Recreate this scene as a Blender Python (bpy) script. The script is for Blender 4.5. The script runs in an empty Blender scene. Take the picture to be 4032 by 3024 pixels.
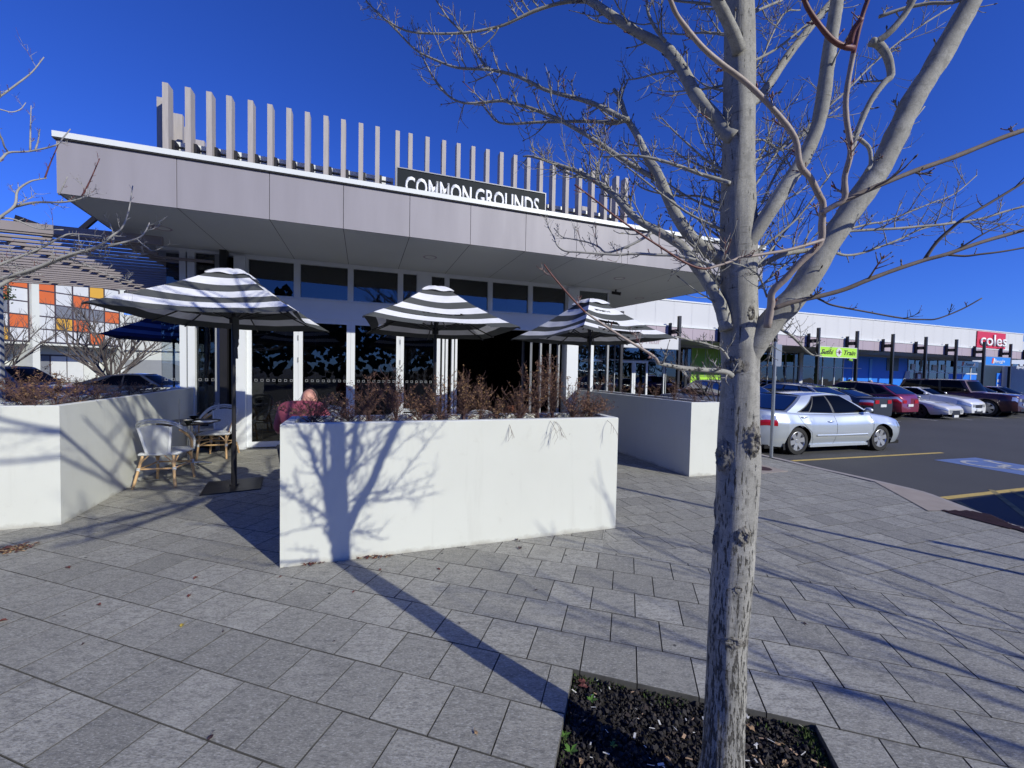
import bpy, bmesh, math, random
from math import sin, cos, pi, radians, sqrt, atan2, floor
from mathutils import Vector as V, Matrix, noise
SC = bpy.context.scene
COL = SC.collection
rnd = random.Random(7)

# ------------------------------------------------------------------ camera
FPX, PIT, ROL = 1580.0, 3.186e-2, 1.9674e-2
EYE = V((0, 0, 1.65))
c_, s_ = cos(PIT), sin(PIT)
M0 = Matrix(((1, 0, 0), (0, -s_, -c_), (0, c_, -s_)))
R0 = Matrix(((cos(ROL), -sin(ROL), 0), (sin(ROL), cos(ROL), 0), (0, 0, 1))) @ M0   # rows: image x, image y (down), depth
cam = bpy.data.cameras.new('camera'); cam.sensor_width = 36; cam.lens = 36 * FPX / 4032
cam.clip_start = 0.05; cam.clip_end = 2000
camo = bpy.data.objects.new('camera', cam); COL.objects.link(camo)
X_, Y_, Z_ = R0[0], -R0[1], -R0[2]
camo.matrix_world = Matrix(((X_[0], Y_[0], Z_[0], EYE[0]), (X_[1], Y_[1], Z_[1], EYE[1]), (X_[2], Y_[2], Z_[2], EYE[2]), (0, 0, 0, 1)))
SC.camera = camo

# ------------------------------------------------------------------ light
SUND = V((.769 * .8829, -.64 * .8829, .4695))       # towards the sun
w = bpy.data.worlds.new('World'); SC.world = w; w.use_nodes = True
nt = w.node_tree; bg = nt.nodes['Background']
sky = nt.nodes.new('ShaderNodeTexSky'); sky.sky_type = 'NISHITA'; sky.sun_disc = False
sky.sun_elevation = radians(28.0); sky.sun_rotation = atan2(SUND.x, SUND.y)
sky.air_density = 1.0; sky.dust_density = 0.1; sky.ozone_density = 2.0; sky.altitude = 0
def wn(t, **k):
    x = nt.nodes.new(t)
    for a, v in k.items(): setattr(x, a, v)
    return x
lum = wn('ShaderNodeRGBToBW'); nt.links.new(sky.outputs[0], lum.inputs[0])
mr = wn('ShaderNodeMapRange'); mr.inputs[1].default_value = 17.0; mr.inputs[2].default_value = 36.0; nt.links.new(lum.outputs[0], mr.inputs[0])
gn = wn('ShaderNodeMix', data_type='RGBA', blend_type='MULTIPLY'); gn.inputs[0].default_value = 1; gn.inputs[7].default_value = (.215, .46, 1.40, 1); nt.links.new(sky.outputs[0], gn.inputs[6])
mx = wn('ShaderNodeMix', data_type='RGBA'); nt.links.new(mr.outputs[0], mx.inputs[0]); nt.links.new(gn.outputs[2], mx.inputs[6])
gw = wn('ShaderNodeMix', data_type='RGBA', blend_type='MULTIPLY'); gw.inputs[0].default_value = 1; gw.inputs[7].default_value = (.85, .64, .26, 1); nt.links.new(sky.outputs[0], gw.inputs[6]); nt.links.new(gw.outputs[2], mx.inputs[7])
nt.links.new(mx.outputs[2], bg.inputs[0]); bg.inputs[1].default_value = 0.12
sl = bpy.data.lights.new('sun', 'SUN'); sl.energy = 5.0; sl.angle = radians(.53); sl.color = (1, .98, .84)
so = bpy.data.objects.new('sun', sl); COL.objects.link(so)
so.rotation_euler = SUND.to_track_quat('Z', 'Y').to_euler()
SC.view_settings.view_transform = 'Standard'; SC.view_settings.look = 'None'
SC.view_settings.exposure = -0.16; SC.view_settings.gamma = 1
SC.cycles.max_bounces = 8; SC.cycles.transparent_max_bounces = 16

# ------------------------------------------------------------------ measuring helpers (photo pixel -> point on a real plane)
def ray(x, y): return R0.transposed() @ V(((x - 2016) / FPX, (y - 1512) / FPX, 1))
def atz(x, y, z=0.0):
    d = ray(x, y); return EYE + d * ((z - EYE.z) / d.z)
def atY(x, y, Y):
    d = ray(x, y); return EYE + d * (Y / d.y)
def atpl(x, y, p, n):
    d = ray(x, y); return EYE + d * ((p - EYE).dot(n) / d.dot(n))
def proj(P):
    q = R0 @ (P - EYE); return (2016 + FPX * q.x / q.z, 1512 + FPX * q.y / q.z)

class Frame:
    def __init__(s, o, ang_or_u):
        s.o = V(o); s.u = V((ang_or_u[0], ang_or_u[1], 0)).normalized(); s.n = V((-s.u.y, s.u.x, 0)); s.z = V((0, 0, 1))
    def P(s, u, n, z): return s.o + s.u * u + s.n * n + s.z * z
    def inv(s, P): d = P - s.o; return (d.dot(s.u), d.dot(s.n), d.z)
    def px(s, x, y, n=0.0): return s.inv(atpl(x, y, s.P(0, n, 0), s.n))      # (u, n, z) of a photo pixel on plane n
WF = Frame((0, 0, 0), (1, 0))
CF = Frame((-5.466, 7.936, 0), (.945, .327))       # cafe front wall
SF = Frame((18.888, 25.495, 0), (.937, .35))       # shops fascia plane
AF = Frame((-39.97, 33.75, 0), (.217, .976))       # flats

# ------------------------------------------------------------------ materials
MATS = {}
def nodes(name):
    m = bpy.data.materials.new(name); m.use_nodes = True; n = m.node_tree; b = n.nodes['Principled BSDF']; MATS[name] = m
    return m, n, b
def add(n, t, **k):
    x = n.nodes.new(t)
    for a, v in k.items():
        if a.startswith('i_'):
            key = a[2:]; key = int(key) if key.isdigit() else key
            x.inputs[key].default_value = v
        else: setattr(x, a, v)
    return x
def c4(c): return (c[0], c[1], c[2], 1)
def coord(n, sc=(1, 1, 1), rot=0.0, obj=True):
    t = add(n, 'ShaderNodeTexCoord'); g = None
    mp = add(n, 'ShaderNodeMapping'); mp.inputs['Scale'].default_value = sc; mp.inputs['Rotation'].default_value = (0, 0, rot)
    if obj == 'world':
        g = add(n, 'ShaderNodeNewGeometry'); n.links.new(g.outputs['Position'], mp.inputs[0])
    else: n.links.new(t.outputs['Object'], mp.inputs[0])
    return mp.outputs[0]
def mix(n, fac, a, b):
    x = add(n, 'ShaderNodeMix', data_type='RGBA')
    L = n.links
    if hasattr(fac, 'node'): L.new(fac, x.inputs[0])
    else: x.inputs[0].default_value = fac
    for v, i in ((a, 6), (b, 7)):
        if hasattr(v, 'node'): L.new(v, x.inputs[i])
        else: x.inputs[i].default_value = c4(v)
    return x.outputs[2]
def ramp(n, src, p0, p1):
    r = add(n, 'ShaderNodeMapRange'); r.inputs[1].default_value = p0; r.inputs[2].default_value = p1; n.links.new(src, r.inputs[0]); return r.outputs[0]
def noi(n, vec, scale, detail=4, rough=.55):
    x = add(n, 'ShaderNodeTexNoise', i_Scale=scale, i_Detail=detail, i_Roughness=rough)
    if vec is not None: n.links.new(vec, x.inputs['Vector'])
    return x.outputs[0]
def bump(n, b, h, st, dist=.01):
    x = add(n, 'ShaderNodeBump', i_Strength=st, i_Distance=dist); n.links.new(h, x.inputs['Height']); n.links.new(x.outputs[0], b.inputs['Normal'])
def mat(name, col, rough=.6, metal=0.0, var=0.12, vs=3.0, fine=60.0, bmp=0.0, spec=.5, coat=0.0, sc=(1, 1, 1), var2=None, vp=(.35, .7)):
    """painted / stone / cloth surface with two scales of variation"""
    m, n, b = nodes(name)
    v = coord(n, sc)
    a = noi(n, v, vs, 5); f = noi(n, v, fine, 3)
    dark = tuple(x * (1 - var) for x in col) if var2 is None else var2
    c1 = mix(n, ramp(n, a, *vp), col, dark)
    c2 = mix(n, ramp(n, f, .3, .75), c1, tuple(x * (1 - var * .9) for x in col))
    o = mix(n, .45, c1, c2); n.links.new(o, b.inputs['Base Color'])
    b.inputs['Metallic'].default_value = metal; b.inputs['Specular IOR Level'].default_value = spec
    b.inputs['Coat Weight'].default_value = coat; b.inputs['Coat Roughness'].default_value = .04
    rr = add(n, 'ShaderNodeMapRange'); rr.inputs[3].default_value = max(0, rough - .07); rr.inputs[4].default_value = min(1, rough + .08)
    n.links.new(a, rr.inputs[0]); n.links.new(rr.outputs[0], b.inputs['Roughness'])
    if bmp: bump(n, b, f, bmp, .004)
    return m
def glassm(name, tint=(.55, .6, .62), rough=0.0, refl=1.52, mulv=1.5):
    m, n, b = nodes(name); n.nodes.remove(b); out = n.nodes['Material Output']
    t = add(n, 'ShaderNodeBsdfTransparent', i_Color=c4(tint)); g = add(n, 'ShaderNodeBsdfGlossy', i_Color=(1, 1, 1, 1), i_Roughness=rough)
    f = add(n, 'ShaderNodeFresnel', i_IOR=refl); mx = add(n, 'ShaderNodeMixShader')
    mul = add(n, 'ShaderNodeMath', operation='MULTIPLY'); mul.inputs[1].default_value = mulv; mul.use_clamp = True
    geo = add(n, 'ShaderNodeNewGeometry'); vv = noi(n, geo.outputs['Position'], .8, 2); bp = add(n, 'ShaderNodeBump', i_Strength=.06, i_Distance=.1)
    n.links.new(vv, bp.inputs['Height']); n.links.new(bp.outputs[0], g.inputs['Normal'])
    n.links.new(f.outputs[0], mul.inputs[0]); n.links.new(mul.outputs[0], mx.inputs[0]); n.links.new(t.outputs[0], mx.inputs[1]); n.links.new(g.outputs[0], mx.inputs[2])
    n.links.new(mx.outputs[0], out.inputs[0]); return m
def emis(name, col, st):
    m, n, b = nodes(name); b.inputs['Emission Color'].default_value = c4(col); b.inputs['Emission Strength'].default_value = st; b.inputs['Base Color'].default_value = c4(col); return m

# stone pavers
m, n, b = nodes('paver_stone')
wv = coord(n, (1, 1, 1), 0, 'world'); geo = add(n, 'ShaderNodeNewGeometry'); isl = geo.outputs['Random Per Island']
ad = add(n, 'ShaderNodeVectorMath', operation='ADD'); sc_ = add(n, 'ShaderNodeVectorMath', operation='SCALE'); cmb = add(n, 'ShaderNodeCombineXYZ')
n.links.new(isl, cmb.inputs[0]); n.links.new(isl, cmb.inputs[2]); n.links.new(cmb.outputs[0], sc_.inputs[0]); sc_.inputs['Scale'].default_value = 37
n.links.new(wv, ad.inputs[0]); n.links.new(sc_.outputs[0], ad.inputs[1]); pv = ad.outputs[0]
mpz = add(n, 'ShaderNodeMapping'); mpz.inputs['Scale'].default_value = (1, 2.6, 1); mpz.inputs['Rotation'].default_value = (0, 0, .28); n.links.new(pv, mpz.inputs[0])
big = noi(n, mpz.outputs[0], 4, 5, .6); med = noi(n, mpz.outputs[0], 15, 8, .74); md2 = noi(n, mpz.outputs[0], 62, 5, .7); fin = noi(n, pv, 230, 3, .7)
base = mix(n, isl, (.26, .251, .22), (.47, .453, .398)); wide = noi(n, wv, .7, 4, .6)
base = mix(n, ramp(n, wide, .4, .7), base, (.33, .316, .27))
c1 = mix(n, ramp(n, big, .35, .7), base, (.27, .26, .225)); c1 = mix(n, .6, base, c1)
c2 = mix(n, ramp(n, med, .47, .66), c1, (.135, .132, .122)); c2 = mix(n, .8, c1, c2)
c2b = mix(n, ramp(n, md2, .5, .66), c2, (.12, .118, .11)); c2b = mix(n, .8, c2, c2b)
c3 = mix(n, ramp(n, md2, .36, .44), (.48, .475, .44), c2b); c3 = mix(n, .8, c2b, c3); c4_ = mix(n, ramp(n, fin, .54, .74), c3, (.58, .57, .54)); c3 = mix(n, .28, c3, c4_)
gm = add(n, 'ShaderNodeTexVoronoi', i_Scale=2.6); n.links.new(wv, gm.inputs['Vector']); gj = noi(n, wv, 30, 3); gs = add(n, 'ShaderNodeMath', operation='MULTIPLY_ADD'); gs.inputs[1].default_value = .03; n.links.new(gj, gs.inputs[0]); n.links.new(gm.outputs['Distance'], gs.inputs[2])
c3 = mix(n, ramp(n, gs.outputs[0], .052, .044), c3, (.07, .068, .065)); stn = noi(n, wv, 1.7, 6, .7); c5 = mix(n, ramp(n, stn, .60, .68), c3, (.13, .125, .115)); c3 = mix(n, .38, c3, c5)
n.links.new(c3, b.inputs['Base Color']); b.inputs['Roughness'].default_value = .72; b.inputs['Specular IOR Level'].default_value = .35
mm = add(n, 'ShaderNodeMath', operation='ADD'); n.links.new(md2, mm.inputs[0]); n.links.new(fin, mm.inputs[1]); bump(n, b, mm.outputs[0], .6, .005)
# asphalt
m, n, b = nodes('asphalt')
wv = coord(n, (1, 1, 1), 0, 'world'); big = noi(n, wv, .35, 5); fin = noi(n, wv, 140, 3, .8)
vo = add(n, 'ShaderNodeTexVoronoi', i_Scale=95.0); n.links.new(wv, vo.inputs['Vector'])
c1 = mix(n, ramp(n, big, .35, .7), (.058, .058, .06), (.044, .044, .047)); c2 = mix(n, ramp(n, fin, .5, .75), c1, (.12, .12, .12)); n.links.new(c2, b.inputs['Base Color'])
b.inputs['Roughness'].default_value = .85; bump(n, b, vo.outputs['Distance'], .5, .008)
# tree bark
def bark(name, col, dark, vs=1.0, crack=.62, bst=.6, zfade=False):
    m, n, b = nodes(name)
    v = coord(n, (1, 1, .16)); v2 = coord(n)
    a = noi(n, v, 6 * vs, 6, .65); f = noi(n, v, 44 * vs, 5, .72); pch = noi(n, v2, 3.2 * vs, 5, .6); grain = noi(n, v2, 260, 3, .7)
    h = coord(n, (.35, .35, 2.6)); rings = noi(n, h, 13 * vs, 5, .65)
    c1 = mix(n, ramp(n, a, .40, .68), col, tuple(x * .80 for x in col)); c1 = mix(n, ramp(n, pch, .5, .68), c1, tuple(min(.8, x * 1.22) for x in col)); c1 = mix(n, ramp(n, grain, .42, .75), c1, tuple(x * .6 for x in col)); mot = noi(n, v2, 14 * vs, 5, .7); c1 = mix(n, ramp(n, mot, .5, .62), c1, tuple(x * .70 for x in col))
    cr = ramp(n, f, crack, crack + .05)
    if zfade:
        g = add(n, 'ShaderNodeNewGeometry'); sp = add(n, 'ShaderNodeSeparateXYZ'); n.links.new(g.outputs['Position'], sp.inputs[0]); zf = add(n, 'ShaderNodeMapRange'); zf.inputs[1].default_value = .2; zf.inputs[2].default_value = 1.7; zf.inputs[3].default_value = .13; zf.inputs[4].default_value = 0.0; n.links.new(sp.outputs[2], zf.inputs[0])
        ad2 = add(n, 'ShaderNodeMath', operation='ADD'); n.links.new(f, ad2.inputs[0]); n.links.new(zf.outputs[0], ad2.inputs[1]); cr = ramp(n, ad2.outputs[0], crack, crack + .06)
    c2 = mix(n, cr, c1, dark); c2 = mix(n, .7, c1, c2); rr = ramp(n, rings, .60, .68); c3 = mix(n, rr, c2, dark); c3 = mix(n, .55, c2, c3)
    n.links.new(c3, b.inputs['Base Color']); b.inputs['Roughness'].default_value = .85; b.inputs['Specular IOR Level'].default_value = .15
    s = add(n, 'ShaderNodeMath', operation='SUBTRACT'); n.links.new(a, s.inputs[0]); n.links.new(cr, s.inputs[1]); bump(n, b, s.outputs[0], bst, .004); return m
bark('bark_trunk', (.335, .325, .305), (.04, .035, .032), 2.4, .625, 1.3, True)
bark('bark_limb', (.35, .34, .315), (.10, .09, .08), 3.0, .64, .4)
bark('bark_knot', (.25, .235, .215), (.035, .03, .027), 2.2, .56, 1.0)
mat('twig_red', (.17, .055, .05), .55, var=.3, vs=20)
mat('twig_grey', (.38, .365, .34), .75, var=.25, vs=18)
mat('twig_dark', (.12, .10, .095), .8, var=.3, vs=18)
mat('pinkish_bark', (.37, .30, .27), .6, var=.25, vs=22, bmp=.3)
# building
m, n, b = nodes('render_white')
v = coord(n, (1, 1, 1), 0, 'world'); vs_ = coord(n, (2.2, 2.2, .22), 0, 'world'); a = noi(n, v, 1.2, 5); st = noi(n, vs_, 3.0, 5, .65); f = noi(n, v, 170, 3, .7); sp_ = noi(n, v, 26, 4, .8); sc2 = noi(n, v, 5, 6, .75)
c = mix(n, ramp(n, a, .35, .7), (.635, .645, .598), (.60, .608, .562)); c2 = mix(n, ramp(n, st, .56, .74), c, (.50, .50, .455)); c = mix(n, .34, c, c2)
c2 = mix(n, ramp(n, sc2, .60, .70), c, (.47, .46, .42)); c = mix(n, .22, c, c2); c = mix(n, ramp(n, sp_, .70, .74), c, (.42, .41, .38))
g = add(n, 'ShaderNodeNewGeometry'); s3 = add(n, 'ShaderNodeSeparateXYZ'); n.links.new(g.outputs['Position'], s3.inputs[0]); zz_ = add(n, 'ShaderNodeMath', operation='MULTIPLY_ADD'); zz_.inputs[1].default_value = .16; n.links.new(sc2, zz_.inputs[0]); ng = add(n, 'ShaderNodeMath', operation='MULTIPLY'); ng.inputs[1].default_value = -1; n.links.new(s3.outputs[2], ng.inputs[0]); n.links.new(ng.outputs[0], zz_.inputs[2])
c2 = mix(n, ramp(n, zz_.outputs[0], .035, .085), c, (.30, .275, .225)); c = mix(n, .55, c, c2)
n.links.new(c, b.inputs['Base Color']); b.inputs['Roughness'].default_value = .82; b.inputs['Specular IOR Level'].default_value = .2
ad_ = add(n, 'ShaderNodeMath', operation='ADD'); n.links.new(f, ad_.inputs[0]); n.links.new(sc2, ad_.inputs[1]); bump(n, b, ad_.outputs[0], .22, .005)
mat('render_rim', (.72, .73, .70), .8, var=.2, vs=6, fine=120, bmp=.2, spec=.2)
mat('mauve_panel', (.315, .295, .325), .5, var=.13, vs=1.6, fine=300, spec=.4, sc=(2.5, 2.5, .35), bmp=.05)
mat('mauve_shop', (.40, .33, .38), .6, var=.08, vs=.8, fine=90)
mat('white_cap', (.72, .74, .73), .4, var=.06, vs=2)
mat('soffit_paint', (.60, .615, .60), .7, var=.06, vs=.8, spec=.3)
mat('joint_dark', (.03, .03, .032), .9)
mat('frame_alu', (.70, .72, .75), .38, var=.06, vs=2)
mat('frame_grey', (.30, .31, .33), .42, var=.08, vs=2)
mat('black_steel', (.018, .017, .019), .38, var=.25, vs=4)
mat('dark_sign', (.016, .021, .026), .6, var=.15, vs=2, fine=20, spec=.15)
mat('letter_white', (.85, .86, .86), .5, var=.03)
mat('blade_timber', (.44, .40, .38), .7, var=.2, vs=5, fine=40, sc=(8, 8, .6), bmp=.2)
mat('slat_timber', (.30, .262, .262), .7, var=.15, vs=4, sc=(1, 1, 1))
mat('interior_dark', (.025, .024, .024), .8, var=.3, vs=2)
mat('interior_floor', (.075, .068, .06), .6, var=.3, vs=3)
mat('interior_wood', (.16, .075, .04), .5, var=.3, vs=6)
glassm('cafe_glass', (.42, .45, .47), 0, 1.52, 1.7); glassm('clear_glass', (.80, .84, .86)); glassm('car_glass', (.16, .18, .19), 0, 1.45, .32)
mat('shop_white', (.60, .60, .61), .7, var=.05, vs=.4, fine=8)
mat('back_white', (.50, .54, .62), .7, var=.06, vs=.3)
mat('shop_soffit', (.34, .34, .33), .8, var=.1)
mat('blue_wall', (.006, .19, .80), .5, var=.12, vs=.6)
mat('blue_pale', (.08, .36, .85), .5, var=.12, vs=.6)
mat('blue_dark', (.03, .05, .075), .35, var=.2)
mat('lime', (.40, .74, .04), .45, var=.05); mat('lime_shaded', (.22, .42, .03), .55, var=.1)  # second green is the first one darkened for shade under the canopy
mat('coles_red', (.62, .012, .04), .45, var=.06); mat('maroon', (.12, .012, .03), .5, var=.1)
mat('pink_text', (.50, .40, .43), .6); mat('black_text', (.012, .02, .01), .6); mat('orange_text', (.80, .20, .04), .5)
mat('sign_back', (.30, .33, .38), .35, metal=.4, var=.1); mat('galvanised', (.36, .39, .42), .38, metal=.6, var=.15, vs=8)
mat('concrete_kerb', (.38, .345, .325), .85, var=.22, vs=4, fine=120, bmp=.4)
mat('concrete_ramp', (.36, .31, .27), .85, var=.18, vs=5, fine=120, bmp=.4)
mat('grate', (.075, .035, .03), .7, metal=.3, var=.4, vs=10)
mat('line_yellow', (.58, .42, .12), .75, var=.32, vs=9, fine=150, vp=(.45, .75)); mat('line_white', (.55, .55, .54), .75, var=.35, vs=8, fine=120)
mat('paint_blue', (.14, .21, .43), .7, var=.3, vs=7, fine=140)
mat('soil', (.022, .017, .014), .95, var=.5, vs=14, fine=110, bmp=.8)
mat('rock_black', (.030, .025, .025), .85, var=.55, vs=25, fine=200, bmp=.5); mat('rock_brown', (.055, .040, .034), .85, var=.4, vs=30)
mat('moss', (.05, .085, .015), .9, var=.4, vs=30); mat('weed', (.09, .20, .025), .6, var=.3, vs=40)
mat('leaf_red', (.16, .045, .035), .65, var=.4, vs=30, fine=200); mat('leaf_tan', (.42, .27, .14), .7, var=.35, vs=30); mat('leaf_yellow', (.40, .30, .05), .65, var=.3, vs=30); mat('leaf_dark', (.05, .025, .03), .7)
mat('chip_white', (.7, .68, .62), .7); mat('chip_tan', (.5, .33, .2), .7)
mat('shrub_stem', (.135, .075, .065), .85, var=.3, vs=30); mat('shrub_leaf', (.19, .095, .06), .85, var=.45, vs=30); mat('shrub_leaf_gold', (.33, .20, .09), .85, var=.4, vs=30)
# canopy cloth : white / charcoal, slightly translucent
def cloth(name, col, tr=.35):
    m, n, b = nodes(name); out = n.nodes['Material Output']; v = coord(n); f = noi(n, v, 260, 2); g = noi(n, v, 5, 4)
    c = mix(n, ramp(n, g, .35, .75), col, tuple(x * .86 for x in col)); n.links.new(c, b.inputs['Base Color']); b.inputs['Roughness'].default_value = .85; b.inputs['Specular IOR Level'].default_value = .1
    bump(n, b, g, .35, .03); t = add(n, 'ShaderNodeBsdfTranslucent'); n.links.new(c, t.inputs[0]); mx = add(n, 'ShaderNodeMixShader'); mx.inputs[0].default_value = tr
    n.links.new(b.outputs[0], mx.inputs[1]); n.links.new(t.outputs[0], mx.inputs[2]); n.links.new(mx.outputs[0], out.inputs[0]); return m
cloth('cloth_white', (.80, .80, .82), .10); cloth('cloth_grey', (.085, .09, .09), .06); cloth('cloth_navy', (.03, .045, .12), .15); cloth('cloth_blue', (.12, .18, .38), .15)
# woven rattan
def weave(name, c1, c2, sc=150.0):
    m, n, b = nodes(name); v = coord(n); ck = add(n, 'ShaderNodeTexChecker', i_Scale=sc); n.links.new(v, ck.inputs[0]); ck.inputs[1].default_value = c4(c1); ck.inputs[2].default_value = c4(c2)
    n.links.new(ck.outputs[0], b.inputs['Base Color']); b.inputs['Roughness'].default_value = .5; bump(n, b, ck.outputs[1], .5, .003); return m
weave('weave_white', (.74, .75, .76), (.34, .36, .38)); mat('band_white', (.76, .77, .78), .5, var=.08, vs=30); mat('band_black', (.03, .03, .03), .6)
mat('cane', (.62, .40, .20), .5, var=.25, vs=14, sc=(1, 1, .3))
mat('table_brown', (.030, .018, .016), .3, var=.3, vs=8); mat('chrome', (.62, .63, .65), .12, metal=1.0, var=.05)
mat('crockery', (.012, .014, .013), .2); mat('cup_white', (.75, .70, .58), .3); mat('paper', (.70, .74, .80), .8, var=.04); mat('leather', (.20, .07, .035), .4, var=.25, vs=12)
mat('skin', (.56, .27, .20), .5, var=.12, vs=18, fine=160); mat('hair_dark', (.03, .022, .02), .6); mat('shirt_pink', (.27, .055, .085), .8, var=.16, vs=10, fine=180, bmp=.3)
mat('shirt_cream', (.38, .36, .30), .85, var=.1, vs=8); mat('shirt_white', (.6, .6, .6), .8); mat('shirt_blue', (.05, .08, .2), .8); mat('trouser', (.03, .035, .05), .85); mat('shoe', (.02, .02, .02), .6)
# cars
def paint(name, col, metal=.0, rough=.32): return mat(name, col, rough, metal=metal, var=.03, vs=1.2, fine=900, spec=.5, coat=1.0)
paint('paint_silver', (.56, .61, .66), .45, .3); paint('paint_grey', (.33, .35, .37), .4); paint('paint_dark', (.03, .035, .045), .3); paint('paint_maroon', (.20, .006, .028), .25); paint('paint_white', (.76, .76, .77)); paint('paint_cream', (.66, .65, .64)); paint('paint_deepred', (.055, .010, .014), .2, .35); paint('paint_navy', (.012, .018, .05), .2)
mat('tyre', (.018, .018, .019), .8, var=.3, vs=12, bmp=.3); mat('rim_silver', (.62, .63, .65), .28, metal=.75, var=.05); mat('rim_dark', (.04, .04, .045), .5, metal=.4); mat('plastic_black', (.012, .012, .014), .45)
mat('lamp_red', (.45, .008, .02), .15, var=.25, vs=14); mat('lamp_clear', (.66, .69, .72), .1, metal=.55, var=.25, vs=20); mat('plate_white', (.72, .73, .72), .4); mat('lamp_amber', (.6, .2, .03), .3); mat('well', (.008, .008, .008), .95); mat('seat_cloth', (.05, .05, .055), .9)
# flats
mat('panel_orange', (.62, .135, .035), .55, var=.06); mat('panel_yellow', (.66, .36, .045), .55, var=.06); mat('panel_white', (.62, .63, .64), .6, var=.06); mat('panel_grey', (.20, .21, .24), .3, var=.15)
mat('frame_brown', (.06, .045, .06), .6); mat('roof_grey', (.10, .09, .10), .7, var=.3)
mat('canopy_green', (.035, .06, .018), .85, var=.4, vs=3, fine=30); mat('canopy_olive', (.13, .11, .05), .85, var=.4, vs=10); mat('timber_back', (.13, .11, .09), .8)

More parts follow.
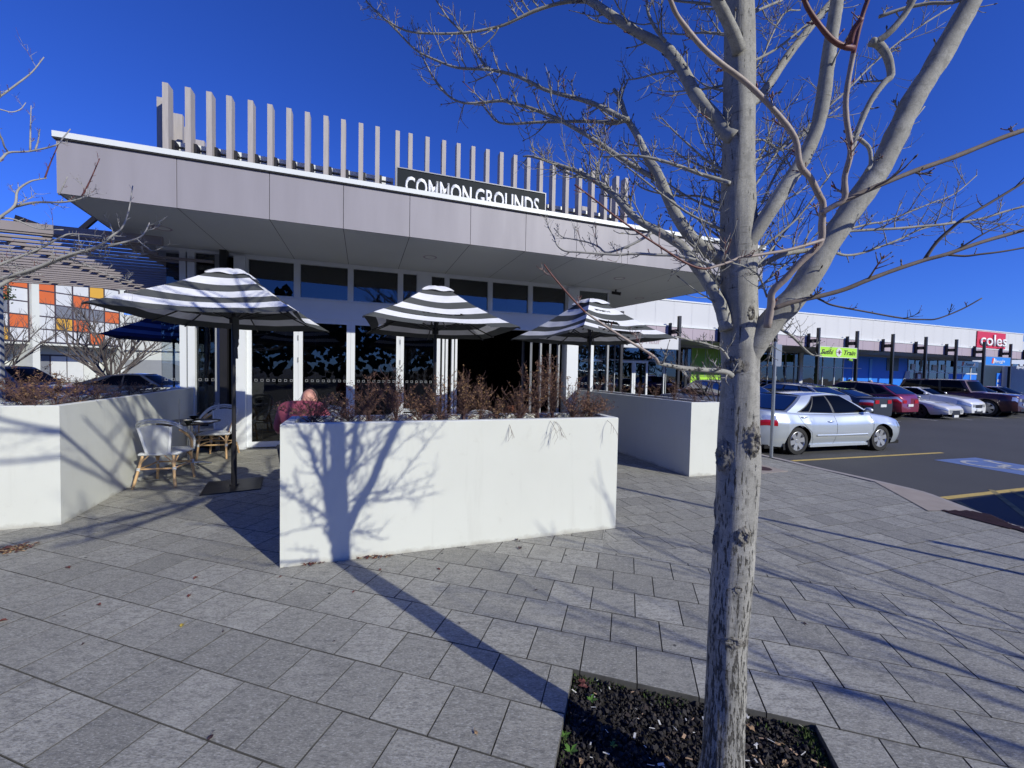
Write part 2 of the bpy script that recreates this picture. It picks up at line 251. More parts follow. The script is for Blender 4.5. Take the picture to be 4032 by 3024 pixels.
# ------------------------------------------------------------------ mesh helpers
class MB:
    def __init__(s): s.v = []; s.f = []; s.m = []
    def quad(s, *ps, mi=0):
        i = len(s.v); s.v += [V(p) for p in ps]; s.f.append(tuple(range(i, i + len(ps)))); s.m.append(mi); return s
    def box(s, F, u0, u1, n0, n1, z0, z1, mi=0):
        i = len(s.v)
        for z in (z0, z1):
            for n_ in (n0, n1):
                for u in (u0, u1): s.v.append(F.P(u, n_, z))
        for f in ((0, 2, 3, 1), (4, 5, 7, 6), (0, 1, 5, 4), (2, 6, 7, 3), (0, 4, 6, 2), (1, 3, 7, 5)): s.f.append(tuple(i + k for k in f)); s.m.append(mi)
        return s
    def bar(s, a, b, w, h, up=(0, 0, 1), mi=0):
        a = V(a); b = V(b); d = (b - a).normalized(); x = d.cross(V(up))
        if x.length < 1e-4: x = d.cross(V((1, 0, 0)))
        x.normalize(); y = x.cross(d); i = len(s.v)
        for p in (a, b):
            for q in ((-1, -1), (1, -1), (1, 1), (-1, 1)): s.v.append(p + x * (q[0] * w / 2) + y * (q[1] * h / 2))
        for f in ((0, 3, 2, 1), (4, 5, 6, 7), (0, 1, 5, 4), (1, 2, 6, 5), (2, 3, 7, 6), (3, 0, 4, 7)): s.f.append(tuple(i + k for k in f)); s.m.append(mi)
        return s
    def tube(s, pts, rad, k=8, mi=0, cap=True, wob=0.0, mif=None):
        pts = [V(p) for p in pts]; n_ = len(pts)
        if not isinstance(rad, (list, tuple)): rad = [rad] * n_
        t = (pts[1] - pts[0]).normalized(); x = t.cross(V((0, 0, 1)))
        if x.length < .1: x = t.cross(V((1, 0, 0)))
        x.normalize(); i0 = len(s.v)
        for j, p in enumerate(pts):
            t = (pts[min(j + 1, n_ - 1)] - pts[max(j - 1, 0)]).normalized(); x = (x - t * x.dot(t))
            if x.length < 1e-6: x = t.orthogonal()
            x.normalize(); y = t.cross(x)
            for q in range(k):
                a = 2 * pi * q / k; r = rad[j]
                if wob: r *= 1 + wob * noise.noise(V((cos(a) * 1.3 + p.x * 9, sin(a) * 1.3 + p.y * 9, p.z * 7)))
                s.v.append(p + x * (cos(a) * r) + y * (sin(a) * r))
        for j in range(n_ - 1):
            for q in range(k):
                a = i0 + j * k + q; b = i0 + j * k + (q + 1) % k; s.f.append((a, b, b + k, a + k)); s.m.append(mi if mif is None else mif(j / (n_ - 1)))
        if cap: s.f.append(tuple(i0 + q for q in reversed(range(k)))); s.m.append(mi); s.f.append(tuple(i0 + (n_ - 1) * k + q for q in range(k))); s.m.append(mi if mif is None else mif(1))
        return s
    def lathe(s, prof, k=24, o=(0, 0, 0), ax=None, mi=0, mis=None):
        o = V(o); z = V(ax).normalized() if ax else V((0, 0, 1)); x = z.orthogonal().normalized(); y = z.cross(x); i0 = len(s.v)
        for r, h in prof:
            for q in range(k): a = 2 * pi * q / k; s.v.append(o + z * h + x * (r * cos(a)) + y * (r * sin(a)))
        for j in range(len(prof) - 1):
            for q in range(k): a = i0 + j * k + q; b = i0 + j * k + (q + 1) % k; s.f.append((a, b, b + k, a + k)); s.m.append(mis[j] if mis else mi)
        return s
    def grid(s, fn, nu, nv, mi=0, mif=None):
        i0 = len(s.v)
        for a in range(nu + 1):
            for b in range(nv + 1): s.v.append(V(fn(a / nu, b / nv)))
        for a in range(nu):
            for b in range(nv):
                q = i0 + a * (nv + 1) + b; k = mi if mif is None else mif((a + .5) / nu, (b + .5) / nv)
                if k is None: continue
                s.f.append((q, q + nv + 1, q + nv + 2, q + 1)); s.m.append(k)
        return s
    def blob(s, c, r, seed=0, amp=.3, nu=12, nv=8, mi=0, sc=3.0, ax=None):
        c = V(c); rx, ry, rz = (r, r, r) if not isinstance(r, (tuple, list)) else r
        def fn(a, b):
            th = 2 * pi * a; ph = pi * b; d = V((sin(ph) * cos(th), sin(ph) * sin(th), cos(ph))); k = 1 + amp * noise.noise(d * sc * .5 + V((seed * 3.1, seed, 0))) + amp * .5 * noise.noise(d * sc * 1.7 + V((seed, 5, 0)))
            p = V((d.x * rx, d.y * ry, d.z * rz)) * k
            return c + (ax @ p if ax else p)
        return s.grid(fn, nu, nv, mi)
    def build(s, name, mats, parent=None, smooth=None, world=True, kind=None):
        me = bpy.data.meshes.new(name); me.from_pydata([tuple(p) for p in s.v], [], s.f); me.update()
        for k in ([mats] if isinstance(mats, str) else mats): me.materials.append(MATS[k])
        me.polygons.foreach_set('material_index', s.m)
        if smooth is not None:
            me.polygons.foreach_set('use_smooth', [True] * len(s.f)); me.set_sharp_from_angle(angle=radians(smooth))
        o = bpy.data.objects.new(name, me); COL.objects.link(o)
        if parent is not None:
            o.parent = parent
            if world: o.matrix_parent_inverse = PM[parent.name].inverted()
        PM[o.name] = Matrix.Identity(4) if parent is None or world else PM[parent.name]
        if kind: o['kind'] = kind
        return o
PM = {}
def thing(name, label, cat, loc=(0, 0, 0), rz=0.0, group=None):
    o = bpy.data.objects.new(name, None); COL.objects.link(o); o.location = loc; o.rotation_euler = (0, 0, rz); o.empty_display_size = .2
    PM[o.name] = Matrix.Translation(V(loc)) @ Matrix.Rotation(rz, 4, 'Z'); tag(o, label, cat, group); return o
def tag(o, label, cat, group=None):
    o['label'] = label; o['category'] = cat
    if group: o['group'] = group
    return o
def dup(root, loc, rz, label, group=None, scale=None):
    r = root.copy(); COL.objects.link(r); r.location = loc; r.rotation_euler = (0, 0, rz); r['label'] = label
    if scale: r.scale = scale
    if group: r['group'] = group
    for ch in list(root.children):
        c = ch.copy(); COL.objects.link(c); c.parent = r
        for g in list(ch.children):
            d = g.copy(); COL.objects.link(d); d.parent = c
    return r
def struct(name, mb, mats, **k): o = mb.build(name, mats, **k); o['kind'] = 'structure'; return o
def text(name, s, F, u0, n_, z0, h, wid, m, parent, shear=0.0, off=0.0, ext=.004, sx=None):
    """lettering lying in plane n of frame F, starting at u0,z0, cap height h, total width wid"""
    c = bpy.data.curves.new(name, 'FONT'); c.body = s; c.size = 1; c.shear = shear; c.offset = off; c.resolution_u = 3; c.extrude = 0
    t = bpy.data.objects.new(name, c); COL.objects.link(t); dg = bpy.context.evaluated_depsgraph_get(); dg.update()
    me = bpy.data.meshes.new_from_object(t.evaluated_get(dg)); bpy.data.objects.remove(t); bpy.data.curves.remove(c)
    bm = bmesh.new(); bm.from_mesh(me); xs = [v.co.x for v in bm.verts]; x0, x1 = min(xs), max(xs); caph = .73
    r = bmesh.ops.extrude_face_region(bm, geom=bm.faces[:]); 
    for e in r['geom']:
        if isinstance(e, bmesh.types.BMVert): e.co.z = 1
    for v in bm.verts:
        p = F.P(u0 + (v.co.x - x0) / (x1 - x0) * wid, n_ - ext * v.co.z, z0 + v.co.y / caph * h); v.co = p
    bmesh.ops.recalc_face_normals(bm, faces=bm.faces[:]); bm.to_mesh(me); bm.free(); me.materials.clear(); me.materials.append(MATS[m])
    o = bpy.data.objects.new(name, me); COL.objects.link(o); o.parent = parent
    if parent: o.matrix_parent_inverse = PM[parent.name].inverted()
    return o
def catmull(P, k=4):
    P = [V(p) for p in P]; out = []
    Q = [P[0] * 2 - P[1]] + P + [P[-1] * 2 - P[-2]]
    for i in range(1, len(Q) - 2):
        a, b, c, d = Q[i - 1:i + 3]
        for j in range(k):
            t = j / k; out.append(.5 * ((2 * b) + (c - a) * t + (2 * a - 5 * b + 4 * c - d) * t * t + (3 * b - a - 3 * c + d) * t ** 3))
    out.append(P[-1]); return out
emis('lamp_warm', (1, .85, .6), 4); emis('lamp_cool', (.9, .95, 1), 1.5); mat('blue_sign', (.02, .22, .72), .4, var=.04)
mat('joint_dirt', (.12, .115, .105), .95, var=.5, vs=12)
mat('line_yellow_worn', (.30, .24, .10), .8, var=.5, vs=7, fine=120, vp=(.4, .65))
mat('twig_shaded', (.20, .16, .14), .8, var=.3, vs=18, bmp=.2)  # limb colour darkened to paint in the shade side of two right branches

# ================================================================== GROUND
def clip(poly, p, d):                      # keep the side where (q-p).d >= 0
    out = []
    for i in range(len(poly)):
        a, b = poly[i], poly[(i + 1) % len(poly)]; da, db = (a - p).dot(d), (b - p).dot(d)
        if da >= 0: out.append(a)
        if (da >= 0) != (db >= 0): out.append(a + (b - a) * (da / (da - db)))
    return out
def area(P): return abs(sum(P[i].x * P[(i + 1) % len(P)].y - P[(i + 1) % len(P)].x * P[i].y for i in range(len(P)))) / 2 if len(P) > 2 else 0
mb = MB(); mb.quad((-400, -400, -.18), (400, -400, -.18), (400, 600, -.18), (-400, 600, -.18)); struct('road', mb, 'asphalt')
KP = [V(q) for q in ((4.9, -3, 0), (5.3, 1, 0), (5.45, 2.6, 0), (5.57, 3.7, 0), (5.65, 4.4, 0), (5.71, 4.74, 0), (5.79, 5.09, 0), (5.88, 5.47, 0), (5.96, 5.85, 0), (5.86, 6.25, 0), (5.80, 6.46, 0), (5.69, 6.80, 0), (5.52, 7.25, 0), (5.36, 7.84, 0), (5.22, 8.3, 0), (4.95, 9.2, 0), (4.3, 11.0, 0), (2.9, 14.6, 0), (1.4, 18.4, 0))]
KP = catmull(KP, 3)
O = V((.3748, 2.191, 0)); UA = V((.9606, -.278, 0)); VA = V((.278, .9606, 0)); UB = V((.949, .315, 0)); VB = V((-.315, .949, 0))
# slab under the stone and kerb
slab = [V((-9.5, -3, 0)), V((4.9, -3, 0))] + [p for p in KP] + [V((-3.2, 17.2, 0)), V((-9.5, 6.0, 0))]
mb = MB(); i0 = len(slab)
mb.v = [V((p.x, p.y, -.055)) for p in slab] + [V((p.x, p.y, -.3)) for p in slab]; mb.f = [tuple(range(i0))] + [(i, i + i0, (i + 1) % i0 + i0, (i + 1) % i0) for i in range(i0)]; mb.m = [0] * len(mb.f)
bm = bmesh.new(); 
struct('footpath_base', mb, 'joint_dark')
mb = MB()
def tile(P, dz):
    if area(P) < .0015: return
    c = sum(P, V((0, 0, 0))) / len(P); z = dz; Q = []
    for k in range(len(P)):                       # shrink by the joint
        e = P[k] - c; L = e.length; Q.append(c + e * max(0, (L - .0036) / L))
    i = len(mb.v); n_ = len(Q)
    for p in Q: mb.v.append(V((p.x, p.y, z - .0025)))
    R = [c + (p - c) * max(0, ((p - c).length - .0018) / max((p - c).length, 1e-5)) for p in Q]
    for p in R: mb.v.append(V((p.x, p.y, z)))
    for p in Q: mb.v.append(V((p.x, p.y, -.05)))
    mb.f.append(tuple(i + n_ + k for k in range(n_))); mb.m.append(0)
    for k in range(n_):
        k2 = (k + 1) % n_
        mb.f.append((i + k, i + k2, i + n_ + k2, i + n_ + k)); mb.m.append(1); mb.f.append((i + 2 * n_ + k, i + 2 * n_ + k2, i + k2, i + k)); mb.m.append(1)
def kerbclip(P):
    for a, b in zip(KP[:-1], KP[1:]):
        if min((q - a).dot((b - a)) for q in P) > (b - a).length_squared * 6 or max((q - a).dot(b - a) for q in P) < -(b - a).length_squared * 5: continue
        d = (b - a).normalized(); P = clip(P, a, V((-d.y, d.x, 0)))
        if len(P) < 3: return []
    return P
def ccw(P):
    s = sum(P[i].x * P[(i + 1) % len(P)].y - P[(i + 1) % len(P)].x * P[i].y for i in range(len(P))); return P if s > 0 else P[::-1]
PIT = (0.0, 1.147, -1.147, 0.0)
A0 = .06; BL = 1.545
def keep(P):
    P = clip(P, V((-9.4, 0, 0)), V((1, 0, 0))); 
    if len(P) > 2: P = clip(P, V((-9.5, 6, 0)), V((11.2, -6.3, 0)).normalized() * 1.0 if False else V((.872, -.49, 0)))
    if len(P) > 2: P = kerbclip(P)
    return P
S0 = .3035
for r in range(-15, 46):
    b0 = -.012 + r * .3045; b1 = b0 + .3045; off = (.0 if r % 2 else .155) + .01 * rnd.uniform(-1, 1) - .12
    for k in range(-36, 24):
        a0 = off + k * S0; a1 = a0 + S0
        P = [O + UA * a + VA * b for a, b in ((a0, b0), (a1, b0), (a1, b1), (a0, b1))]
        cx_, cy_ = P[0].x, P[0].y
        if cx_ < -9.8 or cx_ > 6.6 or cy_ < -3 or cy_ > 15: continue
        dz = rnd.uniform(-.0012, .0012)
        parts = []
        if b0 >= BL - .01:                      # above the change of bond: only left of A0
            parts = [clip(P, O + UA * A0, -UA)]
        elif b1 <= PIT[2] or b0 >= PIT[3] - .02 or a1 <= PIT[0] or a0 >= PIT[1]: parts = [P]
        else:
            parts = [clip(P, O + UA * PIT[0], -UA), clip(P, O + UA * PIT[1], UA)]
            M_ = clip(clip(P, O + UA * PIT[0], UA), O + UA * PIT[1], -UA)
            if len(M_) > 2: parts += [clip(M_, O + VA * PIT[2], -VA), clip(M_, O + VA * PIT[3], VA)]
        for Q in parts:
            if len(Q) > 2:
                Q = keep(Q)
                if len(Q) > 2: tile(ccw(Q), dz)
OB = V((2.059, 3.321, 0))
for r in range(-12, 48):
    b0 = -.01 + r * .2885; b1 = b0 + .2885; off = (.15 if r % 2 else 0) + .01 * rnd.uniform(-1, 1)
    for k in range(-26, 22):
        a0 = off + k * .2975; a1 = a0 + .2975
        P = [OB + UB * a + VB * b for a, b in ((a0, b0), (a1, b0), (a1, b1), (a0, b1))]
        if P[0].x < -4 or P[0].x > 6.6 or P[0].y < 1 or P[0].y > 17: continue
        P = clip(P, O + VA * BL, VA)
        if len(P) > 2: P = clip(P, O + UA * A0, UA)
        if len(P) > 2: P = keep(P)
        if len(P) > 2: tile(ccw(P), rnd.uniform(-.0012, .0012))
struct('footpath', mb, ['paver_stone', 'joint_dirt'])
# kerb
mb = MB()
for i, (a, b) in enumerate(zip(KP[:-1], KP[1:])):
    def off(j, w_):
        p, q = KP[max(j - 1, 0)], KP[min(j + 1, len(KP) - 1)]; d = (q - p).normalized(); return KP[j] + V((d.y, -d.x, 0)) * w_
    a0, a1, a2 = off(i, .004), off(i, .125), off(i, .145); b0, b1, b2 = off(i + 1, .004), off(i + 1, .125), off(i + 1, .145)
    z = lambda p, h: (p.x, p.y, h)
    mb.quad(z(a0, .002), z(a1, .002), z(b1, .002), z(b0, .002)); mb.quad(z(a1, .002), z(a2, -.02), z(b2, -.02), z(b1, .002)); mb.quad(z(a2, -.02), z(a2, -.19), z(b2, -.19), z(b2, -.02)); mb.quad(z(a0, .002), z(b0, .002), z(b0, -.1), z(a0, -.1))
struct('kerb', mb, 'concrete_kerb', smooth=35)
R5 = lambda x, y: (2900 + x * .5117, 1750 + y * .5117)
mb = MB(); pts = [atz(*R5(*q), .004) for q in ((1065, 288), (1475, 512), (1610, 510), (1770, 512), (1610, 436), (1440, 370), (1200, 312))]
mb.quad(*[(p.x, p.y, .007) for p in pts]); struct('kerb_ramp', mb, 'concrete_ramp')
Z8 = lambda x, y: (3400 + x * .4976, 1880 + y * .4976)
gp = [atz(*Z8(*q), .0) for q in ((620, 264), (700, 292), (900, 342), (1100, 396), (1270, 431), (1400, 466), (1400, 452), (1270, 408), (1180, 380), (1080, 333), (1000, 300), (850, 268))]
g0 = gp[0]; gd = (gp[4] - gp[0]).normalized(); gn_ = V((-gd.y, gd.x, 0)); mb = MB(); mb.quad(*[(p.x, p.y, .0055) for p in gp], mi=1)
for k in range(-14, 15):
    c = g0 + gn_ * (k * .034); P = [c - gd * .5 - gn_ * .009, c + gd * 2.5 - gn_ * .009, c + gd * 2.5 + gn_ * .009, c - gd * .5 + gn_ * .009]
    Q = P
    hull = gp
    lo = []; N_ = 60
    for j in range(N_):
        a_ = c + gd * (-.2 + 2.4 * j / N_); b_ = c + gd * (-.2 + 2.4 * (j + 1) / N_); m_ = (a_ + b_) / 2; ins = False; kk = len(gp) - 1
        for i in range(len(gp)):
            if (gp[i].y > m_.y) != (gp[kk].y > m_.y) and m_.x < (gp[kk].x - gp[i].x) * (m_.y - gp[i].y) / (gp[kk].y - gp[i].y) + gp[i].x: ins = not ins
            kk = i
        if ins: mb.bar(a_ + V((0, 0, .009)), b_ + V((0, 0, .009)), .018, .008)
tag(mb.build('drain_grate', ['grate', 'well']), 'rusty brown drain grate set in the kerb at the ramp', 'drain grate')
mb = MB(); p = atz(*R5(190, 187)); F_ = Frame(p, UB); mb.box(F_, -.3, .3, -.27, .27, -.02, .006); m2 = MB(); m2.lathe([(0, .012), (.16, .012), (.17, .004)], 20, p, mi=0)
o = thing('manhole_cover', 'square pink concrete access cover in the paving behind the tree trunk', 'manhole', p); mb.build('surround', 'concrete_ramp', o); m2.build('lid', 'grate', o)
# painted lines
def line(name, a, b, w_, m_, z=-.176):
    mb = MB(); d = (b - a).normalized(); s = V((-d.y, d.x, 0)) * w_ / 2; n_ = 1
    mb.quad(*[(q.x, q.y, z) for q in (a - s, b - s, b + s, a + s)]); struct(name, mb, m_)
line('yellow_line', atz(*R5(430, 127), -.18), atz(*R5(1583, 64), -.18), .10, 'line_yellow')
a = atz(*R5(1590, 415), -.18); b = atz(*R5(2212, 345), -.18); line('yellow_line', a, a + (b - a) * 2.2, .11, 'line_yellow')
for q0, q1 in (((1960, 350), (2300, 610)), ((2120, 360), (2400, 500)), ((1700, 440), (2300, 760))):
    a = atz(*R5(*q0), -.18); b = atz(*R5(*q1), -.18); line('yellow_line', a, b, .075, 'line_yellow_worn', -.1755)
Z3 = lambda x, y: (3500 + x * .4189, 1480 + y * .4189)
for q0, q1 in (((0, 418), (112, 430)), ((285, 405), (460, 423)), ((500, 385), (785, 416)), ((860, 385), (1080, 408)), ((1090, 382), (1275, 398)), ((100, 360), (190, 370)), ((330, 376), (420, 384))):
    line('white_line', atz(*Z3(*q0), -.18), atz(*Z3(*q1), -.18), .09, 'line_white')
# blue disabled bay patch with wheelchair symbol
P4 = [atz(*R5(*q), -.18) for q in ((1520, 120), (1822, 103), (2140, 222))]
uu = (P4[1] - P4[0]).normalized(); BF = Frame(P4[0], uu); s_ = 1.35
vv = -1 
BF2 = Frame((P4[0].x, P4[0].y, -.176), uu)
mb = MB(); mb.quad(BF2.P(0, 0, 0), BF2.P(0, -1.5, 0), BF2.P(1.42, -1.5, 0), BF2.P(1.42, 0, 0)); struct('disabled_bay_patch', mb, 'paint_blue')
mb = MB(); sc = 1.25
def wp(x, y): return BF2.P(.08 + x * sc, -.12 - y * sc, .004)
def strip(pts, w_):
    for i in range(len(pts) - 1):
        a, b = V(pts[i]), V(pts[i + 1]); d = (b - a).normalized(); s = V((-d.y, d.x)) * w_ / 2; mb.quad(*[wp(*q) for q in (a - s, b - s, b + s, a + s)])
strip([(.40 + .27 * cos(t * pi / 12), .36 + .27 * sin(t * pi / 12)) for t in range(6, 22)], .07)
strip([(.42, .98), (.40, .52), (.72, .50), (.84, .14), (.96, .18)], .085); strip([(.42, .74), (.66, .72)], .07); strip([(.40 + .06 * cos(t * pi / 4), 1.05 + .06 * sin(t * pi / 4)) for t in range(9)], .08)
struct('wheelchair_symbol', mb, 'line_white')

# tree pit : soil, crushed rock, moss, weeds
mb = MB(); cpt = O + UA * .5735 - VA * .5735; PF = Frame(cpt, UA)
mb.grid(lambda a, b: PF.P((a - .5) * 1.145, (b - .5) * 1.145, -.047 + .012 * noise.noise(V((a * 9, b * 9, 0)))), 24, 24); struct('planting_bed', mb, 'soil', smooth=60)
mb = MB(); r2 = random.Random(3)
tet = [V(q) for q in ((1, 0, -.5), (-.5, .87, -.45), (-.5, -.8, -.5), (.5, .6, .5), (-.8, 0, .55), (.4, -.7, .45), (0, 0, .9))]
tf = [(0, 1, 3), (1, 4, 3), (1, 2, 4), (2, 5, 4), (2, 0, 5), (0, 3, 5), (3, 4, 6), (4, 5, 6), (5, 3, 6)]
for k in range(7200):
    a, b = r2.uniform(-.565, .565), r2.uniform(-.565, .565)
    if b < -.15: 
        if r2.random() < .5: continue
    s = r2.choice((.006, .008, .009, .011, .014)) * r2.uniform(.7, 1.2); p = PF.P(a, b, -.045 + r2.uniform(0, .018)); R = Matrix.Rotation(r2.uniform(0, 6.3), 3, 'Z') @ Matrix.Rotation(r2.uniform(0, 3), 3, 'X')
    i = len(mb.v); mi = 0 if r2.random() < .88 else 1
    for q in tet: mb.v.append(p + R @ (q * (s * r2.uniform(.75, 1.25))))
    for f in tf: mb.f.append(tuple(i + j for j in f)); mb.m.append(mi)
o = mb.build('crushed_rock', ['rock_black', 'rock_brown']); tag(o, 'black crushed volcanic rock filling the square tree pit', 'gravel'); o['kind'] = 'stuff'
mb = MB()
for k in range(1100):
    e = r2.choice((0, 0, 0, 1, 1, 2)); t = r2.uniform(-.56, .56)
    if e == 0: a, b = t, .565 - abs(r2.gauss(0, .035)); 
    elif e == 1: a, b = .56 - abs(r2.gauss(0, .035)), .56 - abs(r2.gauss(0, .16))
    else: a, b = -.565 + abs(r2.gauss(0, .012)), t
    if noise.noise(V((a * 7, b * 7, 1))) < -.15: continue
    p = PF.P(a, b, -.03); an = r2.uniform(0, 6.3); h = r2.uniform(.004, .02); w_ = r2.uniform(.002, .005); d = V((cos(an), sin(an), 0))
    mb.quad(p - d * w_, p + d * w_, p + V((cos(an + 1) * h * .6, sin(an + 1) * h * .6, h)))
o = mb.build('moss', 'moss'); tag(o, 'green moss and fine grass along the edges of the tree pit', 'moss'); o['kind'] = 'stuff'
def weed(p, s, seed):
    q = random.Random(seed); mb = MB()
    for k in range(7):
        a = k * 2.4 + q.uniform(-.3, .3); L = s * q.uniform(.6, 1.1); d = V((cos(a), sin(a), .5)).normalized(); n_ = V((-sin(a), cos(a), 0)) * L * .2
        mb.quad(p, p + d * L * .5 + n_, p + d * L + V((0, 0, -L * .1)), p + d * L * .5 - n_)
    return mb.build('weed', 'weed')
for i, (x, y, s, lab) in enumerate(((2390, 2665, .045, 'small green weed by the top left corner of the tree pit'), (2328, 2758, .04, 'upright green weed seedling in black rock left of the trunk'), (2222, 2900, .035, 'green weed sprouting at the left edge of the tree pit'), (2246, 2960, .045, 'forked green weed near the bottom of the frame in tree pit'), (2415, 2935, .03, 'weed growing inside the trunk shadow on the rock'))):
    tag(weed(atz(x, y, -.03), s, i), lab, 'weed', 'weeds in the tree pit')
mb = MB()
for k in range(190):
    p = PF.P(r2.uniform(-.56, .56), r2.uniform(-.56, .56), -.022); an = r2.uniform(0, 6.3); L = r2.uniform(.004, .016); w_ = L * r2.uniform(.1, .4); d = V((cos(an), sin(an), r2.uniform(-.1, .3))); e = V((-sin(an), cos(an), .1))
    mb.quad(p - d * L - e * w_, p + d * L - e * w_, p + d * L + e * w_, p - d * L + e * w_, mi=r2.choice((0, 0, 1)))
o = mb.build('bark_litter', ['chip_white', 'chip_tan']); tag(o, 'pale bits of bark and litter scattered over the rock', 'litter'); o['kind'] = 'stuff'
# fallen leaves
def leaf(p, s, an, m_, seed, curl=.3):
    q = random.Random(seed); mb = MB(); n_ = 11; c = p + V((0, 0, .004 + s * .1)); d0 = V((cos(an), sin(an), 0)); e0 = V((-sin(an), cos(an), 0)); ring = []
    for k in range(n_):
        t = 2 * pi * k / n_; r = s * (.62 + .38 * abs(cos(t * 2.5))) * q.uniform(.8, 1.1); z = s * curl * abs(sin(t)) * q.uniform(.3, 1.0)
        ring.append(p + d0 * (cos(t) * r) + e0 * (sin(t) * r * .62) + V((0, 0, .003 + z)))
    for k in range(n_): mb.quad(c, ring[k], ring[(k + 1) % n_])
    mb.tube([c, c - d0 * s * 1.2 + V((0, 0, .004)), c - d0 * s * 1.7 + e0 * s * .2], .0009, 4)
    return mb.build('fallen_leaf', m_)
LV = [(268, 2238, .05, 'leaf_red', 'dark red fallen leaf left of the middle on shaded paving'), (770, 2278, .042, 'leaf_red', 'red leaf on a paver between tree shadows in front of terrace'), (745, 2348, .04, 'leaf_red', 'thin curled red leaf on paving left of the long planter'), (388, 2382, .036, 'leaf_red', 'faint reddish leaf with spread stalks at lower left'), (718, 2466, .042, 'leaf_yellow', 'only yellow leaf lying on the pavers'), (329, 2537, .022, 'leaf_dark', 'small maroon leaf at lower left of the paving'), (250, 2427, .015, 'leaf_dark', 'tiny black leaf crumb at left on the paving'), (10, 2448, .05, 'leaf_red', 'red leaf cut by the left edge of the photo'), (828, 2907, .035, 'leaf_dark', 'dark leaf on a joint near the bottom of the photo'), (878, 2488, .022, 'leaf_dark', 'small black leaf right of the yellow one'), (1105, 2272, .03, 'leaf_red', 'small red leaf in front of the planter left corner'), (1498, 2244, .035, 'leaf_red', 'pinkish leaf beside the trunk shadow by the planter'), (1727, 2243, .038, 'leaf_red', 'red leaf on the paver in front of the long planter middle'), (1392, 2332, .03, 'leaf_red', 'thin brown leaf left of the trunk shadow'), (2035, 2126, .045, 'leaf_dark', 'dark curled leaf touching the foot of the long planter'), (2048, 2160, .055, 'leaf_dark', 'larger dark leaf cluster in front of the long planter'), (1874, 2888, .028, 'leaf_tan', 'pale brown leaf near the bottom centre'), (2112, 2325, .028, 'leaf_dark', 'black leaf with long stalk on the paving right of centre'), (1809, 2455, .018, 'leaf_dark', 'small black crumb beside the trunk shadow'), (1315, 2527, .018, 'leaf_dark', 'dark speck of leaf on paving left of the trunk shadow'), (2956, 2866, .045, 'leaf_tan', 'orange tan leaf right of the trunk on the rock'), (3062, 2932, .03, 'leaf_tan', 'tan curled leaf at right in the tree pit'), (3092, 3006, .035, 'leaf_tan', 'broken tan leaf at the bottom right of the tree pit'), (2291, 2686, .05, 'leaf_red', 'dark red brown leaf in the corner of the tree pit'), (2296, 2706, .05, 'leaf_red', 'crumpled brown leaf below the red one in tree pit'), (2288, 3000, .035, 'leaf_tan', 'orange leaf at the bottom left of the tree pit'), (2633, 2994, .03, 'leaf_tan', 'pink brown leaf left of the trunk near the frame bottom'), (3168, 2456, .03, 'leaf_dark', 'oval dark leaf on pavers right of the trunk')]
for i, (x, y, s, m_, lab) in enumerate(LV):
    z = -.028 if (2240 < x < 3200 and y > 2640 and lab.find('pit') > 0 or 'rock' in lab or 'frame' in lab) else .001
    p = atz(x, y, z); tag(leaf(p, s * .55, rnd.uniform(0, 6.3), m_, i, rnd.uniform(.2, .7)), lab, 'leaf', 'fallen leaves')
def litter(name, pts, lab, n_, spread, seed):
    mb = MB(); q = random.Random(seed)
    for k in range(n_):
        t = q.random(); p = pts[0].lerp(pts[1], t) + V((q.gauss(0, spread), q.gauss(0, spread), .004 + q.random() * .015)); an = q.uniform(0, 6.3); s = q.uniform(.008, .022); d = V((cos(an), sin(an), q.uniform(-.4, .4))); e = V((-sin(an), cos(an), q.uniform(-.4, .4))) * .5
        mb.quad(p - d * s, p - e * s, p + d * s, p + e * s, mi=q.choice((0, 0, 1, 2)))
    o = mb.build(name, ['leaf_red', 'leaf_tan', 'leaf_dark']); tag(o, lab, 'leaf litter'); o['kind'] = 'stuff'
litter('leaf_litter', (atz(1180, 2226), atz(1270, 2218)), 'red leaf crumbs caught at the planter foot left of trunk shadow', 45, .012, 1)
litter('leaf_litter', (atz(1400, 2200), atz(1540, 2190)), 'tan and red leaf crumbs caught along the planter foot', 70, .014, 2)
litter('leaf_litter', (atz(-40, 2175), atz(90, 2160)), 'heap of dry brown leaves at the left edge of photo', 380, .05, 3)

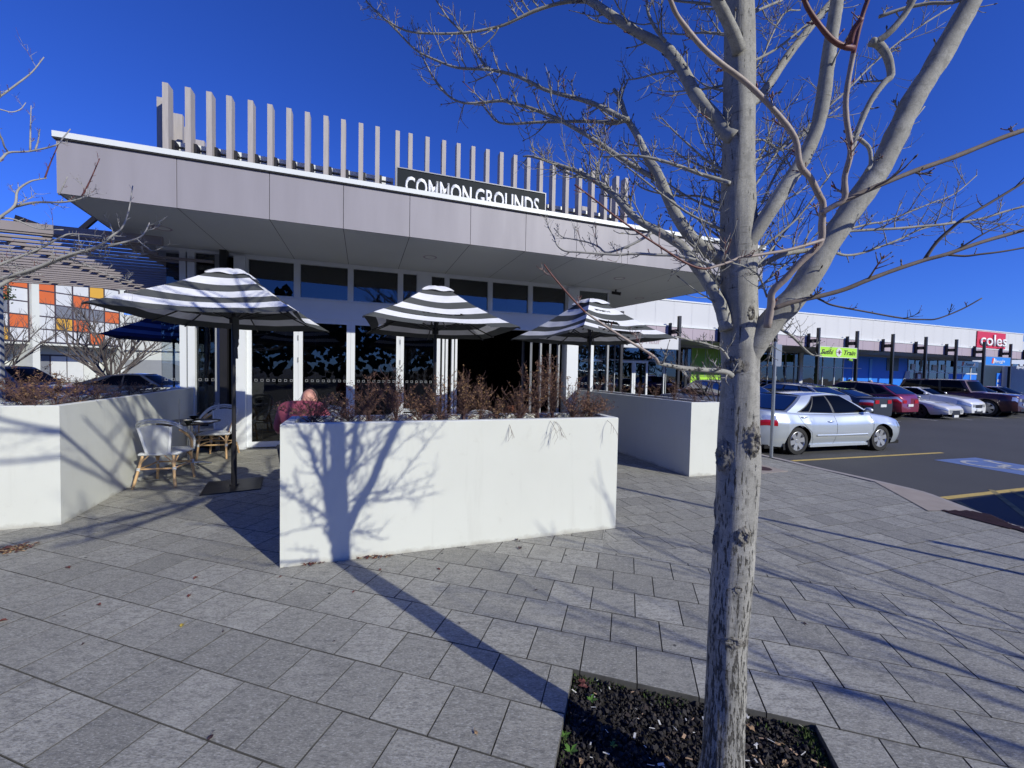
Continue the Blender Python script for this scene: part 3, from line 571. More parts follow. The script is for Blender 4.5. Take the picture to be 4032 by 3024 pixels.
# ================================================================== PLANTERS
def planter(name, label, outer, h, rim, soil_drop=.05, base=-.003, joints=()):
    """outer = ccw footprint; open top with a rim and soil"""
    t = thing(name, label, 'planter', (outer[0].x, outer[0].y, 0), group='rendered planter walls round the terrace')
    n_ = len(outer); inn = []
    for i in range(n_):
        a, b, c = outer[i - 1], outer[i], outer[(i + 1) % n_]; d1 = (b - a).normalized(); d2 = (c - b).normalized(); n1 = V((-d1.y, d1.x, 0)); n2 = V((-d2.y, d2.x, 0)); m_ = (n1 + n2); m_ = m_ / max(m_.dot(n1), .3); inn.append(b + m_ * rim)
    mb = MB(); z = lambda p, q: (p.x, p.y, q); bv = .006
    for i in range(n_):
        j = (i + 1) % n_; a, b, c, d = outer[i], outer[j], inn[j], inn[i]; a2 = a.lerp(d, bv / rim); b2 = b.lerp(c, bv / rim); d2 = d.lerp(a, bv / rim); c2 = c.lerp(b, bv / rim)
        mb.quad(z(a, base), z(b, base), z(b, h - bv), z(a, h - bv)); mb.quad(z(a, h - bv), z(b, h - bv), z(b2, h), z(a2, h), mi=1); mb.quad(z(a2, h), z(b2, h), z(c2, h), z(d2, h), mi=1); mb.quad(z(d2, h), z(c2, h), z(c, h - bv), z(d, h - bv), mi=1); mb.quad(z(d, h - bv), z(c, h - bv), z(c, h - .3), z(d, h - .3), mi=1)
    mb.build('wall', ['render_white', 'render_rim'], t)
    mb = MB(); ns = 1; mb.quad(*[z(p, h - soil_drop) for p in inn]); bm = bmesh.new(); 
    mb.build('soil', 'soil', t)
    return t, inn
PA, PB = V((-1.876, 3.244, 0)), V((1.132, 4.228, 0)); dP = (PB - PA).normalized(); nP = V((-dP.y, dP.x, 0))
P1 = [PA, PB, PB + nP * .55 + dP * .03, PA + nP * .60 - dP * .03]
planter('planter_box', 'long white rendered planter box in the middle with a tree shadow on its face', P1, 1.183, .085)
Q0 = V((2.892, 6.438, 0)); dQ = V((.96, .28, 0)).normalized(); nQ = V((-.31, .951, 0)).normalized()
P2 = [Q0, Q0 + dQ * .62, Q0 + dQ * .62 + nQ * 4.9, Q0 + nQ * 4.9]
planter('planter_box', 'white planter box behind the tree trunk with its long side in shade', P2, 1.205, .085)
L0, L1, L2 = V((-7.3, 2.93, 0)), V((-4.555, 4.03, 0)), V((-6.12, 7.72, 0))
d1 = (L1 - L0).normalized(); m1 = V((-d1.y, d1.x, 0)); d2 = (L2 - L1).normalized(); m2_ = V((-d2.y, d2.x, 0))
tt = .56; LC = L1 + (m1 + m2_) / max((m1 + m2_).dot(m1), .2) * tt
P3 = [L0, L1, L2, L2 + m2_ * tt, LC, L0 + m1 * tt]
planter('planter_box', 'bent white planter wall at the left running back to the glass', P3, 1.215, .08)

# dried shrubs
def shrub(p, h, spread, nst, seed, label, group, gold=.25, low=0):
    q = random.Random(seed); t = thing('dry_shrub', label, 'shrub', p, 0, group); ms = MB(); ml = MB()
    def clump(c, n_, s):
        for k in range(n_):
            o = c + V((q.gauss(0, s), q.gauss(0, s), q.gauss(0, s))); an = q.uniform(0, 6.3); d = V((cos(an), sin(an), q.uniform(-.6, .9))).normalized() * q.uniform(.005, .013); e = d.cross(V((q.uniform(-1, 1), q.uniform(-1, 1), q.uniform(-1, 1)))).normalized() * q.uniform(.003, .007)
            ml.quad(o - d, o - e, o + d, o + e, mi=1 if q.random() < gold else 0)
    for k in range(nst):
        an = q.uniform(0, 2 * pi); L = h * q.uniform(.5, 1.2); sp = spread * q.uniform(.2, 1.5); pts = [V(p) + V((cos(an) * .02, sin(an) * .02, -.04))]
        bend = q.uniform(-.3, .3); nseg = 7
        for j in range(1, nseg + 1):
            f = j / nseg; pts.append(V(p) + V((cos(an + bend * f) * sp * f ** 1.2, sin(an + bend * f) * sp * f ** 1.2, L * (f - .25 * f * f * sp / max(h, .1)) + q.uniform(-.008, .008))))
        if k % 3 == 2:
            f = q.uniform(.08, .26); e = V(p) + V((cos(an) * f * 1.3, sin(an) * f * .55, q.uniform(.0, .07))); md = V(p).lerp(e, .5) + V((0, 0, q.uniform(.03, .07))); ms.tube([V(p), md, e], [.0028, .0022, .001], 4)
            for c in range(5): g_ = md.lerp(e, q.random()); ms.tube([g_, g_ + V((q.uniform(-.05, .05), q.uniform(-.05, .05), q.uniform(-.01, .07)))], [.0016, .0008], 4)
            clump(e, 3, .012); continue
        if low and k % low == 0:
            pts = [V(p) + V((0, 0, .0)), V(p) + V((cos(an) * .12, -abs(sin(an)) * .16 - .1, .06)), V(p) + V((cos(an) * .2, -.33, -.01)), V(p) + V((cos(an) * .26, -.40, -.12))]
            ms.tube(pts, [.0028, .0024, .002, .0012], 4)
            for m_ in range(4): a = pts[2].lerp(pts[3], q.random()); ms.tube([a, a + V((q.uniform(-.05, .05), -.03, -q.uniform(.03, .1)))], [.0015, .0008], 4)
            continue
        r0 = q.uniform(.0022, .0042); ms.tube(pts, [r0 * (1 - .7 * j / nseg) for j in range(nseg + 1)], 5)
        for j in range(2, nseg + 1):
            for s in range(q.choice((1, 2, 3))):
                a = pts[j - 1].lerp(pts[j], q.random()); b_ = q.uniform(0, 2 * pi); l2 = q.uniform(.04, .19) * (1.15 - .5 * j / nseg); e = a + V((cos(b_) * l2 * .6, sin(b_) * l2 * .6, l2 * q.uniform(.35, .95)))
                ms.tube([a, a.lerp(e, .5) + V((cos(b_), sin(b_), -.3)) * l2 * .1, e], [.0018, .0014, .0008], 4)
                if j >= 3 and q.random() < .46:
                    for c in range(q.choice((1, 2, 2, 3))): clump(a.lerp(e, .35 + .32 * c), q.choice((2, 3, 4, 5)), .0075)
        if q.random() < .8:
            for j in range(4, nseg + 1): clump(pts[j], q.choice((2, 4, 5)), .008)
    ms.build('stems', 'shrub_stem', t); ml.build('dry_leaves', ['shrub_leaf', 'shrub_leaf_gold'], t); return t
ordn = ['first', 'second', 'third', 'fourth', 'fifth', 'sixth', 'seventh', 'eighth', 'ninth', 'tenth', 'eleventh', 'twelfth', 'thirteenth', 'fourteenth', 'fifteenth', 'sixteenth']
row = [(.20, .30, .36, 11, .2), (.50, .20, .15, 6, .2), (.66, .42, .20, 9, .15), (.92, .46, .14, 10, .2), (1.13, .30, .16, 8, .2), (1.33, .44, .22, 12, .55), (1.55, .44, .14, 12, .65), (1.74, .38, .12, 9, .5), (1.93, .22, .2, 9, .7), (2.14, .40, .2, 11, .3), (2.36, .60, .17, 13, .25), (2.56, .62, .13, 13, .25), (2.74, .42, .2, 11, .2), (2.95, .26, .26, 9, .2), (3.04, .30, .12, 7, .2)]
for i, (u, h, sp, ns, gd) in enumerate(row):
    p = PA + dP * u + nP * (.30 + .05 * ((i * 7) % 3 - 1)); p.z = 1.14
    shrub(p, h, sp, int(ns * 2.4), 100 + i, 'dried brown shrub, %s from the left in the long middle planter' % ordn[i], 'dried shrubs in the planters', gd, 10 if i in (8, 10, 13) else 0)
for i in range(7):
    u = .25 + i * .52 + (i == 6) * .1; h = (.42, .40, .14, .20, .10, .30, .2)[i]; p = Q0 + nQ * u + dQ * .30; p.z = 1.16
    shrub(p, (.36, .40, .25, .3, .22, .38, .4)[i], (.24, .2, .12, .14, .1, .16, .12)[i], (15, 14, 6, 8, 4, 9, 8)[i], 200 + i, 'dried shrub, %s from the near end of the shaded right planter' % ordn[i], 'dried shrubs in the planters')
for i in range(13):
    if i < 4: p = L0 + d1 * (1.0 + i * .52) + m1 * .3
    else: p = L1 + d2 * (.15 + (i - 4) * .42) + m2_ * .3
    p.z = 1.17
    shrub(p, (.34, .36, .34, .38, .34, .36, .30, .26, .22, .2, .16, .14, .12)[i], (.4, .4, .38, .3, .3, .3, .26, .22, .2, .2, .15, .15, .1)[i], (26, 26, 24, 22, 20, 18, 14, 12, 9, 8, 6, 5, 4)[i], 300 + i, 'dried brown shrub, %s from the left end in the bent left planter' % ordn[i], 'dried shrubs in the planters', .3)

# ================================================================== CAFE
cafe = thing('cafe_building', 'single storey cafe with wide mauve fascia, grey soffit and folding glass doors', 'building', CF.o)
def part(name, fn, mats, parent=None, smooth=None):
    mb = MB(); fn(mb); return mb.build(name, mats, parent if parent is not None else cafe, smooth)
SOF = 3.85
# roof / eave slab
fl, fr = CF.P(-1.32, -2.35, 0), CF.P(11.02, -2.35, 0); bl, br = CF.P(-2.15, 4.2, 0), CF.P(10.0, 4.2, 0)
zz = lambda p, q: V((p.x, p.y, q))
mb = MB(); mb.quad(zz(fl, SOF), zz(bl, SOF), zz(br, SOF), zz(fr, SOF)); sf = mb.build('soffit', 'soffit_paint', cafe)
JU = [-.05, 1.085, 2.105, 3.12, 4.15, 5.18, 6.22, 7.37, 8.65, 9.83]
mb = MB()
for u in JU: mb.quad(CF.P(u - .004, -2.34, SOF - .003), CF.P(u + .004, -2.34, SOF - .003), CF.P(u + .004 - .05, -.02, SOF - .003), CF.P(u - .004 - .05, -.02, SOF - .003))
mb.build('soffit_joint', 'joint_dark', cafe)
fas = MB(); ed = [-1.32] + JU + [11.02]
for a, b in zip(ed[:-1], ed[1:]):
    g = .004; m_ = MB(); m_.box(CF, a + g, b - g, -2.352, -2.33, SOF - .004, 4.535); m_.build('fascia_panel', 'mauve_panel', cafe)
mb = MB(); mb.box(CF, -1.315, 11.015, -2.328, -2.25, SOF + .003, 4.55); mb.build('fascia_backing', 'joint_dark', cafe)
def sidepan(a, b, nm):
    d = (b - a).normalized(); F2 = Frame(zz(a, 0), (d.x, d.y)); L = (b - a).length; mb = MB(); k = 5
    for i in range(k): mb.box(F2, L * i / k + .004, L * (i + 1) / k - .004, -.01, .012, SOF - .004, 4.535)
    mb.build(nm, 'mauve_panel', cafe); mb = MB(); mb.box(F2, -.03, L, -.05, .05, 4.547, 4.622); mb.build('roof_capping', 'white_cap', cafe)
sidepan(bl, fl, 'side_fascia'); sidepan(fr, br, 'side_fascia')
mb = MB(); mb.box(CF, -1.35, 11.055, -2.39, -2.26, 4.548, 4.622); mb.box(CF, -1.345, 11.05, -2.38, -2.3, 4.53, 4.547, mi=1); mb.build('roof_capping', ['white_cap', 'joint_dark'], cafe)
mb = MB(); mb.quad(zz(fl, 4.56), zz(fr, 4.56), zz(br, 4.62), zz(bl, 4.62)); mb.build('roof', 'roof_grey', cafe)
# walls : transom band, head frames, columns
def W(name, m_, *a, parent=None): mb = MB(); mb.box(CF, *a); return mb.build(name, m_, parent or cafe)
band = W('transom_beam', 'frame_grey' if False else 'frame_alu', -.1, 8.48, -.03, .12, 2.75, 3.04)
W('transom_beam', 'frame_alu', -.1, 8.48, -.05, .13, 3.041, 3.06); W('door_head', 'frame_alu', .0, 8.48, -.045, .11, 2.66, 2.749)
W('window_head', 'frame_alu', -1.25, 8.50, -.03, .12, 3.79, 3.848)
W('corner_column', 'frame_alu', .0, .19, -.12, .16, -.0, 3.79); W('corner_column', 'frame_alu', 7.21, 7.53, -.1, .2, 0, 3.79)
W('pier', 'frame_alu', 3.505, 3.775, -.045, .12, 3.06, 3.79)
W('steel_column', 'black_steel', -.21, -.09, -.2, -.08, 0, SOF); W('steel_column', 'maroon' if False else 'frame_grey', -.33, -.22, -.05, .1, 0, 3.79)
cl = [(.19, 1.05), (1.11, 2.07), (2.125, 3.095), (3.15, 3.505), (3.775, 4.13), (4.18, 5.16), (5.215, 6.19), (6.245, 7.21), (7.53, 8.45)]
for a, b in cl:
    o = W('clerestory_window', 'cafe_glass', a, b, .03, .04, 3.075, 3.775)
    mb = MB()
    for q in ((a, a + .03, -.02, .07, 3.06, 3.79), (b - .03, b, -.02, .07, 3.06, 3.79), (a + .03, b - .03, -.02, .07, 3.06, 3.085), (a + .03, b - .03, -.02, .07, 3.765, 3.79)): mb.box(CF, *q)
    mb.build('window_frame', 'frame_alu', o)
for a, b in ((1.05, 1.11), (2.07, 2.125), (3.095, 3.15), (4.13, 4.18), (5.16, 5.215), (6.19, 6.245)): W('mullion', 'frame_alu', a, b, -.03, .08, 3.06, 3.79)
def marks(o, a, b, z=1.345, F=CF, nn=-.012, st=.105):
    mb = MB(); u = a + .05; s = .048; t = .006
    while u + s < b:
        mb.quad(F.P(u, nn, z), F.P(u + s, nn, z), F.P(u + s, nn, z + t), F.P(u, nn, z + t)); mb.quad(F.P(u, nn, z + s - t), F.P(u + s, nn, z + s - t), F.P(u + s, nn, z + s), F.P(u, nn, z + s)); mb.quad(F.P(u, nn, z + t), F.P(u + t, nn, z + t), F.P(u + t, nn, z + s - t), F.P(u, nn, z + s - t)); mb.quad(F.P(u + s - t, nn, z + t), F.P(u + s, nn, z + t), F.P(u + s, nn, z + s - t), F.P(u + s - t, nn, z + s - t)); u += st
    mb.build('glass_marking', 'frame_grey', o)
def leafdoor(F, a, b, z1=2.66, st=.08, mk=True, gl='cafe_glass', name='glass_door', fm='frame_alu'):
    mb = MB(); mb.box(F, a + .002, a + st, -.025, .025, .02, z1); mb.box(F, b - st, b - .002, -.025, .025, .02, z1); mb.box(F, a + st, b - st, -.025, .025, .02, .13); mb.box(F, a + st, b - st, -.025, .025, z1 - .09, z1)
    o = mb.build(name, fm, cafe); mb = MB(); mb.box(F, a + st, b - st, -.006, .006, .13, z1 - .09); mb.build('pane', gl, o)
    if mk: marks(o, a + st, b - st, F=F)
    return o
leafdoor(CF, .19, 1.105, st=.085); leafdoor(CF, 1.105, 2.11, st=.083); leafdoor(CF, 2.11, 3.13, st=.083); leafdoor(CF, 3.13, 4.02, st=.08)
mb = MB()
for u in (1.105, 3.13):
    for z in (2.2, 1.75, .5): mb.box(CF, u - .012, u + .012, -.04, -.026, z, z + .1)
mb.build('door_hinge', 'frame_grey', cafe)
for k, u in enumerate((4.09, 4.17, 4.31, 4.39)):     # folded stack, leaves at right angles to the front
    leafdoor(Frame(CF.P(u, -.02, 0), CF.n), 0.0, .95, st=.085, mk=False)
for k, (u, a) in enumerate(((6.28, 64), (6.55, 100), (6.80, 66), (7.05, 102))):
    d = Matrix.Rotation(radians(a), 3, 'Z') @ CF.u; leafdoor(Frame(CF.P(u, .03, 0), d), 0, .92, st=.06, mk=False, gl='clear_glass', fm='frame_grey')
# right end, see-through
W('mullion', 'frame_alu', 7.94, 8.02, -.03, .08, 0, 2.66); W('mullion', 'frame_grey', 8.43, 8.48, -.03, .08, 0, 2.66)
for a, b in ((7.53, 7.94), (8.02, 8.43)): o = W('glass_panel', 'clear_glass', a, b, .0, .01, .02, 2.66); marks(o, a, b)
W('sill', 'frame_alu', 7.53, 8.48, -.02, .05, .0, .06)
# left end: frameless clear pane, posts, folded doors
o = W('glass_panel', 'clear_glass', -1.19, -.92, .0, .012, .02, 3.0); marks(o, -1.19, -.92)
W('post', 'frame_alu', -.90, -.80, -.03, .06, 0, 3.79); W('post', 'frame_alu', -.775, -.66, -.03, .09, 0, 3.79)
for k in range(3): o = leafdoor(Frame(CF.P(-.66 + k * .14, .1, 0), (Matrix.Rotation(radians(8 - 3 * k), 3, 'Z') @ CF.u)), 0, .13, st=.018, mk=False)
o = W('glass_panel', 'cafe_glass', -.66, -.34, .05, .06, .02, 3.79); marks(o, -.66, -.34)
o = W('clerestory_window', 'cafe_glass', -1.19, -.24, .2, .21, 3.06, 3.78)
W('transom_beam', 'frame_alu', -1.19, -.24, .19, .25, 3.0, 3.06)
# interior shell
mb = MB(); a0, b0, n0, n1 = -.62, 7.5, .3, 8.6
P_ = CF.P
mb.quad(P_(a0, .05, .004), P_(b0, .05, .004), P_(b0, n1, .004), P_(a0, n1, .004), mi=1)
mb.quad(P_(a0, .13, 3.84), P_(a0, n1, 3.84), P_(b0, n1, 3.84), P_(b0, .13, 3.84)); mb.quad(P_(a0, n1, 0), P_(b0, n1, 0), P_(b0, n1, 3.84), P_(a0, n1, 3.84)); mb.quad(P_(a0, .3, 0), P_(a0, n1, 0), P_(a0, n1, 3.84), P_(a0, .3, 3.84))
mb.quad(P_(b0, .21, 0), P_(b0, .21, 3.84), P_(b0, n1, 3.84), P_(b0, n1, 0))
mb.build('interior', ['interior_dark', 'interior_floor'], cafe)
W('partition', 'interior_wood', .35, 1.05, 3.0, 3.1, 0, 2.9); W('counter', 'interior_wood', 2.2, 5.4, 5.6, 6.2, 0, 1.1)
for i, (u, n_) in enumerate(((.9, 1.6), (1.6, 3.2), (2.6, 2.4), (3.7, 4.0), (5.4, 3.4), (6.3, 2.0))):
    mb = MB(); mb.lathe([(0, 2.95), (.05, 2.95), (.07, 3.0), (.07, 3.03), (.01, 3.04), (.008, 3.83)], 12, CF.P(u, n_, 0)); o = mb.build('pendant_lamp', 'frame_grey', None, 40); tag(o, 'small ceiling lamp behind ' + ('the first glass door from the left', 'the second glass door from the left', 'the third glass door from the left', 'the fourth glass door from the left', 'the left part of the open dark bay', 'the right part of the open dark bay')[i], 'lamp', 'lamps inside the cafe')
    mb = MB(); mb.lathe([(0, 2.945), (.035, 2.945)], 10, CF.P(u, n_, 0)); x = mb.build('bulb', 'lamp_warm', o, world=True)
# heat pump seen through the left door
t = CF.P(.62, 2.95, 2.1); F2 = Frame(t, CF.u); mb = MB(); mb.grid(lambda a, b: F2.P(-.32 + .64 * a * (1 - .1 * sin(b * pi)), -.02 - .15 * sin(b * pi), .2 * (b - .5)), 8, 8)
o = mb.build('air_conditioner', 'shop_white', None, 60); tag(o, 'white wall air conditioner behind the left glass door of the cafe', 'air conditioner')
# soffit lights, camera
for i, (x, y) in enumerate(((639, 899), (1693, 1013), (2439, 1096), (2518, 1174))):
    p = atz(x, y, SOF - .002); t = thing('soffit_light', ('round recessed light in the soffit at the far left of the roof', 'round recessed light in the soffit above the middle umbrella', 'round recessed soffit light above the right umbrella', 'round soffit light near the right end behind the camera')[i], 'light', p, 0, 'recessed lights in the cafe soffit')
    mb = MB(); mb.lathe([(.10, 0), (.125, -.006), (.135, 0)], 24, p); mb.build('rim', 'chip_tan' if False else 'mauve_shop', t, 40); mb = MB(); mb.lathe([(0, -.001), (.10, -.001)], 24, p); mb.build('lens', 'render_rim', t)
p = atz(2425, 1140, SOF); t = thing('security_camera', 'black bullet security camera hanging from the soffit above right umbrella', 'camera', p)
mb = MB(); mb.tube([p, p - V((0, 0, .07))], .022, 10); mb.build('bracket', 'black_steel', t); a = p + V((-.03, 0, -.09)); d = V((.25, -.12, -.06)); mb = MB(); mb.tube([a - d * .25, a + d * .5], .04, 12); mb.tube([a + d * .5, a + d * .58], .045, 12); mb.build('camera_body', 'plastic_black', t, 40)
# roof screen of upright blades
scr = thing('roof_screen', 'row of upright weathered timber blades standing on the cafe roof', 'screen', CF.P(-.7, -1.5, 4.5))
BU = [-.76, -.55, -.26, .02, .29, .59, .87, 1.15, 1.43, 1.72, 2.0, 2.29, 2.57, 2.92, 3.15, 3.46, 3.77, 4.05, 4.34, 4.63, 4.92, 5.21, 5.5, 5.78, 6.07, 6.38, 6.69, 7.0, 7.32, 7.61, 7.84]
for i, u in enumerate(BU):
    top = 6.01 if i else 5.9
    mb = MB(); d = .0 if i else .35; mb.box(CF, u, u + (.075 if i not in (0,) else .10), -1.5 + d, -1.5 + d + .17, 4.575, top - .0); mb.build('blade', 'blade_timber', scr)
for side, u0, s in (('l', -.72, 1), ('r', 7.85, -1)):
    for k in range(9):
        n_ = -1.05 + k * .42; mb = MB(); mb.box(CF, u0 - .085 + s * .02 * k, u0 + .085 + s * .02 * k, n_, n_ + .075, 4.575, 6.01); mb.build('blade', 'blade_timber', scr)
mb = MB()
for a_, b_ in ((-.6, 2.9), (5.78, 7.8)):
    mb = MB(); mb.box(CF, a_, b_, -1.24, -1.19, 5.185, 5.255); rl = mb.build('rail', 'white_cap', scr); mb = MB(); mb.box(CF, a_, b_, -1.24, -1.21, 5.12, 5.145); mb.build('rail', 'white_cap', scr)
    mb = MB(); mb.box(CF, a_, b_, -1.12, -1.08, 4.60, 5.235); mb.build('back_rail', 'joint_dark', scr)
for i, u in enumerate(BU[1:-1]):
    if u < 2.8 or u > 5.7: mb = MB(); mb.box(CF, u + .078, u + .12, -1.40, -1.25, 5.06, 5.20); mb.build('bracket', 'black_steel', scr)
# sign
sg = thing('cafe_sign', 'dark blue grey roof sign reading COMMON GROUNDS, partly hidden by the parapet', 'sign', CF.P(2.93, -1.9, 4.6))
mb = MB(); mb.box(CF, 2.93, 5.74, -1.9, -1.80, 4.60, 5.148); mb.build('sign_board', 'dark_sign', sg); mb = MB()
for q in ((2.915, 2.935, -1.915, -1.79, 4.6, 5.165), (5.735, 5.755, -1.915, -1.79, 4.6, 5.165), (2.935, 5.735, -1.915, -1.79, 5.148, 5.165)): mb.box(CF, *q)
mb.build('sign_frame', 'frame_grey', sg)
text('lettering', 'COMMON', CF, 3.07, -1.903, 4.725, .32, 1.19, 'letter_white', sg, off=.020, ext=.008); text('lettering', 'GROUNDS', CF, 4.33, -1.903, 4.725, .32, 1.28, 'letter_white', sg, off=.020, ext=.008)

# pergola at the left
pg = thing('pergola', 'weathered slatted pergola roof at the left beyond the cafe eave', 'pergola', (-8, 7, 0))
zP = 3.72
gF = Frame((-6.6, 6.2, 0), CF.u)
slats = 19
def g_of(x, y): return gF.inv(atz(x, y, zP))
b0_ = g_of(443, 911)
mb = MB(); mb.box(gF, -4.6, .95, b0_[1], b0_[1] + .06, zP - .135, zP); mb.build('beam', 'slat_timber', pg)
for i in range(slats):
    n_ = b0_[1] + .24 + i * .285
    a = -4.8 + (.25 if i % 2 else 0) + .05 * (i % 5); b = .55 - .0 * i
    mb = MB(); mb.box(gF, a, (1.3 if n_ > 1.0 else b), n_, n_ + .07, zP - .115, zP - .075); mb.build('slat', 'slat_timber', pg)
for u in (-3.4, -1.6, .2):
    mb = MB(); mb.box(gF, u, u + .06, b0_[1] + .1, b0_[1] + 5.6, zP - .074, zP - .005); mb.build('rafter', 'slat_timber', pg)
a, b = atz(380, 920, 3.95), atz(390, 850, 5.2)
mb = MB(); p1 = atpl(285, 935, CF.P(0, 2.2, 0), CF.n); p2 = atpl(395, 842, CF.P(0, 2.2, 0), CF.n); mb.bar(p1, p2, .07, .09); mb.bar(p2, CF.P(-1.6, 3.0, 4.5), .07, .09); mb.build('steel_brace', 'black_steel', pg)
p1 = atpl(60, 845, CF.P(0, 4, 0), CF.n); p2 = atpl(170, 885, CF.P(0, 4, 0), CF.n); mb = MB(); mb.quad(p1, p2, p2 - V((0, 0, .3)), p1 - V((.1, 0, .3))); mb.quad(p1 + CF.n * .3, p1, p2, p2 + CF.n * .3); mb.quad(p1 + CF.n * .3, p2 + CF.n * .3, p2 + CF.n * .3 - V((0, 0, .3)), p1 + CF.n * .3 - V((0, 0, .3))); mb.build('roof_flap', 'black_steel', pg)
for u, n_ in ((-4.4, 5.2), (-.6, 5.6)): mb = MB(); mb.box(gF, u, u + .1, n_, n_ + .1, -.18, zP); mb.build('post', 'frame_grey', pg)

# ================================================================== UMBRELLAS
def umbrella(x, y, yaw, half, ze, za, label, cols, seed, tears=(), base=True, sag=.10, dz=(0, 0, 0, 0), strap=False):
    t = thing('market_umbrella', label, 'umbrella', (x, y, 0), 0, 'square striped market umbrellas on the terrace'); q = random.Random(seed)
    A = V((x, y, za + .05)); C4 = [V((x, y, ze + dz[k])) + (Matrix.Rotation(yaw + pi / 4 + k * pi / 2, 3, 'Z') @ V((half * 1.4142, 0, 0))) for k in range(4)]
    rows = 7; sub = 4; N = rows * sub; nv = 26
    mb = MB()
    for k in range(4):
        P, Q = C4[k], C4[(k + 1) % 4]; mid = (P + Q) / 2
        def fn(a, b, P=P, Q=Q, k=k):
            r = .16 + .84 * a; e = P.lerp(Q, b); s = sin(pi * b)
            p = A.lerp(e, r); inward = (V((x, y, 0)) - V((mid.x, mid.y, 0))).normalized()
            p += inward * (s * r * r * half * .085) + V((0, 0, -sag * .62 * sin(pi * (r - .16) / .84) * (.5 + .5 * s) - .045 * s * r * r))
            p += V((0, 0, .012 * noise.noise(V((p.x * 3.1, p.y * 3.1, seed)))))
            return p
        def mif(a, b, k=k):
            for (kk, a0, a1, b0, b1) in tears:
                if kk == k and b0 < b < b1 and a0 + .022 * noise.noise(V((b * 60, seed, 3))) < a < a1 + .03 * noise.noise(V((b * 45, seed, 9))): return None
            row = int(a * rows); return row % 2 if a < .985 else 0
        mb.grid(fn, 14 * 4 if False else 56, 40, mif=lambda a, b: mif(a, b))
    cn = mb.build('canopy', cols, t, 70)
    mb = MB()
    for k in range(4):
        P, Q = C4[k], C4[(k + 1) % 4]
        mb.grid(lambda a, b: (lambda e: V((x + (e.x - x) * .235 * a, y + (e.y - y) * .235 * a, za - .105 * a ** 2.4 + .010 * sin(11 * b + k * 2) * a)))(P.lerp(Q, b)), 8, 12)
    mb.build('top_cap', cols[0] if cols[0] != 'cloth_grey' else 'cloth_white', cn, 60)
    hz = ze - .10 + .1; hub = V((x, y, ze + .18)); slid = V((x, y, ze - .02))
    for k in range(8):
        e = C4[k // 2] if k % 2 == 0 else (C4[k // 2] + C4[(k // 2 + 1) % 4]) / 2 + (V((x, y, 0)) - V(((C4[k // 2].x + C4[(k // 2 + 1) % 4].x) / 2, (C4[k // 2].y + C4[(k // 2 + 1) % 4].y) / 2, 0))).normalized() * half * .09 + V((0, 0, -.045))
        top = V((x, y, za - .05)); en = e + V((0, 0, -.018)); m_ = top.lerp(en, .5) + V((0, 0, -sag * .55 - .03)); mb = MB(); mb.tube(catmull([top, m_, en], 4), .010, 6); rb = mb.build('rib', 'black_steel', t)
        mb = MB(); mb.bar(slid, m_ + (en - m_) * .05, .022, .014); mb.build('strut', 'black_steel', rb)
    mb = MB(); mb.tube([V((x, y, .02)), V((x, y, za - .02))], .024, 14); mb.build('pole', 'black_steel', t, 40)
    mb = MB(); mb.lathe([(.026, -.05), (.05, -.05), (.05, .05), (.026, .06)], 14, slid); mb.lathe([(.026, 0), (.045, 0), (.045, .06), (.01, .08)], 14, V((x, y, za - .12))); mb.build('hub', 'plastic_black', t, 40)
    if base:
        F2 = Frame((x, y, 0), (cos(yaw + .25), sin(yaw + .25))); mb = MB(); mb.box(F2, -.33, .33, -.33, .33, .001, .014); mb.build('base_plate', 'black_steel', t)
        mb = MB(); mb.lathe([(.055, .014), (.055, .03), (.034, .035), (.034, .56), (.024, .565)], 16, (x, y, 0)); mb.build('base_sleeve', 'black_steel', t, 40)
    if strap:
        mb = MB(); p = V((x + .07, y - .06, ze + .02)); pts = [p, p + V((.01, 0, -.3)), p + V((.035, -.02, -.36)), p + V((.0, 0, -.42)), p + V((.01, 0, -.56))]
        for i in range(4): a, b = pts[i], pts[i + 1]; w_ = .045 if i == 0 else .026; mb.quad(a - V((w_, 0, 0)), a + V((w_, 0, 0)), b + V((w_ * .8, 0, 0)), b - V((w_ * .8, 0, 0)))
        mb.build('strap', 'cloth_grey', t)
    return t
CW = ['cloth_grey', 'cloth_white']
umbrella(-3.784, 5.454, .2607, 1.02, 2.285, 2.95, 'left striped umbrella over the small cafe table by the left planter', CW, 1, dz=(-.03, -.03, 0, .02), strap=True)
umbrella(-1.23, 6.38, .329, 1.05, 2.28, 2.965, 'middle striped umbrella with a frayed torn front edge', CW, 2, tears=((2, .88, 1.01, .36, .80), (2, .57, .60, .3, .75), (2, .70, .715, .1, .35), (1, .8, .86, .2, .5)), dz=(-.03, -.01, .03, 0), sag=.14)
umbrella(1.40, 7.33, .528, 1.05, 2.28, 2.99, 'right striped umbrella with two long rips in its cloth', CW, 3, tears=((2, .46, .56, .22, .60), (2, .62, .645, .4, .9), (2, .77, .90, .18, .72), (2, .20, .225, .2, .7), (1, .88, 1.01, .80, 1.0)), dz=(-.03, -.02, .02, 0), sag=.14)
umbrella(-8.05, 9.55, .60, 1.05, 2.25, 2.95, 'navy striped umbrella far left beyond the glass pane', ['cloth_navy', 'cloth_blue'], 4)

def at_d(x, z, d): q = atY(x, 1500, d); return (q.x, d, z)
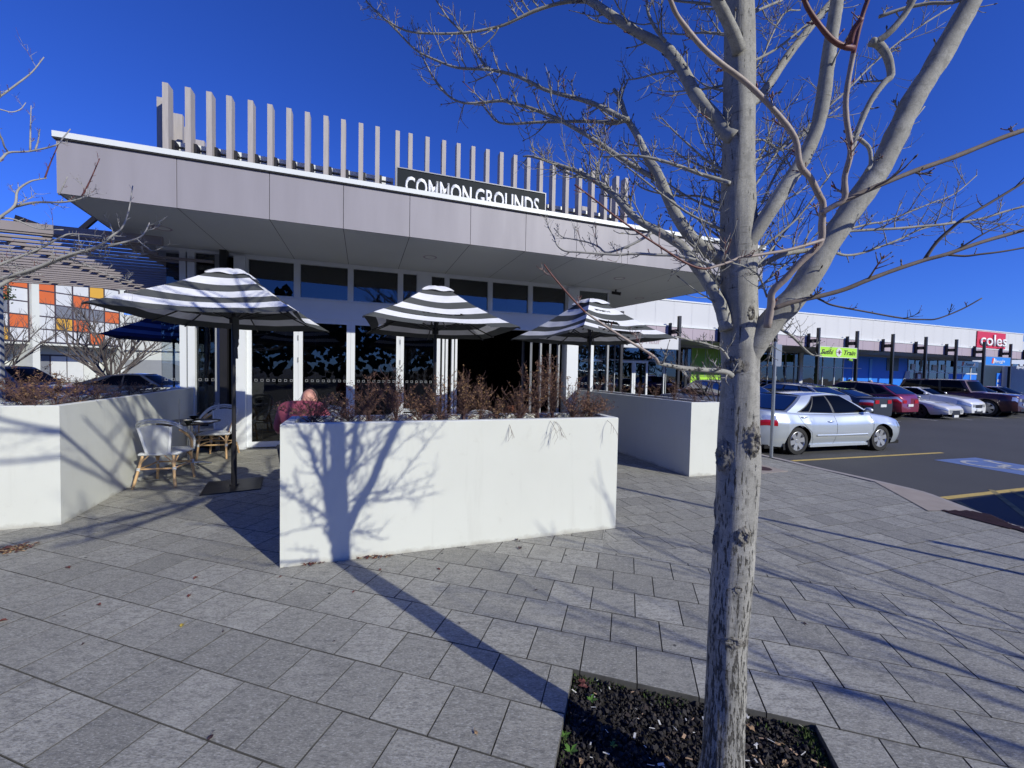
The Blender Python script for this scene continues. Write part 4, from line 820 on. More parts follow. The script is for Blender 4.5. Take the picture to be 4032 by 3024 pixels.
# ================================================================== TERRACE FURNITURE
def chair_parts(t, arm=True):
    """rattan bistro chair, seat centre at origin, facing +Y, world=False"""
    W0 = dict(parent=t, world=False)
    mb = MB(); mb.grid(lambda a, b: ((a - .5) * (.46 - .03 * (1 - b)) , -.20 + .43 * b, .455 + .012 * sin(pi * a) * sin(pi * b)), 10, 10); mb.grid(lambda a, b: ((a - .5) * (.46 - .03 * (1 - b)), -.20 + .43 * b, .425), 2, 2)
    rim = [(-.215, -.20, .44), (-.23, 0, .44), (-.235, .20, .44), (-.18, .235, .44), (0, .245, .442), (.18, .235, .44), (.235, .20, .44), (.23, 0, .44), (.215, -.20, .44), (0, -.215, .44), (-.215, -.20, .44)]
    mb.tube(rim, .02, 8, cap=False); mb.build('seat', 'weave_white', smooth=50, **W0)
    hoop = catmull([(-.255, .17, .47), (-.275, .12, .60), (-.27, -.02, .72), (-.25, -.17, .81), (-.17, -.255, .885), (0, -.29, .915), (.17, -.255, .885), (.25, -.17, .81), (.27, -.02, .72), (.275, .12, .60), (.255, .17, .47)], 5)
    mb = MB(); mb.tube(hoop, .017, 8); mb.tube([p + V((0, .012, -.034)) for p in hoop[12:-12]], .012, 6); mb.build('hoop', 'weave_white', smooth=50, **W0)
    inner = catmull([(-.235, .16, .45), (-.25, .10, .58), (-.245, -.02, .68), (-.225, -.15, .76)], 4)
    for s in (-1, 1): mb = MB(); mb.tube([(s * -p.x if s > 0 else p.x, p.y, p.z) for p in inner], .016, 8); mb.build('arm', 'cane', smooth=50, **W0)
    def bk(a, b):
        hw = .125 + .055 * b; top = .845 - .035 * (2 * a - 1) ** 2; return ((a - .5) * 2 * hw, -.205 - .075 * b - .02 * sin(pi * a), .46 + (top - .46) * b)
    mb = MB(); mb.grid(bk, 10, 10); mb.grid(lambda a, b: V(bk(a, b)) + V((0, .012, 0)), 10, 10); mb.build('backrest', 'weave_white', smooth=60, **W0)
    for s in (0, 1): mb = MB(); mb.tube([V(bk(s, b / 5)) + V((0, -.002, 0)) for b in range(6)], .018, 8); mb.build('back_post', 'band_white', smooth=50, **W0)
    legs = [(-.17, -.19, -.235, -.30), (.17, -.19, .235, -.30), (-.20, .20, -.225, .255), (.20, .20, .225, .255)]
    for a, b, c, d in legs:
        mb = MB(); mb.tube(catmull([(a, b, .45), ((a + c) / 2 * .98, (b + d) / 2, .24), (c, d, .002)], 3), [.017] * 6 + [.015], 8); lg = mb.build('leg', 'cane', smooth=50, **W0)
        f = .45; px, py = a + (c - a) * f, b + (d - b) * f; z_ = .45 * (1 - f)
        m2 = MB(); m2.tube([(px, py, z_ + .022), (px, py, z_ - .022)], .023, 8); m2.build('binding', 'band_white', lg, 50, world=False); m2 = MB()
        for e in (.012, -.012): m2.tube([(px, py, z_ + e + .0025), (px, py, z_ + e - .0025)], .0238, 8)
        m2.build('binding_stripe', 'band_black', lg, world=False)
    mb = MB(); hs_ = .25
    q = [(-.20, -.24), (.20, -.24), (.212, .225), (-.212, .225)]
    for i in range(4): a, b = q[i], q[(i + 1) % 4]; mb.tube([(a[0], a[1], hs_), (b[0], b[1], hs_)], .0115, 7)
    mb.build('stretcher', 'cane', smooth=50, **W0)
    for a, b in q:
        for dx, dy in ((-.11 if a > 0 else .11, 0), (0, -.13 if b > 0 else .13)): mb = MB(); mb.tube(catmull([(a, b, .27), (a + dx * .35, b + dy * .35, .35), (a + dx, b + dy, .425)], 3), .008, 6); mb.build('brace', 'cane', smooth=50, **W0)
GC = 'woven bistro chairs on the terrace'
p0 = (-4.80, 5.56, 0)
ch = thing('bistro_chair', 'white woven bistro chair with cane legs standing beside the left planter', 'chair', (0, 0, 0), 0, GC); PM[ch.name] = Matrix.Identity(4); chair_parts(ch); ch.location = p0; ch.rotation_euler = (0, 0, radians(16))
dup(ch, (-5.30, 7.22, 0), radians(196), 'shaded bistro chair facing the camera at the far side of the small table')
dup(ch, (-5.92, 7.60, 0), radians(150), 'bistro chair half hidden behind the shaded one near the white posts')
dup(ch, (-1.62, 4.95, 0), radians(10), 'woven chair of the person in the pink shirt')
dup(ch, at_d(1292, 0, 7.9), radians(30), 'empty woven chair just right of the person in the pink shirt')
dup(ch, (-1.30, 5.22, 0), radians(70), 'hidden woven chair behind the long planter') if False else None
p = atz(1600, 1600, .9); dup(ch, (-1.40 + .0, 5.4, 0), 0, 'x') if False else None
dup(ch, at_d(1589, 0, 7.6), radians(25), 'white chair back rising behind the planter, left of the umbrella pole')
dup(ch, at_d(1908, 0, 7.7), radians(-10), 'white chair behind the planter left of the brown chair back')
dup(ch, CF.P(.42, .75, 0), radians(100), 'chair with cane legs just inside the left glass door')
def table(p, yaw, label, h=.745, half=.34, name='cafe_table'):
    t = thing(name, label, 'table', p, yaw, 'small cafe tables'); PM[t.name] = Matrix.Identity(4); k_ = dict(parent=t, world=False)
    c = .11; oc = [(half, -half + c), (half, half - c), (half - c, half), (-half + c, half), (-half, half - c), (-half, -half + c), (-half + c, -half), (half - c, -half)]
    mb = MB(); mb.quad(*[(a, b, h) for a, b in oc]); mb.quad(*[(a, b, h - .028) for a, b in reversed(oc)])
    for i in range(8): a, b = oc[i], oc[(i + 1) % 8]; mb.quad((a[0], a[1], h - .028), (b[0], b[1], h - .028), (b[0], b[1], h), (a[0], a[1], h))
    mb.build('tabletop', 'table_brown', **k_); mb = MB(); mb.tube([(0, 0, .05), (0, 0, h - .03)], .036, 14); mb.build('pedestal', 'chrome', smooth=50, **k_)
    for j in range(4): a = pi / 4 + j * pi / 2; mb = MB(); mb.tube([(0, 0, .075), (cos(a) * .17, sin(a) * .17, .055), (cos(a) * .30, sin(a) * .30, .018)], [.02, .016, .012], 8); mb.build('foot', 'chrome', smooth=50, **k_)
    PM[t.name] = Matrix.Translation(V(p)) @ Matrix.Rotation(yaw, 4, 'Z'); return t
table((-5.16, 6.42, 0), radians(16), 'small dark octagonal cafe table with two black cups on it')
table(at_d(1300, 0, 8.1), radians(19), 'dark cafe table by the second glass door, behind the person in pink')
table((-2.30, 5.35, 0), radians(18), 'dark cafe table directly in front of the person in pink')
table(at_d(1960, 0, 8.1), radians(20), 'dark cafe table behind the right half of the long planter')
def cup(p, label):
    t = thing('coffee_cup', label, 'cup', p, 0, 'coffee cups on the octagonal table'); mb = MB(); mb.lathe([(0, 0), (.075, .006), (.083, .014), (.078, .012), (.03, .006)], 22, p); mb.build('saucer', 'crockery', t, 40)
    mb = MB(); mb.lathe([(.026, .008), (.045, .03), (.056, .066), (.058, .072)], 22, p); mb.lathe([(.058, .072), (.054, .072), (.048, .04), (.0, .02)], 22, p, mi=1); mb.build('cup_bowl', ['crockery', 'cup_white'], t, 40)
    mb = MB(); mb.tube(catmull([V(p) + V((.05, -.01, .055)), V(p) + V((.085, -.015, .055)), V(p) + V((.08, -.015, .03)), V(p) + V((.048, -.01, .028))], 3), .006, 6); mb.build('handle', 'crockery', t, 50)
cup(atz(742, 1672, .748), 'black coffee cup nearer the front of the octagonal table'); cup(atz(762, 1652, .748), 'black coffee cup farther back on the octagonal table')
p = atz(808, 1660, .749); F2 = Frame(p, (cos(.1), sin(.1))); mb = MB(); mb.grid(lambda a, b: F2.P((a - .5) * .30, (b - .5) * .2, .004 + .004 * sin(a * 7 + b * 3)), 8, 6); tag(mb.build('menu_sheet', 'paper'), 'white sheet of paper beside the cups on the octagonal table', 'paper')
p = atz(705, 1667, .748); t = thing('table_number_stand', 'thin metal table number rod at the left of the octagonal table', 'table stand', p); mb = MB(); mb.lathe([(0, .012), (.03, .01), (.034, 0)], 16, p); mb.build('base', 'chrome', t, 40); mb = MB(); mb.tube([p, p + V((.004, 0, .38))], .003, 6); mb.build('rod', 'chrome', t)
p = V(at_d(1972, .745, 8.0)); F2 = Frame(p, CF.u); t = thing('table_number', 'small black table number plate showing a white 3', 'table number', p); mb = MB(); mb.box(F2, -.06, .06, -.005, .005, .02, .20); mb.build('plate', 'plastic_black', t); mb = MB(); mb.lathe([(0, .02), (.04, .015), (.04, 0)], 14, p); mb.build('base', 'chrome', t); text('numeral', '3', F2, -.022, -.006, .06, .10, .05, 'letter_white', t, off=.01, ext=.001)
p = V(at_d(2003, 0, 8.5)); t = thing('leather_chair', 'brown leather chair back behind the right half of the long planter', 'chair', p); F2 = Frame(p, (.5, .86))
mb = MB(); mb.grid(lambda a, b: F2.P((a - .5) * (.36 - .06 * b), .04 * sin(pi * a) - .10 * b, .45 + .47 * b), 8, 8); mb.grid(lambda a, b: F2.P((a - .5) * (.36 - .06 * b), .035 + .04 * sin(pi * a) - .10 * b, .45 + .47 * b), 8, 8); mb.build('backrest', 'leather', t, 60); mb = MB(); mb.box(F2, -.2, .2, 0, .42, .42, .47); mb.build('seat', 'leather', t)
for a, b in ((-.17, .03), (.17, .03), (-.17, .38), (.17, .38)): mb = MB(); mb.bar(F2.P(a, b, 0), F2.P(a, b, .42), .025, .025); mb.build('leg', 'black_steel', t)
# little things on the table in front of the person
p = V(at_d(1313, .745, 8.05)); t = thing('potted_plant', 'tiny green plant in a pale pot on the table by the pink shirted person', 'plant', p); mb = MB(); mb.lathe([(.03, 0), (.04, .10), (.036, .10), (0, .09)], 16, p); mb.build('pot', 'band_white', t, 40)
mb = MB()
for k in range(60): a = rnd.uniform(0, 6.3); r = rnd.uniform(0, .06); o_ = p + V((cos(a) * r, sin(a) * r, .1 + rnd.uniform(0, .06))); d = V((cos(a), sin(a), 1)) * .018; e = V((-sin(a), cos(a), 0)) * .008; mb.quad(o_ - d, o_ - e, o_ + d, o_ + e)
mb.build('foliage', 'weed', t)
p = V(at_d(1283, .745, 8.0)); t = thing('wooden_peg_marker', 'small wooden marker standing beside the little potted plant', 'marker', p); mb = MB(); mb.tube([p, p + V((0, 0, .13))], [.022, .016], 8); mb.build('stem', 'cane', t); mb = MB(); mb.blob(p + V((0, 0, .15)), .026, 1, .1); mb.build('knob', 'cane', t)
# patio heater beyond the right glass
p = V((2.30, 11.7, 0)); t = thing('patio_heater', 'tall pyramid patio heater with a white dish top behind the right glass', 'patio heater', p)
mb = MB(); mb.lathe([(0, 2.06), (.18, 2.04), (.33, 1.99), (.33, 1.98), (.1, 2.0)], 28, p); mb.build('reflector', 'white_cap', t, 40); F2 = Frame(p, CF.u)
for a, b in ((-1, -1), (1, -1), (1, 1), (-1, 1)): mb = MB(); mb.bar(F2.P(a * .21, b * .21, .7), F2.P(a * .11, b * .11, 1.94), .02, .02); mb.build('frame_leg', 'black_steel', t)
mb = MB(); mb.box(F2, -.22, .22, -.22, .22, 0, .7); mb.build('gas_cabinet', 'black_steel', t); mb = MB(); mb.tube([F2.P(0, 0, .7), F2.P(0, 0, 1.92)], .05, 14); mb.build('flame_tube', 'clear_glass', t, 40)

# ================================================================== PEOPLE
def skin(name, verts, edges, radii, mats, parent=None, levels=2, root=0):
    me = bpy.data.meshes.new(name); me.from_pydata([tuple(v) for v in verts], edges, []); o = bpy.data.objects.new(name, me); COL.objects.link(o)
    sk = o.modifiers.new('s', 'SKIN'); 
    for i, r in enumerate(radii): d = me.skin_vertices[0].data[i] if me.skin_vertices else None; 
    if not me.skin_vertices:
        bm = bmesh.new(); bm.from_mesh(me); bm.verts.layers.skin.verify(); bm.to_mesh(me); bm.free()
    for i, r in enumerate(radii): me.skin_vertices[0].data[i].radius = (r, r) if not isinstance(r, tuple) else r; me.skin_vertices[0].data[i].use_root = (i == root)
    ss = o.modifiers.new('d', 'SUBSURF'); ss.levels = levels; ss.render_levels = levels
    dg = bpy.context.evaluated_depsgraph_get(); dg.update(); m2 = bpy.data.meshes.new_from_object(o.evaluated_get(dg)); bpy.data.objects.remove(o); bpy.data.meshes.remove(me)
    m2.materials.clear(); m2.materials.append(MATS[mats]); m2.polygons.foreach_set('use_smooth', [True] * len(m2.polygons)); o = bpy.data.objects.new(name, m2); COL.objects.link(o)
    if parent: o.parent = parent; o.matrix_parent_inverse = PM[parent.name].inverted()
    return o
def person(base, yaw, label, shirt, hair='hair_dark', seated=False, group=None, lean=.0, bald=False, h=1.72, cap=None, broad=1.0, hunch=False):
    """yaw: facing direction angle; one continuous skinned body plus head features, hair and clothes"""
    t = thing('person', label, 'person', base, 0, group); B = Matrix.Translation(V(base)) @ Matrix.Rotation(yaw - pi / 2, 4, 'Z'); s = h / 1.72
    T = lambda x, y, z: B @ V((x * s, y * s, z * s))
    if seated: hip = .52; dy = lambda z: lean * (z - hip)
    else: hip = .93; dy = lambda z: lean * (z - hip)
    J = {}; zc = hip
    J['pel'] = T(0, 0, zc); J['wst'] = T(0, dy(zc + .2) , zc + .2); J['chs'] = T(0, dy(zc + .40), zc + .38); J['nck'] = T(0, dy(zc + .56) , zc + .53); J['hd0'] = T(0, dy(zc + .6) + .01, zc + .60); J['hd1'] = T(0, dy(zc + .68) + .015, zc + .70)
    if hunch: J['nck'] = T(0, dy(zc + .5) + .07, zc + .54); J['hd0'] = T(0, dy(zc + .5) + .13, zc + .55); J['hd1'] = T(0, dy(zc + .5) + .19, zc + .575)
    for sd, q in (('L', -1), ('R', 1)):
        J['sh' + sd] = T(q * .17 * broad, dy(zc + .5), zc + .475)
        if seated: J['el' + sd] = T(q * .25 * broad, dy(zc + .3) + .10, zc + .22); J['wr' + sd] = T(q * .14, dy(zc + .2) + .34, zc + .24); J['kn' + sd] = T(q * .11, .42, .50); J['an' + sd] = T(q * .12, .40, .09); J['to' + sd] = T(q * .13, .55, .03); J['hp' + sd] = T(q * .10, .03, zc - .02)
        else: J['el' + sd] = T(q * .23, dy(zc + .25), zc + .20); J['wr' + sd] = T(q * .24, dy(zc) + .06, zc - .04); J['kn' + sd] = T(q * .10, .02, .50); J['an' + sd] = T(q * .11, 0, .09); J['to' + sd] = T(q * .12, .14, .03); J['hp' + sd] = T(q * .09, 0, zc - .03)
    names = list(J); idx = {n_: i for i, n_ in enumerate(names)}
    E = [('pel', 'wst'), ('wst', 'chs'), ('chs', 'nck'), ('nck', 'hd0'), ('hd0', 'hd1')]
    for sd in 'LR': E += [('chs', 'sh' + sd), ('sh' + sd, 'el' + sd), ('el' + sd, 'wr' + sd), ('pel', 'hp' + sd), ('hp' + sd, 'kn' + sd), ('kn' + sd, 'an' + sd), ('an' + sd, 'to' + sd)]
    rad = {'pel': .13, 'wst': .125, 'chs': .135, 'nck': .060, 'hd0': .078, 'hd1': .086, 'sh': .066, 'el': .042, 'wr': .027, 'hp': .085, 'kn': .058, 'an': .038, 'to': .034}
    R = [(rad.get(n_) or rad[n_[:2]]) * s for n_ in names]
    body = skin('body', [J[n_] for n_ in names], [(idx[a], idx[b]) for a, b in E], R, 'skin', t, 2)
    # fingers
    for sd, q in (('L', -1), ('R', 1)):
        w0 = J['wr' + sd]; d = (w0 - J['el' + sd]).normalized(); sx = (B.to_3x3() @ V((1, 0, 0))); hv = [w0, w0 + d * .07 * s]; he = [(0, 1)]; hr = [.026 * s, .034 * s]
        for f in range(4): a = w0 + d * .085 * s + sx * ((f - 1.5) * .019 * s); L = (.062, .072, .068, .054)[f] * s; i = len(hv); hv += [a, a + d * L * .5 + V((0, 0, -.006)), a + d * L + V((0, 0, -.022))]; he += [(1, i), (i, i + 1), (i + 1, i + 2)]; hr += [.0105 * s, .009 * s, .0075 * s]
        i = len(hv); a = w0 + d * .03 * s - sx * q * .03 * s; hv += [a, a + d * .045 * s - sx * q * .02 * s]; he += [(0, i), (i, i + 1)]; hr += [.012 * s, .009 * s]; skin('hand', hv, he, hr, 'skin', t, 1)
    def cover(nm, keys, ed, m_, k): skin(nm, [J[n_] if n_ in J else n_ for n_ in keys], ed, [(rad.get(n_) or rad[n_[:2]]) * s * k for n_ in keys], m_, t, 2)
    elb = {}
    rad0 = rad['nck']; rad['nck'] = .088 if hunch else .060; ks = ['pel', 'wst', 'chs', 'shL', 'elL', 'shR', 'elR', 'nck']; cover('shirt', ks, [(0, 1), (1, 2), (2, 3), (3, 4), (2, 5), (5, 6), (2, 7)], shirt, 1.34 if hunch else 1.16); rad['nck'] = rad0
    ks = ['pel', 'hpL', 'knL', 'anL', 'hpR', 'knR', 'anR']; cover('trousers', ks, [(0, 1), (1, 2), (2, 3), (0, 4), (4, 5), (5, 6)], 'trouser', 1.14)
    ks = ['anL', 'toL']; cover('shoe', ks, [(0, 1)], 'shoe', 1.3); ks = ['anR', 'toR']; cover('shoe', ks, [(0, 1)], 'shoe', 1.3)
    Hc = J['hd1'] + V((0, 0, .01)); fwd = B.to_3x3() @ V((0, 1, 0)); sx = B.to_3x3() @ V((1, 0, 0))
    mb = MB(); Rm = Matrix((sx, fwd, V((0, 0, 1)))).transposed(); mb.blob(Hc, (.078 * s, .098 * s, .115 * s), 2, .04, 18, 14, ax=Rm)
    for q in (-1, 1): mb.blob(Hc + sx * q * .080 * s + V((0, 0, -.012)), (.011, .020, .032), 1, .1, 8, 6, ax=Rm)
    mb.blob(Hc + fwd * .10 * s + V((0, 0, -.01)), (.013, .016, .024), 1, .05, 8, 6, ax=Rm); mb.blob(Hc + fwd * .088 * s + V((0, 0, -.055)), (.028, .012, .008), 1, .05, 8, 5, ax=Rm); hd = mb.build('head', 'skin', t, 80)
    mb = MB()
    for q in (-1, 1): mb.blob(Hc + fwd * .092 * s + sx * q * .032 * s + V((0, 0, .012)), .011, 1, 0, 8, 6)
    mb.build('eyes', 'hair_dark', hd, 80)
    mb = MB()
    if bald:
        mb.blob(Hc + fwd * .050 + V((0, 0, .030)), (.079 * s, .075 * s, .096 * s), 5, .05, 16, 12, ax=Rm)
    else:
        mb.blob(Hc - fwd * .016 + V((0, 0, .022)), (.088 * s, .100 * s, .112 * s), 5, .10, 16, 12, ax=Rm)
    mb.build('hair', cap or hair, t, 80)
    return t
# seated man in pink, back to camera
pb = V(at_d(1213, 0, 4.62)); pb = V((pb.x - .02, 4.50, .13)); person(pb, radians(98), 'seated person in a dusky pink shirt with back turned behind the planter', 'shirt_pink', seated=True, lean=.12, bald=True, h=1.78, broad=1.15, hunch=True)
person(CF.P(.95, .95, 0), radians(20), 'person in a cream shirt sitting behind the left glass door', 'shirt_cream', seated=True, lean=.25)

# ================================================================== MAIN TREE
tree = thing('street_tree', 'large bare grey barked street tree standing in the square pit at right', 'tree', (.79, 1.49, 0))
TR = [(2838, 3260, 176), (2845, 3024, 168), (2852, 2850, 160), (2862, 2550, 152), (2876, 2350, 158), (2889, 2190, 160), (2898, 2000, 162), (2907, 1823, 164), (2908, 1640, 153), (2916, 1458, 142), (2914, 1367, 150), (2913, 1276, 143), (2908, 1094, 138), (2909, 911, 134), (2906, 729, 124), (2908, 547, 119), (2910, 365, 117), (2911, 182, 112), (2908, 0, 108), (2900, -250, 98), (2890, -600, 88), (2885, -1100, 74), (2890, -1700, 58)]
tp = [(atY(x, y, 1.49), w_ * .475 * 1.47 / FPX) for x, y, w_ in TR]; tp = [(p, r) for p, r in tp]
tp[0] = (V((.80, 1.49, -.05)), tp[0][1] * 1.12)
cp = catmull([p for p, r in tp], 6); rr_ = []
for i in range(len(tp) - 1):
    for j in range(6): rr_.append(tp[i][1] + (tp[i + 1][1] - tp[i][1]) * j / 6)
rr_.append(tp[-1][1])
mb = MB()
def trunkfn(a, b):
    f = a * (len(cp) - 1); i = min(int(f), len(cp) - 2); p = cp[i].lerp(cp[i + 1], f - i); r = rr_[i] + (rr_[i + 1] - rr_[i]) * (f - i); th = 2 * pi * b
    d = V((cos(th), sin(th), 0)); ns = noise.noise(V((d.x * 1.6, d.y * 1.6, p.z * 3.2))) * .085 + noise.noise(V((d.x * 6, d.y * 6, p.z * 5))) * .03
    low = max(0, 1 - p.z / 1.3); ns += low * .045 * noise.noise(V((d.x * 13, d.y * 13, p.z * 2.2))); ns += .10 * max(0, 1 - p.z / .25)
    return p + d * r * (1 + ns)
mb.grid(trunkfn, 260, 48); mb.build('trunk', 'bark_trunk', tree, 180)
def on_trunk(x, y):
    """point on the camera side of the trunk surface seen at this pixel"""
    d = ray(x, y).normalized(); best = None
    for i, (p, r) in enumerate(zip(cp, rr_)):
        pass
    t = 1.0
    for k in range(400):
        q = EYE + d * (1.0 + k * .0025)
        j = min(range(len(cp)), key=lambda m_: abs(cp[m_].z - q.z)); c = cp[j]
        if (V((q.x, q.y, 0)) - V((c.x, c.y, 0))).length < rr_[j]: return q, (V((q.x, q.y, 0)) - V((c.x, c.y, 0))).normalized()
    q = EYE + d * 1.49 / d.y; j = min(range(len(cp)), key=lambda m_: abs(cp[m_].z - q.z)); dd = (V((q.x, q.y, 0)) - V((cp[j].x, cp[j].y, 0))).normalized(); return cp[j] + dd * rr_[j], dd
for i, (x, y, rx, rz, out_) in enumerate(((2843, 1800, .046, .070, .017), (2968, 1735, .036, .075, .017), (2955, 1233, .026, .040, .008), (2885, 1440, .044, .052, .014), (2926, 2112, .038, .044, .011), (2806, 2140, .020, .060, .010), (2906, 2322, .024, .024, .006), (2885, 2528, .060, .034, .010), (2862, 1270, .016, .012, .004), (2815, 2000, .012, .05, .004))):
    p, d = on_trunk(x, y); sx = V((-d.y, d.x, 0)); Rm = Matrix((sx, d, V((0, 0, 1)))).transposed(); mb = MB()
    def fn(a, b, p=p, Rm=Rm, rx=rx, rz=rz, o_=out_, i=i):
        th = 2 * pi * a; r = b; e = V((cos(th), sin(th)))
        irr = 1 + .16 * noise.noise(V((e.x * 1.5, e.y * 1.5, i * 3))) + .08 * noise.noise(V((e.x * 5, e.y * 5, i * 3)))
        prof = o_ * (.75 * math.exp(-((r - .45) / .26) ** 2) - .15 * math.exp(-(r / .2) ** 2)) - .004 * r * r - (rx * rx * r * r * e.x * e.x * irr) / (2 * .075) * .9
        prof += o_ * .5 * noise.noise(V((e.x * r * 5, e.y * r * 7, i))) * (1 - r ** 3) + o_ * .35 * noise.noise(V((e.x * r * 14, e.y * r * 16, i)))
        return p + Rm @ V((e.x * r * rx * irr, prof + .0005 - .003 * (r > .97), e.y * r * rz * irr))
    mb.grid(fn, 44, 16); mb.build('bark_knot', 'bark_knot', tree, 180)

QT = random.Random(11)
def twig(mb, p, d, L, r, depth, red=0.0, up=.5, mi=0):
    n_ = 4; pts = [p]; dd = d.normalized(); curl = V((QT.uniform(-.3, .3), QT.uniform(-.3, .3), up * QT.uniform(.5, 1.2)))
    for k in range(n_): dd = (dd + curl * .28 + V((QT.uniform(-1, 1), QT.uniform(-1, 1), QT.uniform(-1, 1))) * .10).normalized(); pts.append(pts[-1] + dd * L / n_)
    isr = 2 if QT.random() < red else mi
    mb.tube(pts, [r, r * .88, r * .76, r * .64, r * .42], 5, mi=mi, mif=(lambda f: isr if f > .35 else mi))
    e = pts[-1]; mb.tube([e, e + dd * r * 2.2, e + dd * r * 4.2], [r * .5, r * .9, r * .15], 5, mi=isr if isr == 2 else 1)
    if depth > 0:
        for k in range(1, n_ + 1):
            if QT.random() < .8:
                ax = dd.cross(V((QT.uniform(-1, 1), QT.uniform(-1, 1), QT.uniform(-1, 1)))).normalized()
                for sgn in ((1, -1) if QT.random() < .6 else (QT.choice((1, -1)),)):
                    twig(mb, pts[k], (dd * .75 + ax * sgn * .9), L * QT.uniform(.28, .6), r * .62, depth - 1, red * .6, up, mi)
def branch(pts, w0, w1, Y0, Y1, spur=.055, sl=.05, red=.1, m_=('bark_limb', 'twig_dark', 'twig_red'), parent=None, name='branch', depth=1, k=8, side=1, tipmi=None, cut=9, Ys=None, Ws=None):
    P = [V(p) if len(p) == 3 else None for p in pts]
    if P[0] is None:
        n_ = len(pts); P = [atY(x, y, Y0 + (Y1 - Y0) * i / (n_ - 1)) for i, (x, y) in enumerate(pts)]; r0 = w0 * .455 * Y0 / FPX; r1 = w1 * .455 * Y1 / FPX
        spur *= .72; sl *= 1.12
        if Ys: P = [atY(x, y, Ys[min(i, len(Ys) - 1)]) for i, (x, y) in enumerate(pts)]
    else: r0, r1 = w0, w1
    C = catmull(P, 4); n_ = len(C); mb = MB()
    R = [(r0 + (r1 - r0) * (i / (n_ - 1)) ** .85) * (1 + .10 * noise.noise(V((i * .7, w0, Y0 or 1)))) for i in range(n_)]
    if Ws: R = [r * (Ws[min(i // 4, len(Ws) - 1)] + (Ws[min(i // 4 + 1, len(Ws) - 1)] - Ws[min(i // 4, len(Ws) - 1)]) * (i % 4) / 4) for i, r in enumerate(R)]
    mb.tube(C, R, k, mi=0, wob=.06, mif=(None if tipmi is None else (lambda f: tipmi if f > cut else 0)))
    if spur:
        L = 0.0; nxt = spur * QT.uniform(.3, 1)
        for i in range(1, n_):
            seg = (C[i] - C[i - 1]); l = seg.length; L += l
            while L > nxt:
                t = 1 - (L - nxt) / l; p = C[i - 1].lerp(C[i], min(max(t, 0), 1)); d = seg.normalized(); r = R[i]
                a = QT.uniform(0, 2 * pi); x = d.orthogonal().normalized(); o_ = (Matrix.Rotation(a, 3, d) @ x); o_ = (o_ + V((0, 0, .35))).normalized()
                ll = sl * QT.choice((.35, .5, .8, 1.0, 1.6, 2.4)) * QT.uniform(.7, 1.3); fr = i / n_
                twig(mb, p + o_ * r * .7, d * .55 + o_, ll, max(.0016, min(.0034, r * .5)), depth if ll > sl * .7 else 0, red, mi=0)
                nxt += spur * QT.uniform(.5, 1.6)
    return mb.build(name, list(m_), parent if parent is not None else tree, 180)
r6 = lambda L: [(1400 + x * .6781, y * .6781) for x, y in L]
r7 = lambda L: [(2600 + x * .663, y * .663) for x, y in L]
r8 = lambda L: [(2000 + x * .3617, 500 + y * .3617) for x, y in L]
r3 = lambda L: [(2300 + x * .783, 1100 + y * .783) for x, y in L]
B = branch
# left side
B(r6([(2200, 800), (2150, 770), (2100, 700), (1980, 560), (1900, 410), (1840, 320), (1780, 265), (1620, 180), (1500, 100), (1400, 30), (1340, -10), (1250, -120), (1120, -300)]), 62, 24, 1.46, 1.75, .07)
B(r6([(1395, 22), (1330, 8), (1200, 15), (1050, 60), (940, 110), (830, 155), (640, 190), (450, 195), (300, 180), (200, 130), (130, 80), (60, 0)]), 17, 5, 1.74, 1.95, .045, .045, .25)
B(r6([(830, 158), (800, 210), (740, 270), (690, 310)]), 7, 3, 1.8, 1.85, .05, .03)
B(r6([(1900, 410), (1820, 415), (1740, 430), (1640, 455), (1570, 465)]), 12, 5, 1.55, 1.7, .03, .04)
B(r6([(2160, 1520), (2110, 1500), (1960, 1390), (1840, 1210), (1760, 1020), (1700, 930), (1660, 840), (1620, 760), (1570, 680), (1540, 580), (1500, 520)]), 66, 14, 1.47, 1.75, .06, .05)
B(r6([(1590, 690), (1500, 715), (1400, 705), (1250, 705), (1050, 710), (900, 720), (820, 705), (770, 650), (740, 600)]), 20, 5, 1.66, 1.9, .045, .05, .2)
B(r6([(1575, 700), (1480, 650), (1400, 610), (1320, 582), (1220, 555), (1100, 520), (1000, 470), (900, 430), (760, 403), (600, 395), (480, 355), (350, 290), (250, 190), (150, 90), (60, 10)]), 24, 5, 1.66, 2.0, .045, .05, .3)
B(r6([(762, 402), (700, 300), (620, 190), (540, 110), (500, 50), (460, -10)]), 12, 5, 1.86, 1.95, .06, .05, .3)
B(r6([(1745, 1040), (1640, 980), (1500, 890), (1350, 790), (1200, 705), (1050, 640), (950, 610), (850, 585), (700, 600), (600, 590), (520, 540), (450, 450), (400, 350), (360, 290)]), 24, 5, 1.60, 1.95, .045, .05, .3)
B(r6([(2170, 1065), (2130, 1050), (2000, 1010), (1850, 955), (1700, 915), (1600, 905), (1530, 903), (1440, 912)]), 20, 7, 1.45, 1.55, .045, .05)
B([(2860, 1300), (2835, 1200), (2772, 1091), (2720, 1020), (2687, 970), (2640, 940), (2579, 905), (2506, 862), (2452, 807), (2409, 760), (2344, 713), (2289, 681), (2217, 655), (2163, 636), (2090, 616), (2060, 616)], 60, 6, 1.46, 1.72, .04, .05, .15)
B(r8([(1350, 900), (1180, 740), (980, 620), (860, 560), (760, 500), (640, 460)]), 16, 6, 1.6, 1.7, .03, .05)
B(r8([(850, 560), (700, 520), (560, 450), (480, 390), (400, 340), (330, 270), (260, 210)]), 9, 4, 1.64, 1.75, .035, .04)
B(r8([(1000, 620), (960, 480), (1010, 330), (1050, 170), (1060, 60), (1040, -80)]), 9, 4, 1.66, 1.7, .03, .06, .5)
